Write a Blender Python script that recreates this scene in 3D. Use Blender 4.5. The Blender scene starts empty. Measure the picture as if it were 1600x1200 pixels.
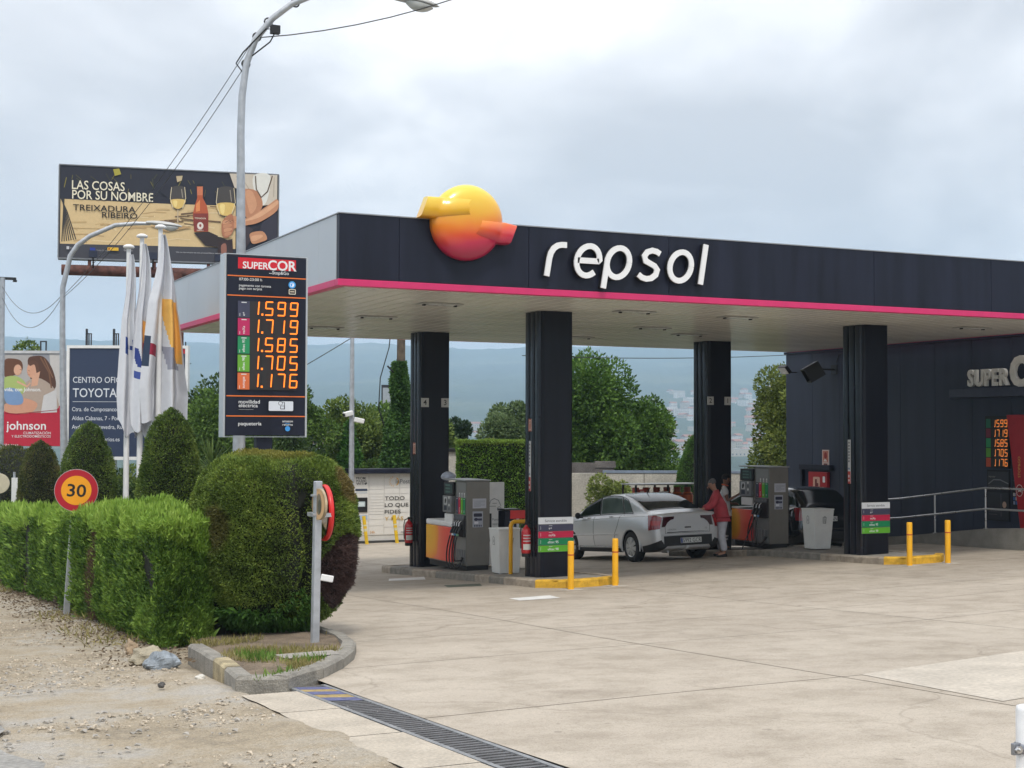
import bpy, bmesh, math, random
import numpy as np
from mathutils import Vector, Matrix
R_ = math.radians
random.seed(7)
rng = np.random.default_rng(11)
sc = bpy.context.scene
COL = sc.collection

# ------------------------------------------------------------------ camera
cd = bpy.data.cameras.new('camera'); cam = bpy.data.objects.new('camera', cd); COL.objects.link(cam)
cd.sensor_fit = 'HORIZONTAL'; cd.sensor_width = 36.0; cd.lens = 2277.0/1600*36; cd.clip_start = .1; cd.clip_end = 20000
rx = Vector((0.90188936, -0.43195665, 0.00300727)); dn = Vector((0.01755253, 0.02969039, -0.99940502)); fw = Vector((0.43161035, 0.90140553, 0.03435938))
M = Matrix.Identity(4)
for i in range(3):
    M[i][0] = rx[i]; M[i][1] = -dn[i]; M[i][2] = -fw[i]
M[2][3] = 2.75
cam.matrix_world = M
sc.camera = cam
# ------------------------------------------------------------------ sky
SUN_EL, SUN_AZ = 58.0, 200.0       # azimuth measured clockwise from +Y
w = bpy.data.worlds.new('World'); sc.world = w; w.use_nodes = True
nt = w.node_tree; nt.nodes.clear()
def N(t, **k):
    n = nt.nodes.new(t)
    for a, b in k.items(): setattr(n, a, b)
    return n
out = N('ShaderNodeOutputWorld'); bg = N('ShaderNodeBackground'); bg.inputs[1].default_value = .1
sky = N('ShaderNodeTexSky', sky_type='NISHITA'); sky.sun_disc = False
sky.sun_elevation = R_(SUN_EL); sky.sun_rotation = R_(SUN_AZ); sky.dust_density = 2.0
tc = N('ShaderNodeTexCoord'); sep = N('ShaderNodeSeparateXYZ'); nt.links.new(tc.outputs['Generated'], sep.inputs[0])
# project the direction on a flat cloud deck, so clouds compress towards the horizon
mz = N('ShaderNodeMath', operation='ADD'); mz.inputs[1].default_value = .30; nt.links.new(sep.outputs[2], mz.inputs[0])
mz2 = N('ShaderNodeMath', operation='MAXIMUM'); mz2.inputs[1].default_value = .06; nt.links.new(mz.outputs[0], mz2.inputs[0])
dx = N('ShaderNodeMath', operation='DIVIDE'); dy = N('ShaderNodeMath', operation='DIVIDE')
for d, o in ((dx, 0), (dy, 1)):
    nt.links.new(sep.outputs[o], d.inputs[0]); nt.links.new(mz2.outputs[0], d.inputs[1])
cb = N('ShaderNodeCombineXYZ'); nt.links.new(dx.outputs[0], cb.inputs[0]); nt.links.new(dy.outputs[0], cb.inputs[1])
no = N('ShaderNodeTexNoise'); no.inputs['Scale'].default_value = 2.1; no.inputs['Detail'].default_value = 9; no.inputs['Roughness'].default_value = .52; no.inputs['Distortion'].default_value = .35
nt.links.new(cb.outputs[0], no.inputs['Vector'])
rp = N('ShaderNodeValToRGB'); cr = rp.color_ramp
cr.elements[0].position = .36; cr.elements[0].color = (4.9, 4.98, 5.2, 1)
cr.elements[1].position = .66; cr.elements[1].color = (8.5, 8.45, 8.5, 1)
e = cr.elements.new(.5); e.color = (6.2, 6.25, 6.45, 1)
nt.links.new(no.outputs['Fac'], rp.inputs[0])
mx = N('ShaderNodeMix', data_type='RGBA'); mx.inputs[0].default_value = .98
nt.links.new(sky.outputs[0], mx.inputs[6]); nt.links.new(rp.outputs[0], mx.inputs[7])
gz_ = N('ShaderNodeMapRange'); gz_.inputs[1].default_value = 0; gz_.inputs[2].default_value = 1; gz_.inputs[3].default_value = .90; gz_.inputs[4].default_value = 1.75; nt.links.new(sep.outputs[2], gz_.inputs[0])   # overcast sky: brighter overhead than at the horizon
sc_ = N('ShaderNodeVectorMath', operation='SCALE'); nt.links.new(mx.outputs[2], sc_.inputs[0]); nt.links.new(gz_.outputs[0], sc_.inputs['Scale']); nt.links.new(sc_.outputs[0], bg.inputs[0]); nt.links.new(bg.outputs[0], out.inputs[0])
# ------------------------------------------------------------------ sun
sd = bpy.data.lights.new('sun', 'SUN'); sd.energy = 1.5; sd.angle = R_(11); sd.color = (1, .94, .85)
so = bpy.data.objects.new('sun', sd); COL.objects.link(so)
az = R_(SUN_AZ); el = R_(SUN_EL)
sdir = Vector((math.sin(az)*math.cos(el), math.cos(az)*math.cos(el), math.sin(el)))
so.rotation_euler = sdir.to_track_quat('Z', 'Y').to_euler()
so.location = (0, 0, 50)
# ------------------------------------------------------------------ exposure
vs = sc.view_settings; vs.view_transform = 'Standard'; vs.look = 'None'; vs.exposure = 0.52; vs.gamma = 1; vs.use_curve_mapping = False
sc.render.engine = 'CYCLES'
sc.cycles.max_bounces = 8; sc.cycles.volume_bounces = 3; sc.cycles.transparent_max_bounces = 8

# ================================================================== helpers
YK = [-60, 0, 23, 29, 40, 60]; ZK = [1.6, 1.15, .12, -.2, -.6, -1.0]
def G(x, y):
    z = np.interp(y, YK, ZK)
    ww = np.interp(y, [5, 14, 22.7, 25.5, 27, 32, 38], [0, .8, 1, 1.4, 1.05, .5, .35])
    r = z + ww*.024*np.clip(np.asarray(x, float)-11.7, 0, 12)
    return float(r) if np.ndim(r) == 0 else r

def tag(o, label=None, cat=None, group=None, kind=None):
    if label: o['label'] = label
    if cat: o['category'] = cat
    if group: o['group'] = group
    if kind: o['kind'] = kind
    return o

_M = {}
def mat(name, col, rough=.6, metal=0., var=.12, scale=6., bump=0., bscale=40., spec=.5, coat=0., emit=0., fine=0., stretch=None):
    """procedural principled material: base colour broken up by two noises, optional relief"""
    if name in _M: return _M[name]
    m = bpy.data.materials.new(name); m.use_nodes = True; t = m.node_tree; b = t.nodes['Principled BSDF']
    L = t.links
    tcn = t.nodes.new('ShaderNodeTexCoord')
    n1 = t.nodes.new('ShaderNodeTexNoise'); n1.inputs['Scale'].default_value = scale; n1.inputs['Detail'].default_value = 5
    if stretch:
        mp_ = t.nodes.new('ShaderNodeMapping'); mp_.inputs['Scale'].default_value = stretch; L.new(tcn.outputs['Object'], mp_.inputs[0]); L.new(mp_.outputs[0], n1.inputs['Vector'])
    else: L.new(tcn.outputs['Object'], n1.inputs['Vector'])
    r1 = t.nodes.new('ShaderNodeValToRGB'); c = Vector(col)
    lo = [max(0, v*(1-var)) for v in c]; hi = [min(1, v*(1+var)) for v in c]
    r1.color_ramp.elements[0].position = .3; r1.color_ramp.elements[0].color = (*lo, 1)
    r1.color_ramp.elements[1].position = .7; r1.color_ramp.elements[1].color = (*hi, 1)
    L.new(n1.outputs['Fac'], r1.inputs[0])
    src = r1.outputs[0]
    if fine:
        n3 = t.nodes.new('ShaderNodeTexNoise'); n3.inputs['Scale'].default_value = scale*18; n3.inputs['Detail'].default_value = 3
        L.new(tcn.outputs['Object'], n3.inputs['Vector'])
        r3 = t.nodes.new('ShaderNodeMapRange'); r3.inputs[1].default_value = .3; r3.inputs[2].default_value = .7
        r3.inputs[3].default_value = 1-fine; r3.inputs[4].default_value = 1+fine; L.new(n3.outputs['Fac'], r3.inputs[0])
        v = t.nodes.new('ShaderNodeVectorMath'); v.operation = 'SCALE'; L.new(src, v.inputs[0]); L.new(r3.outputs[0], v.inputs['Scale'])
        src = v.outputs[0]
    L.new(src, b.inputs['Base Color'])
    mr = t.nodes.new('ShaderNodeMapRange'); mr.inputs[3].default_value = max(.03, rough-.08); mr.inputs[4].default_value = min(1, rough+.1)
    L.new(n1.outputs['Fac'], mr.inputs[0]); L.new(mr.outputs[0], b.inputs['Roughness'])
    b.inputs['Metallic'].default_value = metal; b.inputs['Specular IOR Level'].default_value = spec
    b.inputs['Coat Weight'].default_value = coat; b.inputs['Coat Roughness'].default_value = .08
    if bump:
        n2 = t.nodes.new('ShaderNodeTexNoise'); n2.inputs['Scale'].default_value = bscale; n2.inputs['Detail'].default_value = 4
        L.new(tcn.outputs['Object'], n2.inputs['Vector'])
        bp = t.nodes.new('ShaderNodeBump'); bp.inputs['Strength'].default_value = bump; bp.inputs['Distance'].default_value = .02
        L.new(n2.outputs['Fac'], bp.inputs['Height']); L.new(bp.outputs[0], b.inputs['Normal'])
    if emit:
        b.inputs['Emission Color'].default_value = (*col, 1); b.inputs['Emission Strength'].default_value = emit
    _M[name] = m; return m

def foliage(name, cols, scale=1.6, dead=None, rough=.55, trans=.22):
    """leaf material: colour picked per leaf and by clump noise"""
    if name in _M: return _M[name]
    m = bpy.data.materials.new(name); m.use_nodes = True; t = m.node_tree; b = t.nodes['Principled BSDF']; L = t.links
    g = t.nodes.new('ShaderNodeNewGeometry'); tcn = t.nodes.new('ShaderNodeTexCoord')
    n1 = t.nodes.new('ShaderNodeTexNoise'); n1.inputs['Scale'].default_value = scale; n1.inputs['Detail'].default_value = 3
    L.new(tcn.outputs['Object'], n1.inputs['Vector'])
    a = t.nodes.new('ShaderNodeMath'); a.operation = 'MULTIPLY_ADD'; a.inputs[1].default_value = .55
    L.new(g.outputs['Random Per Island'], a.inputs[0])
    s = t.nodes.new('ShaderNodeMath'); s.operation = 'MULTIPLY_ADD'; s.inputs[1].default_value = 1.5; s.inputs[2].default_value = -.5
    L.new(n1.outputs['Fac'], s.inputs[0]); L.new(s.outputs[0], a.inputs[2])
    r = t.nodes.new('ShaderNodeValToRGB'); cr = r.color_ramp
    for i, c in enumerate(cols):
        p = i/(len(cols)-1)
        if i < 2: el_ = cr.elements[i]; el_.position = p
        else: el_ = cr.elements.new(p)
        el_.color = (*c, 1)
    if len(cols) > 2:
        for i, c in enumerate(cols): cr.elements[i].position = i/(len(cols)-1)
        for i, c in enumerate(cols): cr.elements[i].color = (*c, 1)
    L.new(a.outputs[0], r.inputs[0]); src = r.outputs[0]
    if dead:      # brown die-back patches at given spots: [(centre, radius, colour)]
        for c0, rad, dc in dead:
            vm = t.nodes.new('ShaderNodeVectorMath'); vm.operation = 'DISTANCE'; vm.inputs[1].default_value = c0
            L.new(tcn.outputs['Object'], vm.inputs[0])
            nn = t.nodes.new('ShaderNodeTexNoise'); nn.inputs['Scale'].default_value = 5; L.new(tcn.outputs['Object'], nn.inputs['Vector'])
            ad = t.nodes.new('ShaderNodeMath'); ad.operation = 'MULTIPLY_ADD'; ad.inputs[1].default_value = .35*rad; L.new(nn.outputs['Fac'], ad.inputs[0]); L.new(vm.outputs['Value'], ad.inputs[2])
            mr = t.nodes.new('ShaderNodeMapRange'); mr.inputs[1].default_value = rad; mr.inputs[2].default_value = rad*1.3; mr.inputs[3].default_value = 1; mr.inputs[4].default_value = 0
            L.new(ad.outputs[0], mr.inputs[0])
            mxn = t.nodes.new('ShaderNodeMix'); mxn.data_type = 'RGBA'; mxn.inputs[7].default_value = (*dc, 1)
            L.new(mr.outputs[0], mxn.inputs[0]); L.new(src, mxn.inputs[6]); src = mxn.outputs[2]
    L.new(src, b.inputs['Base Color']); b.inputs['Roughness'].default_value = rough; b.inputs['Specular IOR Level'].default_value = .3
    tr = t.nodes.new('ShaderNodeBsdfTranslucent'); L.new(src, tr.inputs[0])
    mxs = t.nodes.new('ShaderNodeMixShader'); mxs.inputs[0].default_value = trans
    L.new(b.outputs[0], mxs.inputs[1]); L.new(tr.outputs[0], mxs.inputs[2]); L.new(mxs.outputs[0], t.nodes['Material Output'].inputs[0])
    _M[name] = m; return m

def print_mat(name='print', rough=.5):
    if name in _M: return _M[name]
    m = bpy.data.materials.new(name); m.use_nodes = True; t = m.node_tree; b = t.nodes['Principled BSDF']
    a = t.nodes.new('ShaderNodeAttribute'); a.attribute_name = 'Col'
    n1 = t.nodes.new('ShaderNodeTexNoise'); n1.inputs['Scale'].default_value = 9; n1.inputs['Detail'].default_value = 4
    tcn = t.nodes.new('ShaderNodeTexCoord'); t.links.new(tcn.outputs['Object'], n1.inputs['Vector'])
    mr = t.nodes.new('ShaderNodeMapRange'); mr.inputs[3].default_value = .9; mr.inputs[4].default_value = 1.08; t.links.new(n1.outputs['Fac'], mr.inputs[0])
    v = t.nodes.new('ShaderNodeVectorMath'); v.operation = 'SCALE'; t.links.new(a.outputs['Color'], v.inputs[0]); t.links.new(mr.outputs[0], v.inputs['Scale'])
    t.links.new(v.outputs[0], b.inputs['Base Color']); b.inputs['Roughness'].default_value = rough
    _M[name] = m; return m

def sr(r, g=None, b=None):
    """8-bit display colour to linear"""
    if g is None: r, g, b = r
    f = lambda v: (v/255/12.92 if v/255 <= .04045 else ((v/255+.055)/1.055)**2.4)
    return (f(r), f(g), f(b))

class MB:
    """mesh builder: collects polygons, optionally coloured per face"""
    def __init__(s): s.v = []; s.f = []; s.c = []; s.sm = []; s.col = None; s.smooth = False
    def add(s, vs_, fs, col=None):
        o = len(s.v); s.v += [tuple(v) for v in vs_]
        for f in fs:
            s.f.append([i+o for i in f]); s.c.append(col if col is not None else s.col); s.sm.append(s.smooth)
        return s
    def box(s, x0, y0, z0, x1, y1, z1, col=None):
        v = [(x0,y0,z0),(x1,y0,z0),(x1,y1,z0),(x0,y1,z0),(x0,y0,z1),(x1,y0,z1),(x1,y1,z1),(x0,y1,z1)]
        return s.add(v, [(0,3,2,1),(4,5,6,7),(0,1,5,4),(1,2,6,5),(2,3,7,6),(3,0,4,7)], col)
    def prism(s, pts, a, b, axis='z', col=None):
        """extrude 2D polygon; axis z: pts=(x,y); axis y: pts=(x,z); axis x: pts=(y,z)"""
        n = len(pts)
        def P(p, h): return (p[0],p[1],h) if axis=='z' else ((p[0],h,p[1]) if axis=='y' else (h,p[0],p[1]))
        v = [P(p,a) for p in pts]+[P(p,b) for p in pts]
        f = [tuple(range(n))[::-1], tuple(range(n,2*n))]+[(i,(i+1)%n,(i+1)%n+n,i+n) for i in range(n)]
        return s.add(v, f, col)
    def tube(s, pts, r, n=10, col=None, cap=True, closed=False):
        pts = [Vector(p) for p in pts]; m = len(pts); rr = r if hasattr(r,'__len__') else [r]*m
        vs_ = []; up = None
        for i, p in enumerate(pts):
            d = (pts[(i+1)%m]-pts[i-1]) if closed else (pts[min(i+1,m-1)]-pts[max(i-1,0)])
            d.normalize()
            if up is None:
                up = Vector((0,0,1)) if abs(d.z) < .9 else Vector((1,0,0))
            a = d.cross(up)
            if a.length < 1e-4: a = d.cross(Vector((0,1,0)))
            a.normalize(); b = a.cross(d).normalized(); up = b
            for k in range(n):
                t = 2*math.pi*k/n; vs_.append(p+(a*math.cos(t)+b*math.sin(t))*rr[i])
        f = []
        for i in range(m if closed else m-1):
            j = (i+1)%m
            for k in range(n): f.append((i*n+k, i*n+(k+1)%n, j*n+(k+1)%n, j*n+k))
        old = s.smooth; s.smooth = True; s.add(vs_, f, col); s.smooth = old
        if cap and not closed:
            s.add(vs_[:n], [tuple(range(n))], col); s.add(vs_[-n:], [tuple(range(n))[::-1]], col)
        return s
    def lathe(s, prof, n=24, c=(0,0,0), axis='z', col=None, smooth=True, cap=True):
        """profile of (r, h)"""
        vs_ = []
        for r, h in prof:
            for k in range(n):
                t = 2*math.pi*k/n; x, y = r*math.cos(t), r*math.sin(t)
                p = (x,y,h) if axis=='z' else ((x,h,y) if axis=='y' else (h,x,y))
                vs_.append((p[0]+c[0], p[1]+c[1], p[2]+c[2]))
        f = []
        for i in range(len(prof)-1):
            for k in range(n): f.append((i*n+k, i*n+(k+1)%n, (i+1)*n+(k+1)%n, (i+1)*n+k))
        old = s.smooth; s.smooth = smooth; s.add(vs_, f, col); s.smooth = old
        if not cap: return s
        if prof[0][0] > 1e-5: s.add(vs_[:n], [tuple(range(n))], col)
        if prof[-1][0] > 1e-5: s.add(vs_[-n:], [tuple(range(n))], col)
        return s
    def grid(s, fn, nu, nv, col=None, flip=False):
        vs_ = [fn(i/nu, j/nv) for i in range(nu+1) for j in range(nv+1)]
        f = []
        for i in range(nu):
            for j in range(nv):
                a = i*(nv+1)+j; q = (a, a+nv+1, a+nv+2, a+1); f.append(q[::-1] if flip else q)
        old = s.smooth; s.smooth = True; s.add(vs_, f, col); s.smooth = old
        return s
    def shift(s, d):
        s.v = [(a+d[0], b+d[1], c+d[2]) for a, b, c in s.v]; return s
    def mesh(s, name, m=None, bevel=0):
        me = bpy.data.meshes.new(name); me.from_pydata(s.v, [], s.f); me.update()
        me.polygons.foreach_set('use_smooth', s.sm)
        if any(c is not None for c in s.c):
            ca = me.color_attributes.new('Col', 'FLOAT_COLOR', 'CORNER')
            buf = np.ones((len(me.loops), 4), 'f'); k = 0
            for f, c in zip(s.f, s.c):
                buf[k:k+len(f), :3] = c if c is not None else (.5,.5,.5); k += len(f)
            ca.data.foreach_set('color', buf.ravel())
            if m is None: m = print_mat()
        if m: me.materials.append(m)
        return me

def link(name, me, parent=None, loc=(0,0,0), rot=(0,0,0), bevel=0):
    o = bpy.data.objects.new(name, me); COL.objects.link(o)
    if parent: o.parent = parent
    o.location = loc; o.rotation_euler = rot
    if bevel:
        b = o.modifiers.new('bevel', 'BEVEL'); b.width = bevel; b.segments = 2; b.limit_method = 'ANGLE'; b.angle_limit = R_(40)
    return o
def empty(name, loc, label, cat, rz=0, group=None):
    o = bpy.data.objects.new(name, None); COL.objects.link(o); o.location = loc; o.rotation_euler = (0,0,rz); o.empty_display_size = .2
    return tag(o, label, cat, group)
def part(name, mb, m, parent, loc=(0,0,0), rot=(0,0,0), bevel=0, label=None, kind=None):
    o = link(name, mb.mesh(name, m), parent, loc, rot, bevel)
    if label: o['label'] = label
    if kind: o['kind'] = kind
    return o
def dup(root, loc, rz=None, label=None):
    def cp(o, par):
        c = o.copy(); COL.objects.link(c); c.parent = par
        for ch in o.children: cp(ch, c)
        return c
    r = cp(root, None); r.location = loc
    if rz is not None: r.rotation_euler = (0,0,rz)
    if label: r['label'] = label
    return r

# ---------------------------------------------------------------- lettering
_T = {}
def text2d(s_, size=1., bold=0., align='LEFT'):
    key = (s_, bold)
    if key not in _T:
        cu = bpy.data.curves.new('lettering', 'FONT'); cu.body = s_; cu.size = 1; cu.resolution_u = 3; cu.offset = bold
        o = bpy.data.objects.new('lettering', cu); me = bpy.data.meshes.new_from_object(o)
        v = [(p.co.x, p.co.y) for p in me.vertices]; f = [tuple(p.vertices) for p in me.polygons]
        _T[key] = (v, f); bpy.data.objects.remove(o); bpy.data.meshes.remove(me); bpy.data.curves.remove(cu)
    v, f = _T[key]
    if not v: return [], []
    x0 = min(p[0] for p in v); x1 = max(p[0] for p in v)
    off = -x0 if align == 'LEFT' else (-(x0+x1)/2 if align == 'CENTER' else -x1)
    return [((a+off)*size, b*size) for a, b in v], f

class Print:
    """flat print facing -Y: u to the right, v up; every layer a hair proud of the last"""
    def __init__(s, step=.0006): s.mb = MB(); s.k = 0; s.step = step
    def _a(s, pts, faces, col):
        s.k += 1; y = -s.k*s.step
        s.mb.add([(p[0], y, p[1]) for p in pts], faces, col)
    def poly(s, pts, col): s._a(pts, [tuple(range(len(pts)))], col); return s
    def rect(s, x0, z0, x1, z1, col): return s.poly([(x0,z0),(x1,z0),(x1,z1),(x0,z1)], col)
    def rrect(s, x0, z0, x1, z1, r, col):
        p = []
        for cx, cz, a in ((x1-r,z0+r,-90),(x1-r,z1-r,0),(x0+r,z1-r,90),(x0+r,z0+r,180)):
            for k in range(5): t = R_(a+22.5*k); p.append((cx+r*math.cos(t), cz+r*math.sin(t)))
        return s.poly(p, col)
    def ell(s, cx, cz, rx_, rz_, col, n=28, rot=0):
        p = []
        for k in range(n):
            t = 2*math.pi*k/n; a, b = rx_*math.cos(t), rz_*math.sin(t)
            p.append((cx+a*math.cos(rot)-b*math.sin(rot), cz+a*math.sin(rot)+b*math.cos(rot)))
        return s.poly(p, col)
    def ring(s, cx, cz, rx_, rz_, wd, col, n=28):
        pts = []; f = []
        for k in range(n):
            t = 2*math.pi*k/n
            pts += [(cx+rx_*math.cos(t), cz+rz_*math.sin(t)), (cx+(rx_-wd)*math.cos(t), cz+(rz_-wd)*math.sin(t))]
        for k in range(n): f.append((2*k, 2*((k+1)%n), 2*((k+1)%n)+1, 2*k+1))
        s._a(pts, f, col); return s
    def line(s, pts, wd, col):
        v, f = ribbon(pts, wd); s._a(v, f, col); return s
    def text(s, t, x, z, size, col, bold=0., align='LEFT', sx=1., rot=0., shear=0.):
        v, f = text2d(t, size, bold, align)
        c, q = math.cos(rot), math.sin(rot)
        v = [((a*sx+b*shear), b) for a, b in v]
        s._a([(x+a*c-b*q, z+a*q+b*c) for a, b in v], f, col); return s
def smooth_poly(pts, k=4):
    n = len(pts); o = []
    for i in range(n):
        p = [Vector(pts[(i+j) % n]) for j in (-1, 0, 1, 2)]
        for q in range(k):
            t = q/k; v = .5*((2*p[1])+(p[2]-p[0])*t+(2*p[0]-5*p[1]+4*p[2]-p[3])*t*t+(3*p[1]-p[0]-3*p[2]+p[3])*t**3); o.append((v.x, v.y))
    return o
def ribbon(pts, wd, round_=True):
    pts = [Vector(p) for p in pts]; n = len(pts); v = []; f = []
    ws = wd if hasattr(wd,'__len__') else [wd]*n
    for i, p in enumerate(pts):
        d = pts[min(i+1,n-1)]-pts[max(i-1,0)]; d = d.normalized(); nn = Vector((-d.y, d.x))
        if 0 < i < n-1:
            d1 = (pts[i]-pts[i-1]).normalized(); c = max(.5, Vector((-d1.y,d1.x)).dot(nn)); k = 1/c
        else: k = 1
        v += [tuple(p+nn*ws[i]/2*k), tuple(p-nn*ws[i]/2*k)]
        if i: f.append((2*i-2, 2*i-1, 2*i+1, 2*i))
    return v, f
def extrude2d(mb, v, f, y0, y1):
    """solid letter: front face at y0 (towards -Y), back at y1"""
    n = len(v); vs_ = [(a, y0, b) for a, b in v]+[(a, y1, b) for a, b in v]
    cnt = {}
    for q in f:
        for i in range(len(q)):
            a, b = q[i], q[(i+1)%len(q)]; cnt[(a,b)] = 1
    side = [(a, b, b+n, a+n) for (a, b) in cnt if (b, a) not in cnt]
    mb.add(vs_, [tuple(q) for q in f]+[tuple(i+n for i in q)[::-1] for q in f]+side)
SEG = {'0':'abcdef','1':'bc','2':'abged','3':'abgcd','4':'fgbc','5':'afgcd','6':'afgedc','7':'abc','8':'abcdefg','9':'abcdfg'}
def digit(mb, ch, x, z, w_, h, t, sl=.06, y=0):
    g = t*.18
    S = {'a':[(0,h),(w_,h)],'g':[(0,h/2),(w_,h/2)],'d':[(0,0),(w_,0)],'b':[(w_,h),(w_,h/2)],'c':[(w_,h/2),(w_,0)],'f':[(0,h),(0,h/2)],'e':[(0,h/2),(0,0)]}
    for c in SEG[ch]:
        (a, b), (c2, d) = S[c]
        hor = abs(b-d) < 1e-6
        if hor: q = [(a+g,b-t/2),(c2-g,b-t/2),(c2+t*.15,b),(c2-g,b+t/2),(a+g,b+t/2),(a-t*.15,b)]
        else: q = [(a-t/2,b-g),(a,b+t*.15),(a+t/2,b-g),(a+t/2,d+g),(a,d-t*.15),(a-t/2,d+g)]
        mb.add([(x+p[0]+sl*p[1], y, z+p[1]) for p in q], [tuple(range(6))])

# ---------------------------------------------------------------- foliage geometry
def snoise(P, f, seed=0):
    r = np.random.default_rng(seed); o = np.zeros(len(P))
    for k in range(7):
        d = r.normal(size=3); d /= np.linalg.norm(d); o += np.sin(P@d*f*(.6+.25*k)+r.uniform(0, 6.28))
    return o/3.2
def np_mesh(name, verts, faces, mats, smooth=False):
    me = bpy.data.meshes.new(name); nf, k = faces.shape
    me.vertices.add(len(verts)); me.vertices.foreach_set('co', verts.astype('f').ravel())
    me.loops.add(nf*k); me.loops.foreach_set('vertex_index', faces.astype('i').ravel())
    me.polygons.add(nf); me.polygons.foreach_set('loop_start', np.arange(0, nf*k, k, dtype='i'))
    me.polygons.foreach_set('use_smooth', np.full(nf, smooth)); me.update(calc_edges=True)
    for m in mats: me.materials.append(m)
    return me
def leaf_arrays(P, D, L, W, flat=.5, seed=1):
    """one bent diamond leaf per point P, growing along D (unit), length L, width W"""
    r = np.random.default_rng(seed); n = len(P)
    D = D/np.maximum(np.linalg.norm(D, axis=1, keepdims=True), 1e-6)
    A = np.cross(D, r.normal(size=(n,3))); A /= np.maximum(np.linalg.norm(A, axis=1, keepdims=True), 1e-6)
    L = (L*r.uniform(.65, 1.3, n))[:, None]; W = (W*r.uniform(.7, 1.25, n))[:, None]
    B = np.cross(A, D)
    v = np.stack([P, P+D*L*.45+A*W*.5+B*L*.06, P+D*L, P+D*L*.45-A*W*.5+B*L*.06], 1).reshape(-1, 3)
    f = np.arange(4*n).reshape(n, 4)
    return v, f
def leaves(name, P, D, L, W, m, parent=None, seed=1, label=None):
    v, f = leaf_arrays(P, D, L, W, seed=seed)
    o = link(name, np_mesh(name, v, f, [m]), parent)
    if label: o['label'] = label
    return o
def rdirs(n, r):
    d = r.normal(size=(n, 3)); return d/np.linalg.norm(d, axis=1, keepdims=True)
bark = lambda: mat('bark', (.10,.075,.055), .9, var=.3, bump=.6, bscale=14)
def tree(name, label, cat, base, h, r, crown_z, n, leaf, m, lobes=34, seed=3, sq=1., trunk_r=.16, group=None, shape='round', stem=True, dens_in=.25, rh=None):
    """tapered trunk with limbs, crown of leaf clumps on many lobes. crown_z=(z0,z1) above base"""
    r_ = np.random.default_rng(seed); root = empty(name, base, label, cat, group=group)
    z0, z1 = crown_z; cz = (z0+z1)/2; hz = (z1-z0)/2
    C_ = []
    for k in range(lobes):
        d = rdirs(1, r_)[0]; rad = r_.uniform(.35, .8)
        c = np.array([d[0]*r*rad, d[1]*r*rad*sq, d[2]*hz*rad])
        if shape == 'cone': t = r_.uniform(0,1); a = r_.uniform(0,6.28); c = np.array([math.cos(a)*r*(1-t)*.65, math.sin(a)*r*(1-t)*.65*sq, -hz+2*hz*t*.95])
        lr = r*r_.uniform(.24, .42)*(1 if shape != 'cone' else (1.15-t)*.9)
        C_.append((c, lr, lr*min(1.1, hz/r+.1)))
    P = []; D = []
    tot = sum(l[1]**2 for l in C_)
    for c, lr, lz in C_:
        k = int(n*lr**2/tot); d = rdirs(k, r_)
        rad = np.where(r_.uniform(size=k) < dens_in, r_.uniform(.4, 1, k), r_.uniform(.86, 1.1, k))
        p = c+d*rad[:, None]*np.array([lr, lr, lz]); P.append(p); D.append(d+r_.normal(size=(k,3))*.55+np.array([0,0,.15]))
    P = np.concatenate(P); D = np.concatenate(D)
    P += rdirs(len(P), r_)*(.05*r)*snoise(P, 9, seed)[:, None]
    P[:, 2] += cz
    ok = P[:, 2] > .05; P = P[ok]; D = D[ok]
    leaves('crown', P, D, leaf, leaf*.62, m, root, seed)
    if stem:
        mb = MB(); top = (0.05*r, 0, cz+hz*.4)
        mb.tube([(0,0,-.3),(0,0,.05),(.02*r,0,cz*.5),top], [trunk_r*1.4, trunk_r, trunk_r*.75, trunk_r*.2], 9)
        for k in range(9):
            c = C_[k][0]; s0 = Vector((.02*r, 0, cz*.5+(cz*.35)*k/9)); e0 = Vector((c[0], c[1], c[2]+cz))
            mid = s0.lerp(e0, .5)+Vector((0,0,-.05*r)); mb.tube([s0, mid, e0], [trunk_r*.45, trunk_r*.28, trunk_r*.08], 6)
        part('trunk', mb, bark(), root)
    return root
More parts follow.
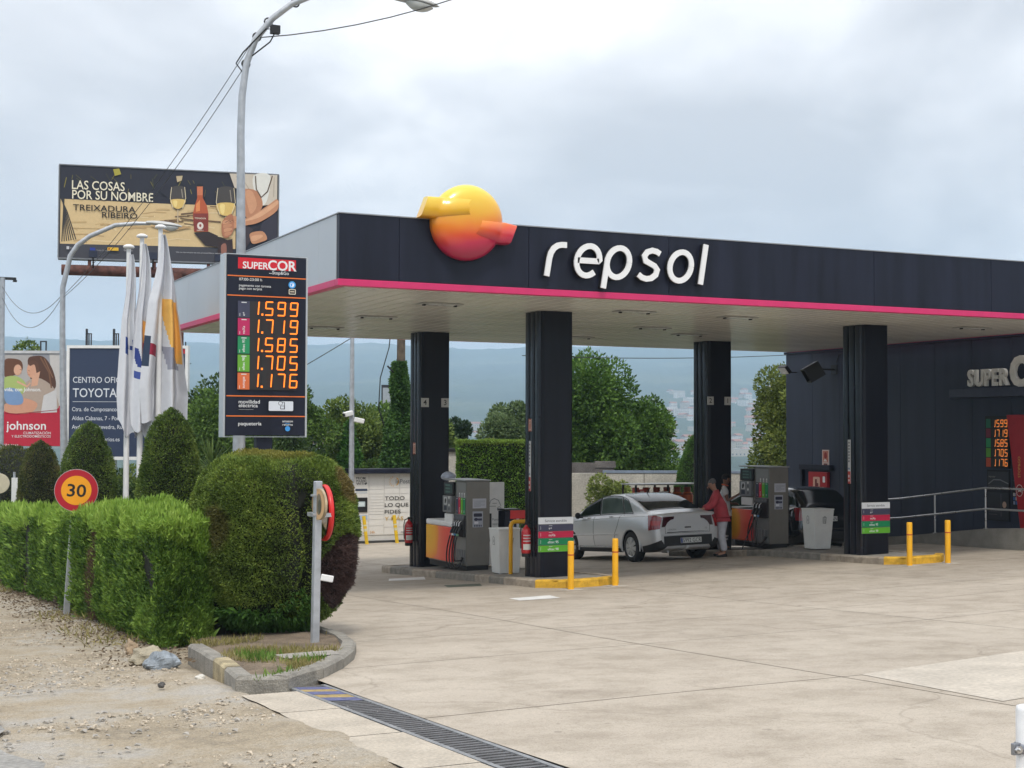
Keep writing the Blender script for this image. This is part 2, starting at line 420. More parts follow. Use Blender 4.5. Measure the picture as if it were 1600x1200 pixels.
# ================================================================== ground
def slab_mat():
    if 'concrete_slab' in _M: return _M['concrete_slab']
    m = bpy.data.materials.new('concrete_slab'); m.use_nodes = True; t = m.node_tree; b = t.nodes['Principled BSDF']; L = t.links
    tc_ = t.nodes.new('ShaderNodeTexCoord')
    def noise(s_, d=5, ro=.55, dist=0, vec=None):
        n = t.nodes.new('ShaderNodeTexNoise'); n.inputs['Scale'].default_value = s_; n.inputs['Detail'].default_value = d; n.inputs['Roughness'].default_value = ro; n.inputs['Distortion'].default_value = dist
        L.new(vec or tc_.outputs['Object'], n.inputs['Vector']); return n.outputs['Fac']
    def ramp(src, stops):
        r = t.nodes.new('ShaderNodeValToRGB'); r.color_ramp.elements[0].position = stops[0][0]; r.color_ramp.elements[0].color = (*stops[0][1],1)
        r.color_ramp.elements[1].position = stops[-1][0]; r.color_ramp.elements[1].color = (*stops[-1][1],1)
        for p, c in stops[1:-1]: e = r.color_ramp.elements.new(p); e.color = (*c,1)
        L.new(src, r.inputs[0]); return r.outputs[0]
    def mul(a, c2, f=1.):
        x = t.nodes.new('ShaderNodeMix'); x.data_type = 'RGBA'; x.blend_type = 'MULTIPLY'; x.inputs[0].default_value = f; L.new(a, x.inputs[6]); L.new(c2, x.inputs[7]); return x.outputs[2]
    base = ramp(noise(.45, 6, .6, .4), [(.3,(.40,.350,.288)),(.52,(.445,.393,.328)),(.72,(.49,.437,.368))])
    st = ramp(noise(2.2, 6, .7), [(.35,(.80,.79,.77)),(.55,(1,1,1)),(1,(1.0,1.0,1.0))])
    sp = ramp(noise(75, 2, .6), [(.30,(.62,.6,.58)),(.45,(1,1,1)),(.62,(1,1,1)),(.74,(1.32,1.3,1.26))])
    mp = t.nodes.new('ShaderNodeMapping'); mp.inputs['Scale'].default_value = (.5, 1.5, 1); mp.inputs['Rotation'].default_value = (0,0,.25); L.new(tc_.outputs['Object'], mp.inputs[0])
    tyre = ramp(noise(1.3, 5, .6, .3, mp.outputs[0]), [(.36,(.93,.925,.92)),(.6,(1,1,1)),(1,(1.03,1.03,1.03))])
    mpg = ramp(noise(28, 4, .75), [(.3,(.9,.9,.9)),(.7,(1.08,1.08,1.07))])
    oi = t.nodes.new('ShaderNodeObjectInfo'); rr = t.nodes.new('ShaderNodeMapRange'); rr.inputs[3].default_value = .93; rr.inputs[4].default_value = 1.06; L.new(oi.outputs['Random'], rr.inputs[0])
    c = mul(mul(mul(mul(base, st), sp, .8), tyre), mpg)
    # cracks: thin dark veins
    vo = t.nodes.new('ShaderNodeTexVoronoi'); vo.feature = 'DISTANCE_TO_EDGE'; vo.inputs['Scale'].default_value = .16
    wv = t.nodes.new('ShaderNodeVectorMath'); wv.operation = 'MULTIPLY_ADD'
    nz = t.nodes.new('ShaderNodeTexNoise'); nz.inputs['Scale'].default_value = 1.2; nz.inputs['Detail'].default_value = 6; L.new(tc_.outputs['Object'], nz.inputs['Vector'])
    wv.inputs[1].default_value = (.9,.9,0); L.new(nz.outputs['Color'], wv.inputs[0]); L.new(tc_.outputs['Object'], wv.inputs[2]); L.new(wv.outputs[0], vo.inputs['Vector'])
    ck = ramp(vo.outputs['Distance'], [(.0,(.45,.43,.4)),(.0022,(.6,.58,.55)),(.004,(1,1,1)),(1,(1,1,1))])
    c = mul(c, ck, .35)
    oil = ramp(noise(.9, 3, .5), [(.0,(.55,.53,.51)),(.27,(.72,.70,.68)),(.33,(1,1,1)),(1,(1,1,1))]); c = mul(c, oil, .55)
    spt = ramp(noise(6.5, 2, .5), [(.0,(.5,.5,.5)),(.235,(.6,.6,.6)),(.27,(1,1,1)),(1,(1,1,1))]); c = mul(c, spt, .7)
    v = t.nodes.new('ShaderNodeVectorMath'); v.operation = 'SCALE'; L.new(c, v.inputs[0]); L.new(rr.outputs[0], v.inputs['Scale'])
    L.new(v.outputs[0], b.inputs['Base Color']); b.inputs['Roughness'].default_value = .78; b.inputs['Specular IOR Level'].default_value = .35
    bp = t.nodes.new('ShaderNodeBump'); bp.inputs['Strength'].default_value = .35; bp.inputs['Distance'].default_value = .006
    L.new(noise(60, 3, .6), bp.inputs['Height']); L.new(bp.outputs[0], b.inputs['Normal'])
    _M['concrete_slab'] = m; return m

# terrain: a full disc of country, falling to a valley and rising to a forested ridge
def terr(x, y):
    r = np.hypot(x, y); a = np.arctan2(x, y)
    near = G(x, y)-.09
    far = np.interp(r, [60, 120, 400, 900, 1500, 2300, 3200, 4300, 5200, 7000], [-1.2, -5, -26, -30, -12, 48, 128, 262, 300, 120])
    P = np.stack([x, y, 0*x], 1)
    k = np.clip((r-300)/2500, 0, 1)
    bump = snoise(P, .0016, 5)*26+snoise(P, .006, 6)*9
    ridge = np.interp(np.degrees(a), [-60, 0, 10, 14, 18, 20, 24, 35, 60, 110], [1, 1.0, .98, 1.0, 1.03, 1.07, 1.0, 1.0, 1.0, .95])
    far = np.where(far > 0, far*ridge, far)+bump*k*np.clip(1-abs(r-5200)/9000, .3, 1)*.8
    tb = np.clip((r-1200)/800, 0, 1)*(snoise(P, .09, 8)*2.2+snoise(P, .21, 9)*1.6)
    f = np.clip((r-55)/60, 0, 1); f = f*f*(3-2*f)
    return near*(1-f)+(far+tb)*f
az_ = np.radians(np.concatenate([np.arange(0, 50, .09), np.arange(50, 360, 2.)]))
rr_ = np.concatenate([[.5, 4, 8, 12, 16, 20, 24, 28, 32, 36, 42, 48, 55], np.geomspace(62, 2000, 26), np.linspace(2150, 5200, 30), [5700, 6400, 7400, 9000]])
A_, B_ = np.meshgrid(rr_, az_, indexing='ij'); X_ = (A_*np.sin(B_)).ravel(); Y_ = (A_*np.cos(B_)).ravel()
V_ = np.stack([X_, Y_, terr(X_, Y_)], 1); na = len(az_); nr = len(rr_)
I_, J_ = np.meshgrid(np.arange(nr-1), np.arange(na), indexing='ij'); J2 = (J_+1) % na
F_ = np.stack([I_*na+J_, I_*na+J2, (I_+1)*na+J2, (I_+1)*na+J_], -1).reshape(-1, 4)[:, ::-1]
def terrain_mat():
    m = bpy.data.materials.new('forest_country'); m.use_nodes = True; t = m.node_tree; b = t.nodes['Principled BSDF']; L = t.links
    tc_ = t.nodes.new('ShaderNodeTexCoord')
    n1 = t.nodes.new('ShaderNodeTexNoise'); n1.inputs['Scale'].default_value = .004; n1.inputs['Detail'].default_value = 9; L.new(tc_.outputs['Object'], n1.inputs['Vector'])
    r1 = t.nodes.new('ShaderNodeValToRGB'); r1.color_ramp.elements[0].position = .35; r1.color_ramp.elements[0].color = (.022,.04,.018,1)
    r1.color_ramp.elements[1].position = .72; r1.color_ramp.elements[1].color = (.10,.11,.055,1); e = r1.color_ramp.elements.new(.55); e.color = (.04,.065,.028,1)
    L.new(n1.outputs['Fac'], r1.inputs[0]); L.new(r1.outputs[0], b.inputs['Base Color']); b.inputs['Roughness'].default_value = .95
    n2 = t.nodes.new('ShaderNodeTexNoise'); n2.inputs['Scale'].default_value = .06; n2.inputs['Detail'].default_value = 5; L.new(tc_.outputs['Object'], n2.inputs['Vector'])
    bp = t.nodes.new('ShaderNodeBump'); bp.inputs['Distance'].default_value = 12; bp.inputs['Strength'].default_value = .8; L.new(n2.outputs['Fac'], bp.inputs['Height']); L.new(bp.outputs[0], b.inputs['Normal'])
    return m
tag(link('terrain', np_mesh('terrain', V_, F_, [terrain_mat()], True)), kind='structure')

# haze: one closed box of thin air round the whole scene
mb = MB(); mb.box(-9500, -9500, -60, 9500, 9500, 345)
hm = bpy.data.materials.new('haze'); hm.use_nodes = True; t = hm.node_tree; t.nodes.clear()
o_ = t.nodes.new('ShaderNodeOutputMaterial'); pv = t.nodes.new('ShaderNodeVolumePrincipled'); pv.inputs['Color'].default_value = (.56,.77,1,1); pv.inputs['Density'].default_value = HAZE = 3.0e-4; pv.inputs['Anisotropy'].default_value = 0.1
t.links.new(pv.outputs[0], o_.inputs['Volume'])
tag(part('haze', mb, hm, None), kind='stuff')

# dirt shoulder sheet (over the terrain, under everything paved)
def sheet(name, xs, ys, dz, m, fn=None, parent=None, kind=None):
    X, Y = np.meshgrid(xs, ys, indexing='ij')
    if fn: X, Y = fn(X, Y)
    Z = G(X.ravel(), Y.ravel()).reshape(X.shape)+dz
    V = np.stack([X, Y, Z], -1).reshape(-1, 3); a, b = X.shape
    I, J = np.meshgrid(np.arange(a-1), np.arange(b-1), indexing='ij')
    F = np.stack([I*b+J, (I+1)*b+J, (I+1)*b+J+1, I*b+J+1], -1).reshape(-1, 4)
    o = link(name, np_mesh(name, V, F, [m], True), parent)
    if kind: tag(o, kind=kind)
    return o
def dirt_mat():
    m = bpy.data.materials.new('dirt'); m.use_nodes = True; t = m.node_tree; b = t.nodes['Principled BSDF']; L = t.links
    tc_ = t.nodes.new('ShaderNodeTexCoord')
    def nz(s_, d=6, ro=.6):
        n = t.nodes.new('ShaderNodeTexNoise'); n.inputs['Scale'].default_value = s_; n.inputs['Detail'].default_value = d; n.inputs['Roughness'].default_value = ro; L.new(tc_.outputs['Object'], n.inputs['Vector']); return n.outputs['Fac']
    r1 = t.nodes.new('ShaderNodeValToRGB'); c = r1.color_ramp
    c.elements[0].position = .30; c.elements[0].color = (.25,.215,.165,1); c.elements[1].position = .72; c.elements[1].color = (.49,.45,.385,1)
    e = c.elements.new(.44); e.color = (.385,.32,.23,1); e = c.elements.new(.55); e.color = (.43,.38,.305,1); e = c.elements.new(.63); e.color = (.43,.40,.355,1)
    L.new(nz(1.1, 8, .68), r1.inputs[0])
    vo = t.nodes.new('ShaderNodeTexVoronoi'); vo.inputs['Scale'].default_value = 70; L.new(tc_.outputs['Object'], vo.inputs['Vector'])
    vs_ = t.nodes.new('ShaderNodeSeparateColor'); L.new(vo.outputs['Color'], vs_.inputs[0])
    mr = t.nodes.new('ShaderNodeMapRange'); mr.inputs[3].default_value = .82; mr.inputs[4].default_value = 1.13; L.new(vs_.outputs[0], mr.inputs[0])
    v = t.nodes.new('ShaderNodeVectorMath'); v.operation = 'SCALE'; L.new(r1.outputs[0], v.inputs[0]); L.new(mr.outputs[0], v.inputs['Scale'])
    L.new(v.outputs[0], b.inputs['Base Color']); b.inputs['Roughness'].default_value = .95
    ad = t.nodes.new('ShaderNodeMath'); ad.operation = 'MULTIPLY_ADD'; ad.inputs[1].default_value = .6; L.new(nz(9, 6, .7), ad.inputs[2]); L.new(vo.outputs['Distance'], ad.inputs[0])
    bp = t.nodes.new('ShaderNodeBump'); bp.inputs['Strength'].default_value = .8; bp.inputs['Distance'].default_value = .03; L.new(ad.outputs[0], bp.inputs['Height']); L.new(bp.outputs[0], b.inputs['Normal'])
    return m
def dirtfn(X, Y): return X, Y
xs = np.arange(-6, 6.01, .12); ys = np.arange(1, 50.1, .15)
o = sheet('dirt_shoulder', xs, ys, -.02, dirt_mat(), kind='structure')
me = o.data; co = np.empty(len(me.vertices)*3, 'f'); me.vertices.foreach_get('co', co); co = co.reshape(-1, 3)
nn_ = snoise(co, 5, 2)*.008+snoise(co, 17, 3)*.006+np.clip(snoise(co, 1.6, 4), -1, 1)*.012
nn_ = nn_*np.where(co[:,1] < 15, np.clip((3.5-co[:,0])/.2, 0, 1), 1)+np.where(co[:,1] < 13.5, .028*np.exp(-((co[:,0]-3.1)/.28)**2), 0)
co[:, 2] += nn_-.07*np.clip((co[:,0]-3.22)/.15, 0, 1)*(co[:,1] < 15)-.07*np.clip((co[:,0]-5.0)/.3, 0, 1); me.vertices.foreach_set('co', co.ravel()); me.update()
asph = mat('asphalt', (.30,.29,.27), .85, var=.2, scale=1.5, fine=.25, bump=.5, bscale=120)
def roadfn(X, Y):
    k = (X-X.min())/(X.max()-X.min()); e_ = 1.22+.09*np.sin(Y*1.7)+.06*np.sin(Y*4.1+1)-.02*np.clip(Y-14, 0, 40)+.03*np.sin(Y*9.)
    return -9+(e_+9)*k, Y
sheet('road', np.linspace(-9, 1.5, 24), np.arange(-3, 60, .25), .012, asph, roadfn, kind='structure')

# forecourt: dark joint sheet with concrete slabs on it
jm = mat('slab_joint', (.17,.15,.125), .95)
xs = np.arange(3.70, 34.1, .9); ys = np.arange(-2, 46.1, .9)
root_fc = sheet('forecourt', np.arange(5.3, 34.1, .7), np.arange(13.4, 46.1, .7), -.035, jm, kind='structure')
sheet('joint_bed', np.arange(3.66, 34.1, .7), np.arange(-2, 13.5, .7), -.035, jm, parent=root_fc)
SX = [3.98, 7.85, 12.05, 16.3, 20.6, 25, 29.5, 34]; SY = [-2, 2.2, 6.2, 10.0, 13.25]
SY2 = [13.25, 15.35, 17.3, 20.9, 24.6, 28.6, 33, 37.5, 41.5, 46]
def skew(x, y):      # joints run a little askew to the canopy
    wv = max(0, 1-abs(y-13)/8)
    return x+.03*math.sin(y*.7+x), y+wv*.10*(x-8)+.02*math.sin(x*1.3)
k = 0
for rows in (SY, SY2):
    for i in range(len(SX)-1):
        for j in range(len(rows)-1):
            x0, x1, y0, y1 = SX[i], SX[i+1], rows[j], rows[j+1]
            if rows is SY2 and i == 0:
                x0 = 5.2 if y0 > 15 else 3.98
            k += 1; g_ = .008
            nx, ny = 9, 9
            vs_ = []
            for a in range(nx+1):
                for b in range(ny+1):
                    x, y = skew(x0+(x1-x0)*a/nx, y0+(y1-y0)*b/ny)
                    if a == 0: x += g_
                    if a == nx: x -= g_
                    if b == 0: y += g_
                    if b == ny: y -= g_
                    if x0 < 4: x = max(x, 3.97)
                    vs_.append((x, y, G(x, y)+.004))
            m_ = MB(); m_.smooth = True
            m_.add(vs_, [(a*(ny+1)+b, (a+1)*(ny+1)+b, (a+1)*(ny+1)+b+1, a*(ny+1)+b+1) for a in range(nx) for b in range(ny)])
            part('slab', m_, slab_mat(), root_fc)
# first apron in the mouth beside the island (small wedge left of the slab grid)
# painted marks and manhole
wp = mat('white_road_paint', (.72,.72,.70), .6, var=.1, fine=.15)
def patch(name, quad, dz, m, parent, n=6):
    q = [Vector(p) for p in quad]
    mb_ = MB()
    vs_ = []
    for a in range(n+1):
        for b in range(n+1):
            u, v = a/n, b/n; p = q[0]*(1-u)*(1-v)+q[1]*u*(1-v)+q[2]*u*v+q[3]*(1-u)*v
            vs_.append((p.x, p.y, G(p.x, p.y)+dz))
    mb_.add(vs_, [(a*(n+1)+b, (a+1)*(n+1)+b, (a+1)*(n+1)+b+1, a*(n+1)+b+1) for a in range(n) for b in range(n)])
    return part(name, mb_, m, parent)
patch('painted_mark', [(9.50,19.55),(10.23,19.64),(10.35,20.25),(9.55,20.03)], .008, wp, root_fc)
patch('painted_mark', [(9.85,25.95),(10.58,25.89),(10.95,26.87),(10.15,26.71)], .008, wp, root_fc)
patch('manhole_cover', [(9.85,23.1),(10.5,23.1),(10.75,23.75),(10.05,23.75)], .009, mat('iron_cover', (.10,.12,.09), .7, var=.3), root_fc)
patch('repair_patch', [(7.95,8.2),(9.9,8.6),(10.6,10.6),(8.1,10.0)], .008, mat('pale_screed', (.47,.425,.36), .85, var=.16, scale=1.5, fine=.15), root_fc)
# gutter strip and drain channel across the mouth
strip = mat('gutter_concrete', (.44,.39,.32), .85, var=.14, scale=2.5, fine=.18, bump=.3, bscale=60)
for j in range(10):
    y0 = -1+j*1.28
    m_ = MB(); vs_ = []
    for a in range(4):
        for b in range(7):
            x = 3.14+.006*math.sin(j*3)+(.0 if a else .008*math.sin(b*2+j)) + (.47)*a/3; y = y0+.008+(1.264)*b/6
            x = min(x, 3.62); y = min(y, 11.62)
            vs_.append((x, y, G(x, y)+.006))
    m_.add(vs_, [(a*7+b, (a+1)*7+b, (a+1)*7+b+1, a*7+b+1) for a in range(3) for b in range(6)])
    part('gutter_slab', m_, strip, root_fc)
gr = empty('drain_grate', (3.79, 11.9, G(3.79, 11.9)), 'black steel drain channel grating set in the concrete across the forecourt entrance', 'drain grate')
iron = mat('cast_iron', (.15,.15,.155), .55, metal=.4, var=.3, fine=.3)
blu = mat('blue_worn_paint', (.10,.11,.22), .7, var=.3, scale=14, fine=.3); yel = mat('yellow_worn_paint', (.34,.25,.10), .8, var=.3, scale=14, fine=.3)
mb = MB(); mb.box(-.15,-.497,-.12,.15,.497,-.055)
trough = mb.mesh('trough', mat('drain_dark', (.04,.038,.035), .9))
mb = MB()
mb.box(-.165,-.497,-.05,-.128,.497,.006); mb.box(.128,-.497,-.05,.165,.497,.006)
frame_me = mb.mesh('frame', mat('galvanised', (.36,.37,.38), .5, metal=.7, var=.15))
mb = MB()
for q in range(12):
    y = -.485+q*.083; mb.box(-.127, y, -.03, .127, y+.042, .002)
mb.box(-.008,-.49,-.04,.008,.49,-.031)
bars_me = mb.mesh('bars', iron)
for j in range(13):
    yc = 11.42-j*1.0; z = G(3.79, yc)-G(3.79, 11.9); sl = math.atan2(G(3.79, yc+.5)-G(3.79, yc-.5), 1.0)
    s_ = link('grate_section', frame_me, gr, (0, yc-11.9, z), (sl, 0, 0))
    link('trough', trough, s_); link('bars', bars_me, s_)
    if j == 0:
        mb2 = MB()
        for (a, c_) in ((-.45,-.25),(-.05,.15),(.3,.47)):
            mb2.add([(-.127,a,.0035),(.127,a-.12,.0035),(.127,c_-.12,.0035),(-.127,c_,.0035)], [(0,1,2,3)])
        part('paint_stripes', mb2, blu, s_)
        mb2 = MB()
        for (a, c_) in ((-.25,-.07),(.15,.29)):
            mb2.add([(-.127,a,.0038),(.127,a-.12,.0038),(.127,c_-.12,.0038),(-.127,c_,.0038)], [(0,1,2,3)])
        part('paint_stripes', mb2, yel, s_)

# ---------------------------------------------------------------- kerbed islands
gran = [mat('kerb_granite', (.36,.31,.25), .9, var=.25, scale=7, fine=.25, bump=.6, bscale=50), mat('kerb_granite_grey', (.25,.235,.205), .9, var=.25, scale=7, fine=.3, bump=.6, bscale=50)]
kyel = mat('kerb_yellow', (.62,.36,.03), .75, var=.25, scale=9, fine=.3, bump=.4, bscale=50)
def kerb_run(parent, pts, hgt, wd, length, mats_at, seed=0, closed=True):
    """stones along a polyline, each an object of its own"""
    r = random.Random(seed); P = [Vector(p) for p in pts]; n = len(P)
    seg = [(P[i], P[(i+1) % n]) for i in range(n if closed else n-1)]
    L_ = [s[0]]if False else None
    # resample
    tot = sum((b-a).length for a, b in seg); k = max(3, int(tot/length)); out_ = []; want = [tot*i/k for i in range(k+1)]; acc = 0; it = iter(want); cur = next(it)
    for a, b in seg:
        l = (b-a).length
        while cur is not None and cur <= acc+l+1e-6:
            out_.append(a.lerp(b, max(0, min(1, (cur-acc)/l)))); cur = next(it, None)
        acc += l
    for i in range(len(out_)-1):
        a, b = out_[i], out_[i+1]; d = (b-a).normalized(); nn = Vector((-d.y, d.x))
        a2 = a+d*.006; b2 = b-d*.006; j = r.uniform(-.006,.006)
        m_ = MB(); ch = .025
        prof = [(0,-.1),(0,hgt-ch+j),(ch,hgt+j),(wd,hgt+j),(wd,-.1)]
        vs_ = []
        for e_ in (a2, a2.lerp(b2,.5), b2):
            jj = r.uniform(-.004,.004)
            for w_, h_ in prof:
                p = e_+nn*w_; vs_.append((p.x, p.y, G(e_.x, e_.y)+h_+jj*(h_ > 0)))
        np_ = len(prof); f = []
        for s_ in range(2):
            for q in range(np_-1): f.append((s_*np_+q, s_*np_+q+1, (s_+1)*np_+q+1, (s_+1)*np_+q))
        f += [tuple(range(np_))[::-1], tuple(range(2*np_, 3*np_))]
        m_.add(vs_, f); part('kerb_stone', m_, mats_at((a+b)/2, r), parent)
def pump_island(name, label, x0, x1, y0, y1, seed, yfrom):
    root = tag(bpy.data.objects.new(name, None), label, 'pump island', 'pump islands under the canopy'); COL.objects.link(root)
    r = .42
    pts = []
    for cx_, cy_, a in ((x0+r,y0+r,180),(x1-r,y0+r,270),(x1-r,y1-r,0),(x0+r,y1-r,90)):
        for k in range(5): t = R_(a+22.5*k); pts.append((cx_+r*math.cos(t), cy_+r*math.sin(t)))
    def ma(p, rr): return kyel if p.y < yfrom else gran[0 if rr.random() < .7 else 1]
    kerb_run(root, pts, .14, .15, .62, ma, seed)
    m_ = MB(); m_.smooth = True; ny = 30; vs_ = []
    for j in range(ny+1):
        y = y0+.12+(y1-y0-.24)*j/ny
        ins = max(0, r-min(y-y0, y1-y)); ins = r-math.sqrt(max(0, r*r-ins*ins))
        for q in range(4): x = x0+.12+ins+(x1-x0-.24-2*ins)*q/3; vs_.append((x, y, G((x0+x1)/2 if False else x, y)+.128))
    m_.add(vs_, [(j*4+q, j*4+q+1, (j+1)*4+q+1, (j+1)*4+q) for j in range(ny) for q in range(3)])
    part('paving', m_, mat('island_paving', (.24,.225,.20), .85, var=.2, fine=.15), root)
    return root
pump_island('pump_island', 'stone kerbed pump island nearer the hedge, with a yellow painted front end', 10.98, 12.55, 21.6, 29.7, 1, 22.0)
pump_island('pump_island', 'stone kerbed pump island nearer the shop, with a yellow painted front end', 18.05, 19.5, 21.2, 29.6, 2, 21.9)

# planted island at the mouth
isl = tag(bpy.data.objects.new('planted_island', None), kind='structure'); COL.objects.link(isl)
pts = [(3.48,14.9),(3.38,13.5),(3.25,12.3),(3.19,11.92),(3.22,11.72),(3.42,11.65),(3.85,12.0),(4.35,12.72),(4.75,13.45),(5.05,14.2),(5.27,15.2),(5.36,17),(5.4,22),(5.4,30),(5.4,44)]
def ma(p, rr):
    if p.x < 3.45 and 12.5 < p.y < 13.8: return mat('kerb_worn_yellow', (.37,.31,.19), .85, var=.45, scale=6, fine=.3, bump=.5, bscale=50)
    return gran[1] if p.y < 20 else gran[0]
kerb_run(isl, pts, .115, .14, .72, ma, 5, closed=False)
soil = mat('soil', (.17,.13,.09), .95, var=.35, scale=4, fine=.4, bump=.8, bscale=30)
m_ = MB(); m_.smooth = True; ny = 90; vs_ = []
lx = [(11.85,3.40),(12.05,3.36),(13.5,3.42),(14.9,3.54),(44,3.75)]; rx_ = [(11.85,3.5),(12.05,3.74),(12.72,4.25),(13.45,4.65),(14.2,4.95),(15.2,5.17),(17,5.26),(44,5.3)]
for j in range(ny+1):
    y = 11.90+(44-11.90)*(j/ny)**1.6
    a = np.interp(y, [p[0] for p in lx], [p[1] for p in lx]); b = np.interp(y, [p[0] for p in rx_], [p[1] for p in rx_])
    for q in range(7): x = a+(b-a)*q/6; vs_.append((x, y, G(x, y)+.085+.015*math.sin(x*5+y*3)+.01*math.sin(x*11-y*7)-(.20 if (q == 0 and y > 14.7) else 0)))
m_.add(vs_, [(j*7+q, j*7+q+1, (j+1)*7+q+1, (j+1)*7+q) for j in range(ny) for q in range(6)])
part('soil', m_, soil, isl)
# ================================================================== canopy
navy = mat('navy_cladding', (.011,.013,.026), .42, var=.35, scale=2.2, spec=.3, stretch=(1.6,1.6,.16))
navy2 = mat('navy_wall', (.030,.038,.064), .46, var=.25, scale=2.2, spec=.4, stretch=(1.2,1.2,.12))
colm = mat('column_black', (.006,.007,.013), .34, var=.35, scale=3, spec=.28, stretch=(1.5,1.5,.15))
alu = mat('silver_cladding', (.52,.54,.56), .32, metal=.35, var=.045, scale=1.2, stretch=(1.5,.8,.3))
pink = mat('magenta_trim', (.62,.028,.14), .4, var=.05)
white = mat('white_paint', (.78,.78,.77), .45, var=.05)
steel = mat('brushed_steel', (.62,.62,.62), .28, metal=1., var=.08)
galv = mat('galvanised_post', (.46,.48,.51), .45, metal=.55, var=.15, scale=9)
black = mat('black_plastic', (.012,.012,.013), .45, var=.2)
CX0, CX1, CY0, CY1, CZ0, CZ1 = 6.87, 23.05, 20.21, 31.2, 4.91, 5.97
can = empty('station_canopy', (6.87, 20.21, .3), 'large flat petrol station canopy with dark blue front fascia, magenta edge and pale slatted ceiling', 'canopy')
OFF = (-6.87, -20.21, -.3)
def cp(name, mb, m, bevel=0, parent=None, label=None): return part(name, mb.shift(OFF) if parent is None else mb, m, parent or can, bevel=bevel, label=label)
# roof deck and inner frame
mb = MB(); mb.box(CX0+.2,CY0+.2,CZ0+.03,CX1-.2,CY1-.2,CZ1-.25); cp('roof_deck', mb, mat('roof_grey', (.3,.3,.3), .8))
# fascia panels
fx = [6.87, 7.81, 9.96, 12.5, 16.7, 19.4, 22.0, 23.05]
for a, b in zip(fx[:-1], fx[1:]):
    mb = MB(); mb.box(a+.004, CY0, CZ0+.105, b-.004, CY0+.12, CZ1); cp('fascia_panel', mb, navy, .004)
    mb = MB(); mb.box(a+.004, CY1-.12, CZ0+.105, b-.004, CY1, CZ1); cp('fascia_panel', mb, navy, .004)
fy = [20.21, 21.17, 23.43, 26.6, 29.72, 31.2]
for a, b in zip(fy[:-1], fy[1:]):
    y0 = a+(.13 if a == fy[0] else .004); y1 = b-(.13 if b == fy[-1] else .004)
    mb = MB(); mb.box(CX0, y0, CZ0+.105, CX0+.12, y1, CZ1); cp('fascia_panel', mb, alu, .004, label='silver side fascia panel' if a == fy[0] else None)
    mb = MB(); mb.box(CX1-.12, y0, CZ0+.105, CX1, y1, CZ1); cp('fascia_panel', mb, alu, .004)
for (x0, y0, x1, y1) in ((CX0-.02,CY0-.02,CX1+.02,CY0+.12),(CX0-.02,CY1-.12,CX1+.02,CY1+.02),(CX0-.02,CY0+.124,CX0+.12,CY1-.124),(CX1-.12,CY0+.124,CX1+.02,CY1-.124)):
    mb = MB(); mb.box(x0, y0, CZ0, x1, y1, CZ0+.10); cp('magenta_strip', mb, pink, .006)
mb = MB(); mb.box(CX0-.012, CY0-.012, CZ1+.001, CX1+.012, CY0+.14, CZ1+.018); mb.box(CX0-.012, CY0+.145, CZ1+.001, CX0+.14, CY1, CZ1+.018); cp('coping', mb, mat('coping_grey', (.30,.31,.33), .4, metal=.4))
mb = MB(); mb.box(CX0+.125,CY0+.125,CZ0+.031,CX1-.125,CY1-.125,CZ0+.045) if False else mb.box(CX0+.21,CY0+.21,CZ0+.0265,CX1-.21,CY1-.21,CZ0+.0285); cp('ceiling_void', mb, mat('gap_shade', (.05,.048,.045), .9))  # dark sheet added above the planks, its colour stands in for shade in gaps
# slatted ceiling: planks running front to back
plank_mat = mat('ceiling_plank', (.80,.78,.71), .22, var=.05, scale=1.0, spec=.6)
mb = MB(); L_ = CY1-CY0-.26; mb.add([(0,0,.016),(.005,0,0),(.254,0,0),(.259,0,.016),(.259,0,.03),(0,0,.03),(0,L_,.016),(.005,L_,0),(.254,L_,0),(.259,L_,.016),(.259,L_,.03),(0,L_,.03)],
    [(0,1,7,6),(1,2,8,7),(2,3,9,8),(3,4,10,9),(5,0,6,11),(0,5,4,3,2,1),(6,7,8,9,10,11)])
pm = mb.mesh('ceiling_plank', plank_mat); nP = int((CX1-CX0-.26)/.2835)
for i in range(nP): link('ceiling_plank', pm, can, (CX0+.13+i*.2835+OFF[0], CY0+.13+OFF[1], CZ0-.005+OFF[2]))
# ceiling lights: recessed pair housings
for (x, y) in ((9.3,22.2),(9.3,25.2),(9.3,28.2),(12.9,22.0),(15.2,22.2),(15.2,25.2),(15.2,28.4),(16.9,26.5),(20.8,22.2),(20.8,25.2)):
    fr = MB(); fr.box(-.36,-.16,-.02,.36,.16,-.004); f_ = part('ceiling_light', fr, mat('lamp_frame', (.42,.42,.40), .4, metal=.3), can, (x+OFF[0], y+OFF[1], CZ0-.008+OFF[2]))
    for s_ in (-1,1):
        g_ = MB(); g_.box(-.11,-.11,-.028,.11,.11,-.0205); part('lens', g_, mat('lamp_lens', (.75,.76,.75), .15), f_, (s_*.13,0,0))
        g_ = MB(); g_.box(-.02,-.03,-.045,.02,.03,-.0205); part('catch', g_, black, f_, (s_*.28,0,0))
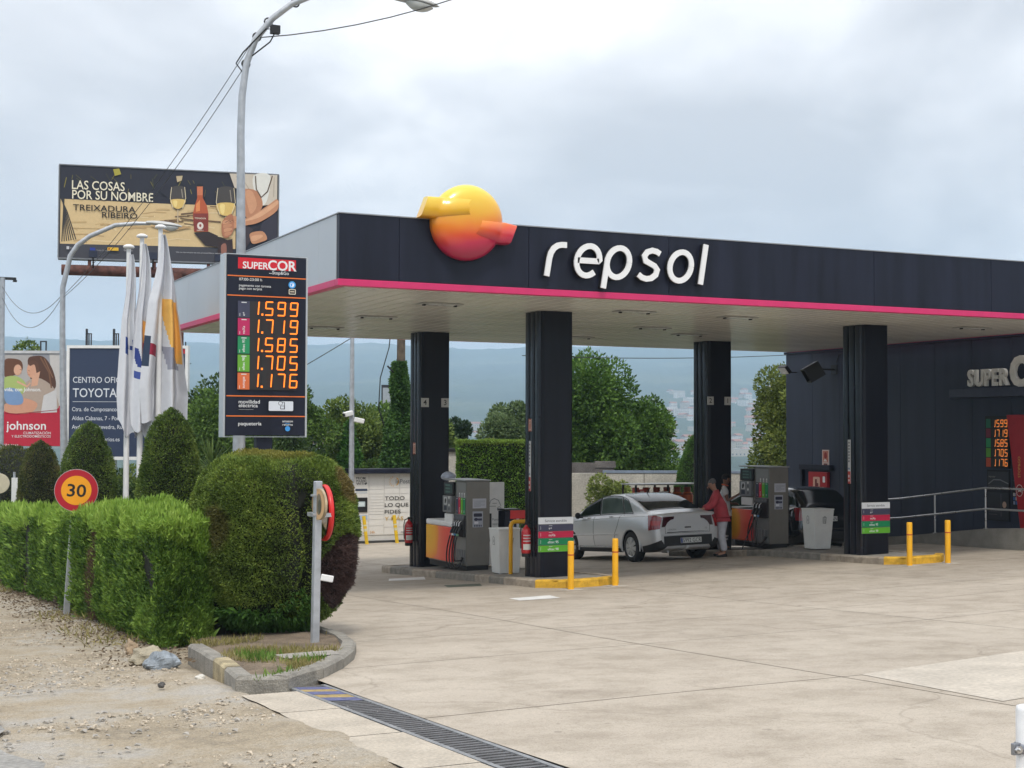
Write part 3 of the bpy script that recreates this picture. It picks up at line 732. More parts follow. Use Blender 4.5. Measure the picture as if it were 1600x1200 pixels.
# columns
def column(x0, x1, y0, y1, nums=None):
    zb = min(G(x0, y0), G(x1, y1))+.05; zt = CZ0-.006
    c = MB(); r = .05
    pts = [(x0+.10,y0),(x1-.04,y0),(x1-.012,y0+.012),(x1,y0+.04),(x1,y1-.04),(x1-.04,y1),(x0+.10,y1),(x0+.05,y1-.03),(x0+.05,y0+.03)]
    c.prism(pts, zb, zt); cc = cp('column', c, colm)
    d = (y1-y0-.08)/3
    for k in range(3):
        ya = y0+.04+k*d+.01; yb = y0+.04+(k+1)*d-.01
        m_ = MB(); m_.smooth = False
        m_.prism([(x0+.05,ya),(x0+.01,ya+.015),(x0,ya+.05),(x0,yb-.05),(x0+.01,yb-.015),(x0+.05,yb)][::-1], zb, zt)
        part('flute', m_.shift(OFF), mat('column_gloss', (.010,.011,.018), .2, var=.2, spec=.55), cc)
    m_ = MB(); m_.box(x0+.02, y0-.012, zb, x1+.012, y1+.012, zb+.035) if False else None
    return cc
cA = column(11.38,12.04,22.66,23.30); cA2 = column(11.5,12.18,28.5,29.14); cB = column(18.34,19.0,22.58,23.22); cB2 = column(18.46,19.14,28.2,28.84)
def plate(txt, x, y, z, col_):
    p = Print(); p.rrect(-.085,-.095,.085,.095,.02, sr(200,200,196)); p.text(txt, 0, -.05, .16, (.03,.03,.03), .01, 'CENTER')
    b = MB(); b.box(-.085,0,-.095,.085,.012,.095)
    o = part('number_plate', b, white, col_, (x+OFF[0], y-.014+OFF[1], z+OFF[2])); part('number', p.mb, None, o)
plate('4', 11.61, 28.5, 3.41, cA2); plate('3', 12.07, 28.5, 3.41, cA2); plate('2', 18.55, 28.2, 3.53, cB2); plate('1', 19.02, 28.2, 3.53, cB2)
# service board: five plates
def service_board(xc, y, z0, z1, col_):
    H = z1-z0; W = .69; rows = [('Servicio atendido', sr(222,224,226), (.05,.05,.06)), ('e+', sr(62,62,84), (.8,.8,.8)), ('neXa', sr(190,20,66), (.8,.8,.8)), ('efitec 95', sr(0,128,78), (.8,.8,.8)), ('efitec 98', sr(92,170,36), (.8,.8,.8))]
    hs = [.21,.19,.2,.2,.2]; z = z1
    root = None
    for i, (t_, c, tcol) in enumerate(rows):
        h = hs[i]*H; z -= h
        b = MB(); b.box(-W/2,-.012,.004,W/2,0,h-.004); o = part('service_plate', b, mat('plate_backing', (.3,.3,.3)), col_, (xc+OFF[0], y-.003+OFF[1], z+OFF[2]))
        p = Print(); p.mb.v = []; p.rect(-W/2+.002,.006,W/2-.002,h-.006,c)
        if i == 0: p.text(t_, 0, h*.32, .062, tcol, .002, 'CENTER')
        else:
            p.text(t_, -.16 if i > 2 else -.14, h*.26, .062, tcol, .006); p.rect(-W/2+.045,h*.25,-W/2+.05,h*.75,(.7,.7,.7)); p.rect(-.14,h*.78,-.07,h*.83,(.7,.7,.7))
        part('print', p.mb, None, o, (0,-.0125,0))
service_board(11.70, 22.66, .70, 1.31, cA); service_board(18.66, 22.58, .84, 1.45, cB)
# small notices on the fluted sides of columns
def side_notice(x, y, z0, z1, w_, kind_, col_):
    p = Print(); H = z1-z0
    if kind_ == 'ext':
        p.rect(0,0,w_,H, sr(170,80,58)); p.rect(w_*.12,H*.08,w_*.88,H*.92, sr(212,170,150)); p.poly([(w_*.35,H*.2),(w_*.65,H*.2),(w_*.65,H*.62),(w_*.35,H*.62)], sr(150,50,40)); p.rect(w_*.4,H*.66,w_*.6,H*.8,(.1,.03,.03))
    else:
        p.rect(0,H*.30,w_,H, sr(205,205,205)); p.rect(0,0,w_,H*.28, sr(190,62,48))
        for q in range(7): p.ell(w_*.5, H*(.93-.07*q), w_*.3, H*.022, (.1,.1,.12), 8)
        p.rect(w_*.15,H*.32,w_*.85,H*.36, sr(120,140,160)); p.rect(w_*.3,H*.05,w_*.7,H*.1, (.8,.8,.8)); p.rect(w_*.3,H*.14,w_*.7,H*.2, (.8,.8,.8))
    b = MB(); b.box(0,.0005,0,w_,.006,H)
    o = part('notice', b, white, col_, (x-.008+OFF[0], y+OFF[1], z0+OFF[2]), (0,0,R_(-90))); part('print', p.mb, None, o)
side_notice(11.38, 23.07, 2.80, 3.02, .12, 'ext', cA); side_notice(11.38, 23.05, 1.75, 2.63, .07, 'strip', cA)
side_notice(11.5, 28.86, 2.32, 2.56, .14, 'ext', cA2)
side_notice(18.34, 23.0, 1.80, 2.66, .08, 'strip', cB)

# fascia lettering: six solid white letters on dark standoffs
ls = empty('fascia_lettering', (10.22, 20.12, 5.23), 'row of six white raised letters spelling the fuel company name on the dark canopy front', 'sign')
def arc(cx_, cz_, rx2, rz2, a0, a1, n=18): return [(cx_+rx2*math.cos(R_(a0+(a1-a0)*k/n)), cz_+rz2*math.sin(R_(a0+(a1-a0)*k/n))) for k in range(n+1)]
XH = .50; XS = .86; lw = .090/XH
def letter(strokes, x):
    m_ = MB()
    for q_, s_ in enumerate(strokes):
        v, f = ribbon([(a*XS+.17*b, b) for a, b in s_], lw)
        v = [(a*XH, b*XH) for a, b in v]; extrude2d(m_, v, f, -.028-.0025*q_, 0)
    o = part('letter', m_, mat('letter_white', (.82,.82,.82), .35, var=.03), ls, (x-10.22, 0, 0))
    m2 = MB()
    for q_, s_ in enumerate(strokes):
        v, f = ribbon([(a*XS+.17*b, b) for a, b in s_], lw*.96)
        v = [(a*XH, b*XH) for a, b in v]; extrude2d(m2, v, f, .002-.001*q_, .085)
    part('letter_return', m2, black, o)
R1 = .47
letter([[(0,-.05),(0,.5),(.03,.68),(.12,.83),(.26,.92),(.42,.95),(.62,.95)]], 10.22)
letter([[(.06,.50),(.95,.50)]+arc(.5,.5,R1,R1,4,312,22)], 10.69)
letter([arc(.5,.5,R1,R1,0,360,28), [(.03,.62),(.03,-.34)]], 11.235)
letter([[(.78,.86),(.62,.93),(.42,.96),(.22,.90),(.12,.76),(.20,.61),(.42,.53),(.62,.46),(.75,.34),(.72,.18),(.55,.06),(.34,.03),(.14,.07),(-.02,.16)]], 11.86)
letter([arc(.5,.5,R1,R1,0,360,28)], 12.40)
letter([[(0,-.05),(0,1.27)]], 13.04)
# round emblem with two swept bands
em = empty('fascia_emblem', (8.87, 20.19, 5.95), 'glossy yellow, orange and magenta globe emblem with two swept bands, half above the canopy front', 'emblem')
def emblem_mat():
    m = bpy.data.materials.new('emblem_gradient'); m.use_nodes = True; t = m.node_tree; b = t.nodes['Principled BSDF']; L = t.links
    tc_ = t.nodes.new('ShaderNodeTexCoord'); sx = t.nodes.new('ShaderNodeSeparateXYZ'); L.new(tc_.outputs['Object'], sx.inputs[0])
    a = t.nodes.new('ShaderNodeMath'); a.operation = 'MULTIPLY_ADD'; a.inputs[1].default_value = -.18; L.new(sx.outputs[0], a.inputs[0]); L.new(sx.outputs[2], a.inputs[2])
    n = t.nodes.new('ShaderNodeTexNoise'); n.inputs['Scale'].default_value = 1.3; L.new(tc_.outputs['Object'], n.inputs['Vector'])
    a2 = t.nodes.new('ShaderNodeMath'); a2.operation = 'MULTIPLY_ADD'; a2.inputs[1].default_value = .3; L.new(n.outputs['Fac'], a2.inputs[0]); L.new(a.outputs[0], a2.inputs[2])
    mr = t.nodes.new('ShaderNodeMapRange'); mr.inputs[1].default_value = -.42; mr.inputs[2].default_value = .68; L.new(a2.outputs[0], mr.inputs[0])
    r = t.nodes.new('ShaderNodeValToRGB'); c = r.color_ramp
    c.elements[0].position = .05; c.elements[0].color = (.42,.01,.06,1); c.elements[1].position = .92; c.elements[1].color = (.80,.60,.05,1)
    for p, q in ((.22,(.55,.02,.07)),(.36,(.72,.08,.03)),(.5,(.80,.22,.01)),(.66,(.80,.40,.015))): e = c.elements.new(p); e.color = (*q, 1)
    L.new(mr.outputs[0], r.inputs[0]); L.new(r.outputs[0], b.inputs['Base Color']); b.inputs['Roughness'].default_value = .3; b.inputs['Coat Weight'].default_value = .5; b.inputs['Coat Roughness'].default_value = .1
    return m
emt = emblem_mat()
mb = MB(); mb.smooth = True
def dome(u, v):
    t = 2*math.pi*u; r = min(1, v*1.02); sh = 1+.02*math.cos(2*(t-R_(50)))
    q = math.sin(r*math.pi/2)**.9 if False else r
    return (.585*sh*q*math.cos(t), -.08-.22*math.sqrt(max(0, 1-q**2.6)), .575*sh*q*math.sin(t))
mb.grid(dome, 48, 14, flip=True)
mb.grid(lambda u, v: (.585*(1+.02*math.cos(2*(2*math.pi*u-R_(50))))*math.cos(2*math.pi*u), -.08+.08*v, .575*(1+.02*math.cos(2*(2*math.pi*u-R_(50))))*math.sin(2*math.pi*u)), 48, 1, flip=True)
part('globe', mb, emt, em)
def domey(x, z):
    r = math.hypot(x/.585, z/.575); return -.08-.22*math.sqrt(max(0, 1-min(1, r)**2.6))
def band(pts_lo, pts_hi):
    """swept band: stands free outside the globe, lies on it inside and dies away at its inner end"""
    m_ = MB(); n = len(pts_lo); VV = [(0,0),(.0,.55),(.03,.85),(.10,1),(.5,1.02),(.90,1),(.97,.85),(1,.55),(1,0)]
    def f(u, k_):
        v, d = VV[k_]; i = u*(n-1); k = min(int(i), n-2); a = i-k
        p = Vector(pts_lo[k]).lerp(Vector(pts_lo[k+1]), a).lerp(Vector(pts_hi[k]).lerp(Vector(pts_hi[k+1]), a), v)
        top = -max(.20-.12*max(0, u-.5), -domey(p.x, p.y)+.040*(1-u)-.010)
        return (p.x, top*d if d < 1 else top-.012*(d-1)*50*0, p.y)
    nu = 26; nv = len(VV)-1; vs_ = [f(a/nu, b) for a in range(nu+1) for b in range(nv+1)]
    m_.smooth = True; m_.add(vs_, [(a*(nv+1)+b, (a+1)*(nv+1)+b, (a+1)*(nv+1)+b+1, a*(nv+1)+b+1) for a in range(nu) for b in range(nv)]); m_.smooth = False
    m_.add([f(0, b) for b in range(nv+1)], [tuple(range(nv+1))]); return m_
part('band', band([(-.80,.03),(-.50,.02),(-.15,.05),(.28,.10)], [(-.68,.345),(-.4,.35),(-.1,.35),(.24,.34)]), emt, em)
part('band', band([(.67,-.30),(.45,-.30),(.1,-.24),(-.15,-.16)], [(.79,.0),(.6,.035),(.25,.04),(-.1,.03)]), emt, em)

# ================================================================== shop building
sh = empty('shop_building', (23.5, 32.06, .3), 'dark blue clad shop building beside the canopy, with a red doorway at its near end', 'building')
SO = (-23.5, -32.06, -.3)
mb = MB(); mb.box(23.56, 10, -.6, 31, 32.0, 4.72); mb.shift(SO); part('core', mb, mat('navy_core', (.02,.022,.035), .6), sh)
wy = [32.06, 30.92, 29.8, 28.68, 27.5, 26.3, 25.1, 23.9]
ys_ = wy+[22.7, 21.5, 20.3, 19.1, 17.9, 16.7, 15.5]
for a, b in zip(ys_[:-1], ys_[1:]):
    zt = 4.90; zb = -.3
    mb = MB(); mb.box(23.5, b+.005, zb, 23.56, a-.005, zt)
    part('wall_panel', mb.shift(SO), navy2, sh, bevel=.004)
for i in range(6):
    a = 23.5+i*1.25; mb = MB(); mb.box(a+.07 if i == 0 else a+.005, 32.0, -.3, a+1.245, 32.06, 4.9); part('wall_panel', mb.shift(SO), navy2, sh)
mb = MB(); mb.box(23.46, 10, 4.905, 31, 32.1, 4.96); part('roof_edge', mb.shift(SO), navy, sh)
# threshold awning strip and raised letters SUPERCOR
mb = MB(); mb.box(23.30, 17, 3.60, 23.5, 25.62, 3.80); part('awning_strip', mb.shift(SO), mat('awning_navy', (.05,.055,.09), .3), sh, bevel=.01)
sg = empty('shop_lettering', (23.42, 25.08, 3.86), 'large pale raised letters of the shop name over the dark awning strip', 'sign')
def solid_text(s_, size, bold, depth, m, parent, loc, rz, name='letter', sx=1.):
    x = 0
    for ch in s_:
        v, f = text2d(ch, size, bold); v = [(a*sx, b) for a, b in v]
        mb_ = MB(); extrude2d(mb_, v, f, -depth, 0)
        c, q = math.cos(rz), math.sin(rz)
        part(name, mb_, m, parent, (loc[0]+x*c, loc[1]+x*q, loc[2]), (0,0,rz)); x += (max(a for a, b in v)+size*.06)
    return x
lp = mat('letter_pale', (.80,.80,.76), .5)
xx = solid_text('SUPER', .50, .035, .08, lp, sg, (0,0,0), R_(-90), sx=.82)
solid_text('COR', .86, .05, .08, lp, sg, (0,-xx-.02,-.02), R_(-90), sx=.85)
# price board on the wall
def priceboard(parent, y1, y0, z0, z1):
    H = z1-z0; W = y1-y0
    b = MB(); b.box(0,-.05,0,W,0,H); o = part('price_display', b, black, parent, (23.49+SO[0], y1+SO[1], z0+SO[2]), (0,0,R_(-90)))
    p = Print(); cols = [sr(30,110,80), sr(120,40,60), sr(40,150,90), sr(90,160,50), sr(190,80,50)]
    dg = MB()
    for i, t_ in enumerate(['1599','1719','1585','1705','1176']):
        zb = H*(.96-.19*(i+1)); h = H*.175
        p.rect(W*.04,zb,W*.24,zb+h,cols[i]); p.rect(W*.26,zb,W*.97,zb+h,sr(44,46,44))
        for k, ch in enumerate(t_):
            d1 = MB(); digit(d1, ch, W*(.34+.165*k), zb+h*.12, W*.10, h*.74, .018, y=-.056); part('led_digit', d1, mat('led_dim', (.95,.30,.06), .5, emit=.35), o, (0,-.004,0))
        dg = MB(); dg.add([(W*.41,-.056,zb+h*.08),(W*.435,-.056,zb+h*.08),(W*.435,-.056,zb+h*.2),(W*.41,-.056,zb+h*.2)], [(0,1,2,3)]); part('led_point', dg, mat('led_dim', (.95,.30,.06)), o, (0,-.004,0))
    part('print', p.mb, None, o, (0,-.051,0))
priceboard(sh, 24.64, 23.93, 2.05, 3.18)
p = Print(); p.rect(0,0,.66,1.12,sr(14,16,26)); p.rect(.02,.70,.64,1.08,sr(52,54,60))
p.line([(.04,.80),(.2,.9),(.4,.9),(.64,.82)], .025, sr(120,122,126)); p.text('repostar', .05,.95,.06,sr(150,150,140)); p.line([(.05,.76),(.5,.76)],.006,sr(110,110,110))
p.rect(.02,.02,.64,.62,sr(40,42,50)); p.line([(.42,.1),(.42,.6)],.012,sr(100,100,105)); p.ell(.52,.36,.06,.07,sr(190,160,140)); p.line([(.05,.2),(.38,.2)],.008,sr(110,110,110)); p.line([(.05,.14),(.3,.14)],.008,sr(110,110,110))
b = MB(); b.box(0,0,0,.66,.03,1.12); o = part('wall_poster', b, black, sh, (23.465+SO[0], 24.62+SO[1], .88+SO[2]), (0,0,R_(-90))); part('print', p.mb, None, o)
p = Print(); p.rect(0,0,.24,1.7,sr(18,20,32))
for q in range(3):
    for k in range(3): p.rect(.03+.065*k,.06+.09*q,.08+.065*k,.13+.09*q,[sr(150,160,190),sr(60,110,180),sr(190,190,190)][(q+k)%3])
for q in range(9): p.line([(.03,.45+.13*q),(.2,.45+.13*q)],.01,sr(70,72,84))
b = MB(); b.box(0,0,0,.24,.02,1.7); o = part('side_notice', b, black, sh, (23.475+SO[0], 23.88+SO[1], 1.2+SO[2]), (0,0,R_(-90))); part('print', p.mb, None, o)
# red doorway: slanted red surround, glass door
red = mat('red_surround', (.42,.012,.02), .35, var=.06)
mb = MB(); mb.prism([(23.96,3.2),(23.58,.70),(23.30,.70),(23.30,3.05),(21.3,3.05),(21.3,.70),(21.02,.70),(20.64,3.2)], 23.40, 23.498, 'x'); part('red_surround', mb.shift(SO), red, sh, bevel=.01)
mb = MB(); mb.box(23.46, 21.305, .72, 23.48, 23.295, 3.045); dr = part('glass_door', mb.shift(SO), mat('door_glass', (.45,.44,.40), .1, spec=.8), sh)
mb = MB(); 
for y in (21.3, 22.27, 23.2): mb.box(23.43,y+.008,.72,23.455,y+.07,3.04)
part('door_frame', mb.shift(SO), steel, dr)
p = Print(); p.text('STOP&GO', 0, 0, .10, sr(214,170,80), .003, rot=R_(90)); p.ell(-.03,-.28,.10,.13,sr(225,200,190)); p.ell(-.03,-.28,.085,.115,sr(130,12,24)); p.poly([(-.09,-.33),(-.05,-.26),(.02,-.25),(.03,-.33),(.0,-.30),(-.05,-.30)],sr(235,225,220))
part('print', p.mb, None, sh, (23.397+SO[0], 23.56+SO[1], 1.85+SO[2]), (0,0,R_(-90)))
# hatch with red cabinet, notices, lamps on the wall
mb = MB(); mb.box(23.36, 30.05, 1.85, 23.5, 31.32, 1.98); mb.box(23.40, 31.25, .6, 23.5, 31.32, 1.85); part('hatch_hood', mb.shift(SO), navy, sh)
mb = MB(); mb.box(23.40, 30.2, .95, 23.495, 30.97, 1.80); cab = part('red_cabinet', mb.shift(SO), red, sh, bevel=.01)
p = Print(); p.rrect(.2,.35,.48,.72,.04,sr(214,170,150)); p.poly([(.28,.42),(.42,.42),(.42,.56),(.36,.56),(.36,.66),(.28,.66)],sr(110,20,24)); p.rrect(.60,.58,.70,.74,.03,sr(230,230,230)); p.rect(.56,.2,.7,.3,sr(60,10,14))
part('print', p.mb, None, cab, (23.398+SO[0], 30.97+SO[1], .95+SO[2]), (0,0,R_(-90)))
p = Print(); p.rect(0,0,.28,.42,sr(226,200,188)); p.rect(.03,.10,.25,.39,sr(196,120,96)); p.ell(.14,.27,.06,.09,sr(150,40,36)); p.rect(.06,.02,.22,.07,sr(120,60,50)); p.poly([(.05,.12),(.12,.2),(.22,.12)],sr(230,215,205))
b = MB(); b.box(0,0,0,.28,.01,.42); o = part('fire_notice', b, white, sh, (23.485+SO[0], 30.5+SO[1], 1.95+SO[2]), (0,0,R_(-90))); part('print', p.mb, None, o)
p = Print(); p.rect(0,0,.24,.28,sr(214,130,170)); p.rect(.03,.14,.21,.25,sr(235,200,215)); p.text('AVISO',.03,.04,.06,sr(110,30,70))
b = MB(); b.box(0,0,0,.24,.01,.28); o = part('pink_notice', b, white, sh, (23.485+SO[0], 29.02+SO[1], 1.38+SO[2]), (0,0,R_(-90))); part('print', p.mb, None, o)
mb = MB(); mb.box(-.09,-.1,-.2,.09,0,.24); o = part('intercom', mb, white, sh, (23.5+SO[0], 28.85+SO[1], 1.02+SO[2]), (0,0,R_(-90)), bevel=.03)
mb = MB(); mb.box(-.06,-.105,.02,.06,-.101,.16); part('speaker_grille', mb, black, o)
fl = empty('wall_floodlight', (23.5, 31.6, 4.42), 'small white faced floodlight on a bracket at the far corner of the dark shop wall', 'floodlight')
mb = MB(); mb.box(-.34,-.02,-.03,0,.02,.0); mb.box(-.36,-.05,-.05,-.3,.05,.04); part('bracket', mb, black, fl)
mb = MB(); mb.box(-.05,-.17,-.12,.05,.17,.12); hd = part('lamp_body', mb, black, fl, (-.38,0,.05), (0,R_(-40),0), bevel=.01)
mb = MB(); mb.box(-.056,-.15,-.10,-.051,.15,.10); part('lamp_face', mb, mat('lamp_face', (.7,.7,.68), .25), hd)
bx = empty('wall_projector', (23.5, 30.0, 4.42), 'black box shaped spotlight on an arm near the top of the dark shop wall', 'spotlight')
mb = MB(); mb.box(-.45,-.03,-.02,0,.03,.02); mb.box(-.02,-.12,-.12,0,.12,.12); part('bracket', mb, black, bx)
mb = MB(); mb.box(-.02,-.23,-.2,.02,.23,.2); mb.box(.02,-.23,-.2,.4,-.19,.2); mb.box(.02,.19,-.2,.4,.23,.2); mb.box(.02,-.19,-.2,.4,.19,-.16); mb.box(.02,-.19,.16,.4,.19,.2)
part('housing', mb, black, bx, (-.48,0,.02), (0,R_(150),R_(-25)))
mb = MB(); mb.tube([(23.49,29.9,4.6),(23.49,29.8,4.8),(23.49,29.4,4.86),(23.49,28.4,4.86)], .012, 6); part('cable', mb.shift(SO), black, sh)
# ramp with stone kerb, steel railing
rm = empty('ramp', (22.3, 24, .4), 'concrete ramp with low side wall rising to the shop door', 'ramp')
RY = [29.5, 26.3, 25.0, 23.55, 22.3, 20, 16]; RZ = [.16, .44, .60, .78, .85, .86, .86]
mb = MB(); vs_ = []
for y, z in zip(RY, RZ): vs_ += [(22.3,y,G(22.3,y)-.2),(22.3,y,z),(22.55,y,z+.004),(23.5,y,z-.02)]
mb.add(vs_, [(i*4+q, i*4+q+1, (i+1)*4+q+1, (i+1)*4+q) for i in range(len(RY)-1) for q in range(3)])
mb.shift((-22.3,-24,-.4)); part('ramp_slab', mb, mat('ramp_concrete', (.235,.225,.20), .85, var=.2, scale=3, fine=.2, bump=.3), rm)
rl = empty('ramp_railing', (22.4, 24, .6), 'stainless steel two bar handrail along the ramp to the shop door', 'railing')
def rz_(y): return float(np.interp(-y, [-v for v in RY], RZ))
pts = [(22.4, y, rz_(y)+.86) for y in (27.3,26.2,25.0,23.55)]+[(22.4,22.3,rz_(22.3)+.80),(22.4,18,rz_(20)+.80)]
for dz, nm in ((0,'top_rail'),(-.44,'lower_rail')):
    mb = MB(); mb.tube([(a-22.4,b-24,c+dz-.6) for a, b, c in pts], .022, 10); part(nm, mb, steel, rl)
for y in (27.2, 25.1, 23.55, 21.9, 20.2, 18.5):
    mb = MB(); mb.tube([(0,y-24,rz_(y)-.6),(0,y-24,rz_(y)+(.86 if y > 23 else .8)-.6)], .02, 10); mb.lathe([(.05,rz_(y)-.6+.012),(.05,rz_(y)-.6)], 12, (0,y-24,0)); part('rail_post', mb, steel, rl)
# ================================================================== price totem
tz0, tz1 = 2.72, 5.12
gz = G(5.4, 19.1)
tt = empty('price_sign', (5.45, 19.12, gz), 'tall dark price totem with orange lit digits behind the rounded bush', 'price sign')
mb = MB(); mb.box(-.545,-.12,tz0-gz,.545,.12,tz1-gz); part('cabinet', mb, navy, tt, bevel=.006)
mb = MB(); mb.box(-.575,-.10,tz0-gz-.01,-.549,.125,tz1-gz+.01); mb.box(.549,-.10,tz0-gz-.01,.575,.125,tz1-gz+.01); mb.box(-.575,-.10,tz1-gz+.011,.575,.125,tz1-gz+.022); mb.box(-.575,-.1,tz0-gz-.022,.575,.125,tz0-gz-.011); part('edge_frame', mb, alu, tt)
mb = MB(); mb.box(-.11,-.06,-.1,.11,.06,tz0-gz-.024); part('pole', mb, navy, tt)
def q(x, y): return ((x-272.5)/425*1.09, (1060-y)/1000*2.4)
p = Print(); FR = (0,-.1215,tz0-gz)
org = sr(236,120,50); wt = (.78,.78,.78)
def R4(x0,y0,x1,y1,c): a = q(x0,y1); b = q(x1,y0); p.rect(a[0],a[1],b[0],b[1],c)
R4(117,72,428,134,sr(206,20,40))
a = q(142,131); p.text('SUPER', a[0], a[1], .128, wt, .018, sx=.98); a = q(276,133); p.text('COR', a[0], a[1], .185, wt, .022, sx=1.0)
a = q(300,157); p.text('Stop&Go', a[0], a[1], .062, wt, .004, sx=1.0); a = q(282,153); p.line([(a[0],a[1]),(a[0]+.045,a[1])], .006, wt)
for y in (175, 284, 841, 952): a = q(62,y); b = q(483,y); p.line([(a[0],a[1]),(b[0],b[1])], .014, org)
a = q(123,200); p.text('07:00-23:00 h', a[0], a[1], .052, wt, .002, sx=1.1)
a = q(123,233); p.text('pagamento con tarxeta', a[0], a[1], .046, wt, .002, sx=1.02); a = q(123,250); p.text('pago con tarjeta', a[0], a[1], .046, wt, .002, sx=1.05)
a = q(407,212); p.ell(a[0],a[1],.05,.05,sr(64,160,230)); p.ring(a[0],a[1],.03,.03,.008,(.85,.9,1)); p.rect(a[0]+.0,a[1]-.02,a[0]+.02,a[1]+.01,(.85,.9,1))
a = q(389,266); b = q(427,236); p.rrect(a[0],a[1],b[0],b[1],.012,sr(222,214,196)); p.rrect(a[0]+.01,a[1]+.01,b[0]-.01,b[1]-.01,.006,sr(34,32,36)); p.rect(a[0]+.02,a[1]+.03,b[0]-.02,a[1]+.045,sr(200,190,170))
R4(118,314,434,806,sr(38,38,40))
rows = [(314,404,sr(62,64,86),'e+'),(410,504,sr(186,34,92),'neXa'),(512,606,sr(30,138,88),'efitec 95'),(613,706,sr(104,166,50),'efitec 98'),(713,805,sr(214,108,58),'autogas')]
for y0, y1, c, t_ in rows:
    R4(117,y0,180,y1,c); a = q(150,y1-8); p.text(t_, a[0]+.012, a[1], .05, (.8,.8,.8), .004, rot=R_(90)); a = q(128,y1-5); p.line([(a[0],a[1]),(a[0],a[1]+.04)], .006, (.7,.7,.7)); a = q(136,y0+8); p.line([(a[0],a[1]),(a[0]+.07,a[1])], .012, (.7,.7,.7))
    for k in range(1,4): a = q(180+64*k,y1-1); b = q(180+64*k,y0); p.rect(a[0]-.003,a[1],a[0]+.003,b[1],(.012,.012,.012))
a = q(124,882); p.text('movilidad', a[0], a[1], .068, wt, .006, sx=1.12); a = q(124,903); p.text('eléctrica', a[0], a[1], .068, wt, .006, sx=1.12); a = q(124,916); p.line([(a[0],a[1]),(a[0]+.2,a[1])], .003, (.5,.5,.5))
a = q(283,922); b = q(415,868); p.rrect(a[0],a[1],b[0],b[1],.015,sr(214,218,226))
a = q(350,915); dk = (.03,.03,.04)
p.ring(a[0]-.01,a[1]+.085,.03,.028,.006,dk); p.line([(a[0]-.01,a[1]+.01),(a[0]+.045,a[1]+.01),(a[0]+.045,a[1]+.10),(a[0]+.01,a[1]+.10)], .008, dk); p.line([(a[0]-.01,a[1]+.01),(a[0]-.01,a[1]+.05)], .008, dk); p.line([(a[0],a[1]+.05),(a[0]+.04,a[1]+.05)], .006, dk)
a = q(122,1003); p.text('paquetería', a[0], a[1], .068, wt, .006, sx=1.1)
a = q(385,985); p.text('amazon', a[0], a[1], .044, wt, .006, 'CENTER', sx=1.1); a = q(385,1004); p.text('returns', a[0], a[1], .044, wt, .004, 'CENTER', sx=1.1); a = q(385,1021); p.ell(a[0],a[1],.035,.035,sr(64,150,220))
p.line([(a[0]-.04,a[1]+.078),(a[0],a[1]+.066),(a[0]+.03,a[1]+.076)], .006, sr(64,150,220))
part('printed_face', p.mb, None, tt, FR)
led = mat('led_orange', (1.0,.22,.015), .5, emit=.75, var=.02); LP_ = (0,-.1995,tz0-gz)
for (y0, y1, c, t_), s_ in zip(rows, ('1599','1719','1585','1705','1176')):
    h = .175; z = q(0,y1-14)[1]
    for k, ch in enumerate(s_):
        xx_ = [214, 256, 322, 389][k] if ch != '1' else ([181, 256, 322, 389][k]); x = q(xx_,0)[0]
        if ch == '1' and k: x = q([0,252,318,0][k],0)[0]
        d1 = MB(); digit(d1, ch, x, z, .095, h, .018, .07); part('led_digit', d1, led, tt, LP_)
    x = q(235,0)[0]; dg = MB(); dg.add([(x,0,z-.010),(x+.026,0,z-.010),(x+.026,0,z+.018),(x,0,z+.018)], [(0,1,2,3)]); part('led_point', dg, led, tt, LP_)

# ================================================================== lamp posts
def street_lamp(name, label, base, pts, rads, head, head_rot, head_tilt, scale=1., group='street lamps'):
    root = empty(name, base, label, 'street lamp', group=group)
    B = Vector(base)
    mb = MB(); mb.tube([Vector(p)-B for p in pts], rads, 14); part('post', mb, galv, root)
    m_ = MB(); m_.smooth = True
    def f(u, v):        # cobra head: flattened shell
        x = u; wv = .135*math.sin(math.pi*min(1, .10+u*.92))**.5; t = 2*math.pi*v
        zz = math.sin(t); return (x*.78, wv*math.cos(t), .075*math.sin(math.pi*min(1,.12+u*.88))**.5*(zz if zz > 0 else zz*.35))
    m_.grid(f, 14, 20); k = 20
    m_.add([f(0, q_/k) for q_ in range(k)], [tuple(range(k))]); m_.add([f(1, q_/k) for q_ in range(k)], [tuple(range(k))[::-1]])
    h = part('lamp_head', m_, mat('lamp_shell', (.42,.42,.41), .45, metal=.2, var=.12), root, Vector(head)-B, (0, head_tilt, head_rot))
    h.scale = (scale,)*3
    m_ = MB(); m_.smooth = True
    m_.grid(lambda u, v: (.33+.36*u, .115*math.sin(math.pi*min(.98,max(.02,u)))**.4*math.cos(math.pi+math.pi*v), -.02-.10*math.sin(math.pi*min(.97,max(.03,u)))**.5*math.sin(math.pi*v)), 12, 12)
    part('lens', m_, mat('lamp_glass', (.55,.56,.55), .08, spec=.9), h)
    return root
b0 = (5.68, 21.16, G(5.68, 21.16)+.1)
tl = street_lamp('street_lamp', 'tall thick grey street lamp rising behind the price totem', b0,
   [b0,(5.66,21.14,2.5),(5.64,21.05,5.36),(5.60,20.98,7.2),(5.61,20.96,7.72),(5.66,20.93,8.2),(5.78,20.86,8.57),(6.0,20.74,8.87),(6.25,20.6,9.08),(6.6,20.45,9.24),(7.0,20.25,9.32),(7.5,20.0,9.28)],
   [.105,.092,.068,.056,.053,.051,.049,.047,.045,.043,.04,.036], (7.45,20.02,9.22), math.atan2(-.55,1), R_(13), 1.12)
b1 = (5.16, 34.2, G(5.16, 34.2))
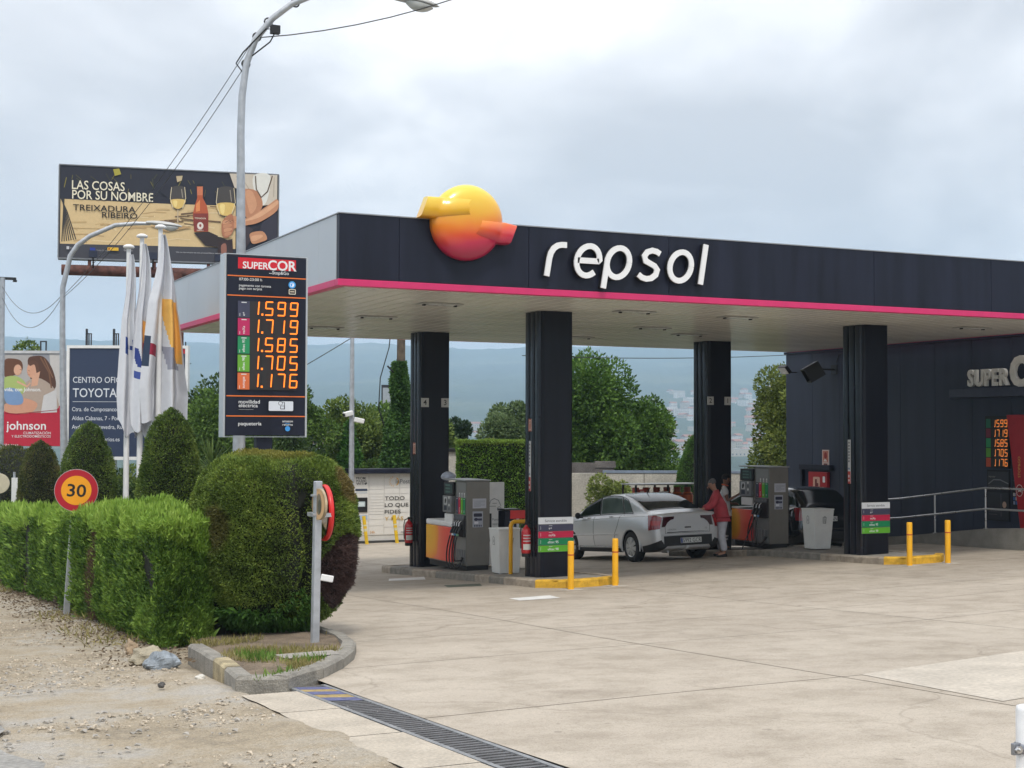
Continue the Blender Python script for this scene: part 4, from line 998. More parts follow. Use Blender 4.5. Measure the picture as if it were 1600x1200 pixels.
street_lamp('street_lamp', 'shorter curved grey street lamp in front of the wine billboard at the left', b1,
   [b1,(5.12,34.17,2.4),(5.04,34.1,5.0),(5.03,34.08,6.03),(5.17,33.98,6.75),(5.32,33.9,7.0),(5.56,33.78,7.2),(6.08,33.52,7.45),(6.5,33.3,7.49),(6.8,33.18,7.49)],
   [.10,.085,.065,.06,.058,.056,.053,.05,.045,.04], (6.72,33.2,7.50), math.atan2(-.5,1), R_(6), 1.05)
# loose cables lashed to the tall lamp and spans between posts
def cable(name, label, a, b, sag, r=.012, n=18, base=None):
    a = Vector(a); b = Vector(b); pts = []
    for k in range(n+1): t = k/n; p_ = a.lerp(b, t); p_.z -= sag*4*t*(1-t); pts.append(p_)
    m_ = MB(); m_.tube(pts, r, 6); o = part(name, m_, black, None); return tag(o, label, 'cable', 'overhead cables')
cable('overhead_cable', 'thin cable running from the bend of the tall lamp up to the right', (5.80,20.84,8.58), (13.5,16.5,12.6), .9, .008)
cable('overhead_cable', 'upper of two parallel cables descending left from the tall lamp', (5.75,20.88,8.55), (5.08,34.0,5.9), .25, .006)
cable('overhead_cable', 'lower of two parallel cables descending left from the tall lamp', (5.66,20.92,8.2), (5.05,34.0,5.82), .3, .006)
cable('overhead_cable', 'upper slack cable between the curved lamp and the slim post at the left edge', (5.0,34.05,5.85), (4.6,42.0,6.75), .55, .007)
cable('overhead_cable', 'lower slack cable between the curved lamp and the slim post at the left edge', (5.0,34.05,5.8), (4.6,42.0,6.45), .75, .007)
mb = MB(); B = Vector(b0)
for k, (x, y, z) in enumerate(((5.66,20.93,8.2),(5.8,20.85,8.6),(5.95,20.77,8.82),(6.3,20.58,9.1))):
    mb.tube([Vector((x,y,z))-B+Vector((.06*math.cos(t),.02,.06*math.sin(t))) for t in [2*math.pi*i/10 for i in range(10)]], .013, 5, closed=True)
mb.tube([Vector((5.62,20.93,8.05))-B,Vector((5.52,20.98,8.2))-B,Vector((5.6,20.9,8.35))-B,Vector((5.9,20.75,8.7))-B,Vector((6.05,20.68,8.7))-B,Vector((5.95,20.7,8.5))-B,Vector((5.72,20.84,8.3))-B], .011, 6)
mb.box(.27,-.55,8.62-B.z,.40,-.45,8.74-B.z)
part('lashed_cable', mb, black, tl)
# slim pole with cameras behind
cpz = G(13.3, 38)
cpo = empty('camera_pole', (13.32, 38.0, cpz), 'slim galvanised pole carrying two white security cameras, left of the parcel locker', 'camera pole')
mb = MB(); mb.tube([(0,0,0),(0,0,3.2-cpz),(0,0,5.6-cpz)], [.085,.07,.055], 12); part('post', mb, galv, cpo)
for dx_, dz, an in ((-.14,3.3,200),(.2,3.12,-10)):
    mb = MB(); mb.box(-.08,-.07,-.06,.2,.07,.07); c_ = part('camera', mb, white, cpo, (dx_*.6,-.08,dz-cpz), (0,R_(12),R_(an)), bevel=.02)
    mb = MB(); mb.lathe([(.045,.2),(.045,.225)], 12, axis='x'); part('lens', mb, black, c_)
# post at far left with crossbar
lpz = G(4.65, 42.1)
lp_ = empty('utility_post', (4.66, 42.1, lpz), 'slim grey post with a short crossbar at the very left edge', 'post')
mb = MB(); mb.tube([(0,0,0),(-.06,-.08,7.0-lpz)], .07, 10); part('post', mb, galv, lp_); mb = MB(); mb.box(-.15,-.1,6.95-lpz,.30,-.03,7.02-lpz); mb.box(.22,-.12,6.9-lpz,.32,0,6.95-lpz); part('crossbar', mb, black, lp_)

# ================================================================== flags
fpm = mat('flagpole_white', (.74,.74,.74), .35, var=.05)
cloth = print_mat('flag_cloth', .75)
def flag(x, y, ztop, zbot, wb, seed, label, side=1, kind=0):
    z0 = G(x, y); root = empty('flagpole', (x, y, z0), label, 'flagpole', group='flagpoles behind the hedge')
    mb = MB(); mb.tube([(0,0,0),(0,0,1.2),(0,0,ztop-z0)], [.065,.06,.042], 14); part('pole', mb, fpm, root)
    mb = MB(); mb.lathe([(.02,0),(.10,.01),(.115,.035),(.10,.06),(.05,.085),(0,.09)], 16, (0,0,ztop-z0)); part('cap', mb, fpm, root)
    r = random.Random(seed); nu, nv = 44, 80
    ph = [r.uniform(0,6) for _ in range(4)]
    base = sr(206,208,214)
    def f(u, v):
        t = v; wd = wb*(.10+.90*min(1, t*1.15)**.8)*(1-.12*max(0, t-.85)/.15)
        # folds gathered beside the pole
        x_ = .04+wd*(u**.9); fold = (.05+.13*t)*wb/.5
        yy = fold*math.sin(u*13+ph[0]+t*2.0)*(.35+.65*u)+.05*math.sin(u*5+t*4+ph[1])*t
        hem = (.9*(u-.35)**2*-1.6+.5+.16*math.sin(u*11+ph[2]))*wb
        zz = (ztop-.12)-(ztop-.12-zbot)*t*(1-.10*(1-u)) + (-hem*t**6) + .0
        return (x_-.04-.42*wd*min(1,t*2.5)+.03*math.sin(t*9+ph[3])*u, yy-.07-.06*t, zz-z0)
    mb = MB(); mb.smooth = True; V = [f(i/nu, j/nv) for i in range(nu+1) for j in range(nv+1)]
    o = len(mb.v); mb.v += V
    for i in range(nu):
        for j in range(nv):
            u = (i+.5)/nu; v = (j+.5)/nv; c = base
            if kind == 0:   # white with yellow swoosh, red and navy
                d = (u-.15)-(v-.42)*.85
                if .36 < v < .70 and .0 < d*1.0 and .50+(v-.5)*.9 < u < .98: c = sr(232,180,92)
                if .62 < v < .74 and .42+(v-.6) < u < .72+(v-.6)*1.5: c = sr(150,152,166)
                if .64 < v < .70 and .05 < u < .30: c = sr(150,30,60)
                if .60 < v < .76 and u < .12: c = sr(40,56,80)
            elif kind == 1:
                if .42 < v < .58 and u > .45: c = sr(232,180,100)
                if .55 < v < .67 and u > .42: c = sr(196,40,70)
                if .60 < v < .70 and .08 < u < .35 and abs((u-.2)*3-(v-.65)*6) < .35: c = sr(40,60,130)
                if .72 < v < .76 and .1 < u < .3: c = sr(60,80,150)
            else:
                if .50 < v < .60 and (.2 < u < .36 or .6 < u < .74 or (abs(v-.55) < .018 and .2 < u < .74)): c = sr(38,66,134)
            a = i*(nv+1)+j; mb.f.append([a, a+nv+1, a+nv+2, a+1]); mb.c.append(c); mb.sm.append(True)
    part('flag', mb, cloth, root)
flag(5.60, 29.4, 6.42, 2.75, .52, 1, 'leftmost flagpole with a narrow hanging white and blue flag', -1*-1 if False else 1, 2)
flag(5.82, 29.2, 6.62, 2.75, .52, 2, 'middle flagpole with a hanging white flag showing a strip of orange and red', -1 if False else 1, 1)
flag(6.14, 29.0, 6.80, 3.0, .95, 3, 'rightmost flagpole with a wide hanging white flag bearing a yellow swoosh', 1, 0)

# ================================================================== billboards
def frame_at(a, b):      # local frame of a panel standing from plan point a to b
    a = Vector(a); b = Vector(b); d = b-a; return math.atan2(d.y, d.x), d.length
rust = mat('rusty_steel', (.11,.045,.035), .85, var=.45, scale=7, fine=.3, bump=.3)
# wine billboard
ra, W = frame_at((6.90,47.45), (13.55,46.15)); H = 2.92
bz = G(10, 46.5); zb = 8.28
bb = empty('billboard', (10.05, 46.85, bz), 'large landscape wine advert billboard on a single rusty red post', 'billboard', rz=ra)
X0 = -(Vector((10.05,46.85))-Vector((6.90,47.45))).length
mb = MB(); mb.box(X0-.03,0,zb-bz-.0,X0+W+.03,.3,zb+H-bz); part('panel', mb, mat('dark_steel', (.03,.032,.04), .5), bb)
mb = MB(); mb.box(X0-.06,-.03,zb-bz-.05,X0+W+.06,.33,zb-bz-.002); mb.box(X0-.06,-.03,zb+H-bz+.002,X0+W+.06,.33,zb+H-bz+.04); mb.box(X0-.07,-.03,zb-bz,X0-.032,.33,zb+H-bz); mb.box(X0+W+.032,-.03,zb-bz,X0+W+.07,.33,zb+H-bz); part('frame', mb, mat('frame_grey', (.18,.19,.21), .5), bb)
def q2(x, y):
    u = (x-55)/1337; yt = 48+u*68; yb = 608+u*44; return (X0+u*W, (yb-y)/(yb-yt)*H)
p = Print(.0004)
def PP(pts, c, sm=False): p.poly(smooth_poly([q2(*a) for a in pts]) if sm else [q2(*a) for a in pts], c)
PP([(55,608),(1392,652),(1392,116),(55,48)], sr(36,38,52))
PP([(55,252),(400,270),(700,285),(1130,300),(1130,560),(960,548),(55,525)], sr(216,188,140))
PP([(55,525),(960,548),(1100,552),(1100,640),(55,608)], sr(64,64,72))
for k in range(26):      # sand tone strokes and leaf shadows
    r = random.Random(k+50); x = r.uniform(60,900); y = r.uniform(300,520); l = r.uniform(60,200)
    c = sr(*[(226,202,158),(200,170,122),(190,158,112)][k%3]); p.line([q2(x,y), q2(x+l*.5,y-r.uniform(-8,12)), q2(min(x+l,1100),y+r.uniform(-6,14))], r.uniform(.012,.05), c)
for k in range(7):       # palm frond left
    p.line([q2(58+k*3,250-k*0), q2(95-k*4,330+k*10), q2(150-k*14,500+k*2)], .03, sr(52,50,50))
for k in range(12):
    r = random.Random(k+9); x = r.uniform(620,980); y = r.uniform(300,430); p.line([q2(x,y), q2(x+90,y+r.uniform(-14,14))], r.uniform(.02,.05), sr(112,88,66))
for k in range(34):      # foliage in the dark upper half
    r = random.Random(k+200); x = r.uniform(80,1080); y = r.uniform(70+x*.05,230+x*.02); a = r.uniform(.6,2.2); l = r.uniform(20,70)
    p.line([q2(x,y), q2(x+l*math.cos(a),y+l*math.sin(a))], r.uniform(.010,.03), sr(*[(96,92,52),(70,72,48),(128,120,60),(22,24,34)][k%4]))
PP([(368,75),(405,70),(418,105),(380,115)], sr(168,158,60)); PP([(755,118),(795,116),(790,145),(762,155)], sr(196,176,140))
cr_ = sr(236,228,204)
a = q2(122,193); p.text('LAS COSAS', a[0], a[1], .40, cr_, .008, sx=.82); a = q2(124,252); p.text('POR SU NOMBRE', a[0], a[1], .40, cr_, .008, sx=.815)
a = q2(130,322); p.text('TREIXADURA', a[0], a[1], .27, sr(28,26,28), .009, sx=1.17); a = q2(305,368); p.text('RIBEIRO', a[0], a[1], .26, sr(28,26,28), .009, sx=1.2)
# glasses and bottle
def glass(cx_, top, wd, bot, foot):
    p.poly(smooth_poly([q2(cx_-wd*.40,top),q2(cx_+wd*.40,top),q2(cx_+wd*.5,(top+bot)/2),q2(cx_+wd*.34,bot-18),q2(cx_,bot),q2(cx_-wd*.34,bot-18),q2(cx_-wd*.5,(top+bot)/2)]), sr(70,66,64))
    m_ = (top+bot)/2+8; p.poly(smooth_poly([q2(cx_-wd*.46,m_),q2(cx_+wd*.46,m_),q2(cx_+wd*.32,bot-20),q2(cx_,bot-5),q2(cx_-wd*.32,bot-20)]), sr(222,188,110)); p.poly(smooth_poly([q2(cx_-wd*.30,m_+6),q2(cx_-wd*.05,m_+8),q2(cx_-wd*.1,bot-16),q2(cx_-wd*.26,bot-26)]), sr(240,214,140)); p.line([q2(cx_+wd*.22,top+12),q2(cx_+wd*.30,m_-12)], .03, sr(150,140,128))
    p.line([q2(cx_,bot),q2(cx_,foot)], .035, sr(200,180,150)); p.line([q2(cx_-wd*.4,foot+4),q2(cx_,foot+10),q2(cx_+wd*.4,foot+6)], .025, sr(210,190,150))
    p.line([q2(cx_-wd*.42,top),q2(cx_-wd*.5,(top+bot)/2),q2(cx_-wd*.3,bot-8)], .018, sr(230,214,180)); p.line([q2(cx_+wd*.42,top),q2(cx_+wd*.5,(top+bot)/2),q2(cx_+wd*.3,bot-8)], .018, sr(230,214,180))
PP([(600,420),(720,400),(860,430),(700,455)], sr(186,152,108))
glass(768, 185, 96, 322, 410)
PP([(868,462),(960,455),(1110,520),(1110,560),(940,540)], sr(46,36,38))
PP([(884,180),(922,180),(922,252),(948,300),(958,345),(958,455),(870,455),(862,345),(872,300),(888,250)], sr(184,88,52)); PP([(886,180),(921,180),(921,235),(887,235)], sr(206,120,84)); PP([(864,345),(956,345),(957,452),(870,452)], sr(132,52,44)); PP([(880,290),(905,262),(905,330),(880,335)], sr(226,140,84)); PP([(887,165),(920,165),(920,182),(886,182)], sr(30,26,30))
a = q2(908,420); p.ell(a[0], a[1], .10, .12, sr(226,214,206)); p.ell(a[0], a[1]+.01, .035, .05, sr(140,60,52)); a = q2(908,398); p.text('TREIXADURA', a[0], a[1]+.10, .075, cr_, .002, 'CENTER', sx=.8); a = q2(908,448); p.text('RIBEIRO', a[0], a[1]-.02, .06, cr_, 0, 'CENTER')
glass(1066, 192, 120, 365, 480)
# person's clothing and arms at right
PP([(1088,104),(1392,116),(1392,290),(1300,300),(1180,215),(1120,190)], sr(206,194,178)); PP([(1240,118),(1345,118),(1330,260),(1290,300),(1250,230)], sr(226,224,216), 1)
for a_, b_ in (((1130,120),(1190,200)),((1160,118),(1215,205)),((1372,130),(1368,250))): p.line([q2(*a_), q2(*b_)], .03, sr(182,168,152))
PP([(1300,400),(1392,340),(1392,500),(1330,510),(1280,450)], sr(50,48,62)); PP([(1175,430),(1240,445),(1220,520),(1175,560)], sr(60,50,56), 1)
PP([(1165,205),(1262,212),(1300,300),(1240,370),(1195,370),(1172,300)], sr(190,132,98), 1); PP([(1190,215),(1235,215),(1262,300),(1225,350),(1205,300)], sr(210,154,118), 1)
PP([(1392,262),(1392,330),(1280,400),(1190,420),(1110,440),(1060,440),(1060,395),(1110,360),(1200,375),(1330,300)], sr(200,142,106), 1); PP([(1392,270),(1392,295),(1290,365),(1200,392),(1120,395),(1200,382),(1320,315)], sr(222,170,132), 1)
PP([(1045,395),(1105,350),(1118,440),(1085,490),(1048,480)], sr(176,116,86), 1)
for k in range(4): PP([(1050+k*4,392+k*24),(1090,384+k*24),(1108,392+k*24),(1092,404+k*24),(1052+k*4,410+k*24)], sr(*[(206,150,114),(196,138,104)][k%2]), 1)
PP([(1225,465),(1300,455),(1330,500),(1290,520),(1240,530),(1222,500)], sr(196,140,104), 1); PP([(1230,485),(1290,475),(1300,490),(1240,515)], sr(216,164,126), 1)
PP([(1020,520),(1110,500),(1115,590),(1020,610)], sr(50,34,36)); PP([(1040,540),(1070,530),(1072,590),(1045,600)], sr(150,100,84), 1)
p.line([q2(1252,120),q2(1258,200),q2(1290,250),q2(1330,215),q2(1360,120)], .035, sr(92,74,56)); p.line([q2(1222,465),q2(1250,440),q2(1285,425)], .03, sr(40,34,36)); 
for x in (1064,1085): p.line([q2(x,400),q2(x+30,385),q2(x+34,400)], .02, sr(140,88,64))
a = q2(95,560); p.rect(a[0],a[1],a[0]+.08,a[1]+.09,sr(200,200,205)); p.text('Ribeira', a[0]+.11,a[1]+.01,.09,sr(150,150,155))
a = q2(235,575); p.rect(a[0],a[1],a[0]+.16,a[1]+.13,sr(40,60,150)); p.text('Unión Europea', a[0]+.19,a[1]+.03,.07,sr(150,150,155))
a = q2(340,568); p.rect(a[0],a[1],a[0]+.34,a[1]+.10,sr(226,180,50)); p.rect(a[0]+.03,a[1]+.02,a[0]+.07,a[1]+.08,sr(150,40,40))
a = q2(440,572); p.text('Galicia', a[0],a[1],.10,sr(180,180,185)); a = q2(545,577); p.text('XUNTA', a[0],a[1],.07,sr(180,180,185)); a = q2(758,582); p.text('Viño con denominación de orixe protexida Ribeiro, elaborado coa variedade', a[0],a[1],.058,sr(190,190,195))
part('poster', p.mb, None, bb, (0,-.004,zb-bz))
mb = MB(); 
for k in range(1,6): x = X0+W*k/6; mb.box(x-.004,-.001,0,x+.004,0,H)
mb = MB(); mb.tube([(X0+.05,.1,zb-bz-.38),(X0+W-.2,.1,zb-bz-.38)], .17, 14); part('beam', mb, rust, bb)
mb = MB(); mb.tube([(.35,.14,0),(.35,.14,zb-bz-.4)], .29, 18); part('post', mb, rust, bb)
for x in (.9, 2.9, 4.6, 6.0, 6.5):
    mb = MB(); mb.box(X0+x-.05,.0,zb-bz-.25,X0+x+.05,.2,zb-bz-.05); part('bracket', mb, rust, bb)
for x in (1.02, 2.85, 4.9):
    mb = MB(); mb.box(X0+x-.13,-.45,zb-bz-.02,X0+x+.13,-.3,zb-bz+.20); f_ = part('spotlight', mb, mat('blackblue', (.02,.025,.05), .4), bb); mb = MB(); mb.tube([(X0+x,-.38,zb-bz-.02),(X0+x,.05,zb-bz-.35)], .025, 6); part('arm', mb, black, f_)
# billboard with phone-blue dealer ad
ra, W = frame_at((7.26,47.45), (10.56,45.9)); zb = 2.0; H = 3.42; bz = G(9, 46)
b2 = empty('billboard', (8.9, 46.7, bz), 'dark blue billboard with white address lines, partly behind the flags', 'billboard', rz=ra)
h_ = W/2
mb = MB(); mb.box(-h_,0,zb-bz,h_,.2,zb+H-bz); part('panel', mb, mat('frame_grey'), b2) if False else part('panel', mb, mat('frame_grey', (.18,.19,.21)), b2)
mb = MB(); 
for a_ in ((-h_-.09,-.04,zb-bz-.1,-h_,.24,zb+H-bz+.09),(h_,-.04,zb-bz-.1,h_+.09,.24,zb+H-bz+.09),(-h_,-.04,zb+H-bz,h_,.24,zb+H-bz+.09),(-h_,-.04,zb-bz-.1,h_,.24,zb-bz)): mb.box(*a_)
part('frame', mb, white, b2)
p = Print(.0004)
def q3(x, y):          # crop px of region 1 (0,240) x2.5
    return (-h_+(x-278)/(733-278)*W, (760+H/3.2*0-y)/( 133)+H if False else H-(y-755)/(2.5*49.5))
p.rect(-h_+.01,.01,h_-.01,H-.01,sr(46,58,84)); p.rect(h_*.75,H-.16,h_-.01,H-.01,sr(190,30,44))
wc = sr(216,220,226)
a = q3(292,890); p.text('CENTRO OFICIAL', a[0],a[1],.27,wc,0,sx=.86); a = q3(292,946); p.text('TOYOTA BREA', a[0],a[1],.40,wc,.004,sx=.84)
a = q3(292,964); b_ = q3(672,964); p.line([a,b_], .012, wc)
for y, t_ in ((1001,'Ctra. de Camposancos, 10'),(1036,'Aldea Cabanas, 7 - Pontevedra'),(1070,'Avda. de Pontevedra, Rubiáns - Vilagarcía'),(1118,'www.concesionarios.es')):
    a = q3(290,y); p.text(t_, a[0],a[1],.185,wc,.001,sx=.86)
a = q3(698,798); p.ring(a[0],a[1],.10,.17,.03,wc); p.ring(a[0],a[1]+.03,.035,.11,.02,wc); p.line([(a[0]-.08,a[1]+.06),(a[0]+.08,a[1]+.06)],.02,wc)
part('poster', p.mb, None, b2, (0,-.004,zb-bz))
for x in (-1.2, -.4, 1.2):
    mb = MB(); mb.box(x-.05,.06,0,x+.05,.18,zb-bz-.1); part('leg', mb, galv, b2)
for x in (-1.32, -.46):
    mb = MB(); mb.box(x-.03,.05,zb+H-bz+.09,x+.03,.12,zb+H-bz+.62); mb.box(x+.06,.05,zb+H-bz+.09,x+.09,.1,zb+H-bz+.45); mb.box(x-.03,.05,zb+H-bz+.45,x+.16,.1,zb+H-bz+.48); mb.box(x+.13,.05,zb+H-bz+.09,x+.16,.1,zb+H-bz+.45); part('bracket', mb, mat('dark_steel', (.03,.032,.04)), b2)
# red advert with family photo
ra, W = frame_at((3.45,51.55), (7.35,49.66)); zb = 2.3; H = 3.06; bz = G(6, 50); h_ = W/2
b3 = empty('billboard', (5.4, 50.605, bz), 'red and grey billboard showing a woman holding a child, at the left edge', 'billboard', rz=ra)
mb = MB(); mb.box(-h_,0,zb-bz,h_,.2,zb+H-bz); part('panel', mb, mat('frame_grey', (.18,.19,.21)), b3)
mb = MB(); 
for a_ in ((-h_-.09,-.04,zb-bz-.1,-h_,.24,zb+H-bz+.09),(h_,-.04,zb-bz-.1,h_+.09,.24,zb+H-bz+.09),(-h_,-.04,zb+H-bz,h_,.24,zb+H-bz+.09)): mb.box(*a_)
part('frame', mb, mat('frame_pale', (.55,.55,.56), .5), b3)
p = Print(.0004)
def q4(x, y): return (h_-(236-x)/(2.5*47.5), H-(y-785)/(2.5*47.5))
def PQ(pts, c): p.poly(smooth_poly([q4(*a) for a in pts]) if len(pts) > 4 else [q4(*a) for a in pts], c)
p.rect(-h_+.01,.01,h_-.01,H-.01,sr(150,150,156)); PQ([(10,790),(120,788),(118,905),(10,905)], sr(176,172,170)); PQ([(185,788),(236,788),(236,1010),(205,1010)], sr(200,196,192)); PQ([(-160,880),(30,900),(30,1020),(-160,1020)], sr(120,116,116))
p.rect(-h_+.01,.01,h_-.01,q4(0,1018)[1],sr(186,30,56)); PQ([(-250,1012),(60,1012),(236,990),(236,1060),(-250,1060)], sr(186,30,56))
# woman
PQ([(100,812),(130,795),(165,800),(195,840),(212,895),(205,925),(160,915),(120,905)], sr(88,58,44)); a = q4(118,850); p.ell(a[0],a[1],.17,.26,sr(212,160,132)); PQ([(104,822),(122,812),(140,822),(146,850),(138,872),(128,830),(110,834)], sr(96,64,48)); p.line([q4(103,852),q4(110,854)], .012, sr(70,44,36)); p.line([q4(101,868),q4(110,870)], .014, sr(176,84,76)); p.line([q4(98,858),q4(101,862),q4(104,861)], .012, sr(190,136,110)); PQ([(88,905),(140,880),(200,915),(218,960),(215,1005),(90,1015),(75,960)], sr(176,158,144)); PQ([(12,985),(80,960),(140,980),(120,1015),(60,1022),(10,1010)], sr(206,152,124)); PQ([(120,870),(150,855),(140,910),(115,915)], sr(214,164,136)); p.line([q4(150,800),q4(185,860),q4(195,920)], .05, sr(120,84,60)); p.line([q4(165,805),q4(200,880)], .03, sr(140,100,72))
PQ([(165,950),(215,925),(218,1015),(155,1018)], sr(206,204,204))
# child
PQ([(10,812),(40,805),(75,815),(80,850),(50,870),(18,880),(8,860)], sr(104,66,46)); a = q4(62,850); p.ell(a[0],a[1],.13,.18,sr(216,168,140)); p.line([q4(70,848),q4(76,850)], .012, sr(70,44,36)); p.line([q4(72,862),q4(78,862)], .012, sr(180,96,84)); PQ([(12,880),(60,875),(95,905),(80,945),(20,950),(10,920)], sr(168,186,110)); PQ([(12,925),(60,925),(85,960),(75,985),(20,980)], sr(120,150,190)); p.line([q4(60,895),q4(100,915),q4(112,900)], .06, sr(216,168,140))
a = q4(8,933); p.text('vida, con Johnson.', a[0]+.02,a[1],.17,(.85,.85,.85),.014,sx=.98)
p.line([q4(-100,1010),q4(60,1022),q4(234,1004)], .02, sr(150,20,44))
a = q4(20,1083); p.text('johnson', a[0],a[1],.40,(.82,.82,.82),.012,sx=1.03); a = q4(2,1075); p.ring(a[0]-.02,a[1]+.07,.10,.12,.05,(.82,.82,.82)); a = q4(195,1101); p.text('CLIMATIZACIÓN',a[0],a[1],.12,(.8,.8,.8),.002,'RIGHT'); a = q4(195,1114); p.text('Y ELECTRODOMÉSTICOS',a[0],a[1],.115,(.8,.8,.8),.002,'RIGHT'); a = q4(8,1147); p.text('johnson.es',a[0],a[1],.12,(.8,.8,.8),.002)
part('poster', p.mb, None, b3, (0,-.004,zb-bz))
for x in (-1.5, 0, 1.5): mb = MB(); mb.box(x-.05,.06,0,x+.05,.18,zb-bz-.1); part('leg', mb, galv, b3)
mb = MB(); mb.box(1.4,.05,zb+H-bz+.09,1.44,.1,zb+H-bz+.4); mb.box(1.4,.05,zb+H-bz+.38,1.62,.1,zb+H-bz+.42); mb.box(1.58,.05,zb+H-bz+.09,1.62,.1,zb+H-bz+.4); part('bracket', mb, mat('dark_steel', (.03,.032,.04)), b3)
# scaffold ladder and grey hoarding beside the blue billboard
sf = empty('access_ladder', (11.15, 49.4, G(11.2,49.4)), 'thin dark steel access ladder frame rising between the blue billboard and the tree', 'ladder')
mb = MB()
for x in (-.5,-.3,0,.2): mb.tube([(x,0,0),(x,0,6.6+.2*x)], .022, 6)
part('uprights', mb, mat('dark_steel', (.03,.032,.04)), sf)
for k in range(14):
    mb = MB(); mb.tube([(-.5,0,.5+k*.45),(.2 if k%3 else .4,0,.5+k*.45)], .014, 6); part('rung', mb, mat('dark_steel', (.03,.032,.04)), sf)
gb = empty('grey_hoarding', (13.2, 50.5, G(13,50.5)), 'back of a plain grey hoarding with seams, seen beyond the ladder', 'hoarding', rz=R_(-25))
for i in range(3):
    for j in range(2): mb = MB(); mb.box(-1.5+i*1.0,0,2.6+j*.95,-.51+i*1.0,.06,3.54+j*.95); part('sheet_panel', mb, mat('grey_sheet', (.30,.31,.33), .6), gb)
mb = MB(); mb.box(-1.2,.07,0,-1.1,.17,4.5); mb.box(1.1,.07,0,1.2,.17,4.5); part('legs', mb, galv, gb)
gd = empty('framed_panel_wall', (21.6, 56, G(21,56)), 'dark framed grid of pale panels standing behind the ivy covered pole', 'hoarding', rz=R_(-22))
for i in range(3):
    for j in range(4): mb = MB(); mb.box(-.6+i*.42,0,2.0+j*.88,-.2+i*.42,.05,2.84+j*.88); part('pane', mb, mat('pale_pane', (.36,.40,.44), .3), gd)
mb = MB(); mb.box(-.66,.055,0,.72,.12,5.6); part('frame', mb, mat('dark_steel', (.03,.032,.04)), gd)
# ================================================================== road signs at the hedge
def disc(name, r, th, m, parent, loc, rz, cols=None, seg=36):
    mb = MB(); mb.lathe([(r-.006,-th/2),(r,-th/2+.006),(r,th/2-.006),(r-.006,th/2)], seg, axis='y', smooth=False)
    return part(name, mb, m, parent, loc, (0,0,rz))
s30 = empty('speed_limit_sign', (3.24, 21.2, G(3.24, 21.2)), 'round red and amber 30 speed limit sign on a grey post', 'road sign'); s30.rotation_euler = (0, R_(3.4), 0)
mb = MB(); mb.box(-.04,-.025,-.1,.04,-.021,2.02); mb.box(-.04,-.021,-.1,-.036,.02,2.02); mb.box(.036,-.021,-.1,.04,.02,2.02); part('post', mb, galv, s30, (0,.03,0))
zc = 2.75-(763-674)/110.5-G(3.24,21.2)
dd = disc('sign_disc', .298, .03, mat('sign_back', (.5,.5,.5), .5, metal=.4), s30, (0,-.05,zc), R_(-9))
p = Print(.0012); p.ell(0,0,.297,.297,sr(170,150,150),48); p.ell(0,0,.290,.290,sr(176,16,38),48); p.ell(0,0,.205,.205,sr(240,158,20),48)
p.text('30', .005, -.085, .245, (.01,.01,.01), .016, 'CENTER', sx=1.12)
part('print', p.mb, None, dd, (0,-.0155,0))
ms = empty('mirror_sign_post', (4.77, 14.72, G(4.77,14.72)+.1), 'grey post on the kerbed corner with a red rimmed traffic mirror seen edge on', 'traffic mirror')
mb = MB(); mb.box(-.04,-.03,-.1,.04,.03,1.66); part('post', mb, galv, ms, (0,0,0), (0,R_(.8),R_(12)), bevel=.008)
# red rimmed convex mirror facing right, away from the camera's side
mb = MB(); mb.lathe([(.282,-.03),(.30,-.026),(.304,0),(.298,.018),(.28,.03)], 40, axis='y', cap=False); part('mirror_rim', mb, mat('rim_red', (.62,.02,.02), .35), ms, (.20,.30,1.31), (0,0,R_(-94)), bevel=0)
mb = MB(); mb.lathe([(0,-.13),(.10,-.125),(.2,-.10),(.282,-.045)], 36, axis='y')
mfc = part('mirror_face', mb, mat('mirror', (.42,.36,.30), .12, metal=1., var=.25), ms, (.20,.30,1.31), (0,0,R_(-94))); mb = MB(); mb.lathe([(0,.05),(.15,.047),(.28,.039)], 36, axis='y'); part('mirror_back', mb, black, mfc)
mb = MB(); mb.box(.0,0,1.28,.18,.30,1.32); part('mirror_arm', mb, galv, ms)
o = disc('reflector_disc', .165, .03, mat('weathered_tan', (.40,.31,.20), .5, var=.35, scale=10), ms, (.02,-.075,1.42), R_(-84))
p = Print(.0015); p.ell(0,0,.15,.15,sr(206,168,124)); p.ell(.01,.0,.07,.11,sr(120,110,90)); p.ell(.03,-.02,.04,.07,sr(84,84,70)); p.ring(0,0,.163,.163,.012,sr(190,160,120)); part('print', p.mb, None, o, (0,-.0155,0))
mb = MB(); mb.box(0,-.01,-.02,.14,.01,.05); part('white_tag', mb, white, ms, (.05,-.02,.64), (0,R_(12),0), bevel=.01)
mb = MB(); mb.box(-.044,-.036,1.3,.05,.05,1.32); mb.box(-.044,-.036,1.5,.05,.05,1.52); part('clamp', mb, galv, ms)
sm = empty('small_plate_sign', (4.5, 37.9, G(4.5,37.9)), 'small upright white plate on a thin post at the far left of the hedge', 'sign')
mb = MB(); mb.tube([(0,0,0),(0,0,2.3)], .03, 8); part('post', mb, galv, sm); mb = MB(); mb.box(-.07,-.06,1.30,.07,-.03,2.16); part('plate', mb, white, sm)
lm = empty('round_mirror', (4.15, 38.0, G(4.15,38.0)), 'pale round traffic mirror cut by the left edge of the photo', 'traffic mirror')
mb = MB(); mb.tube([(0,0.05,0),(0,.05,2.3)], .035, 10); part('post', mb, galv, lm)
o = disc('mirror_disc', .25, .05, mat('cream_disc', (.62,.56,.42), .3, var=.12), lm, (0,0,2.02), 0)
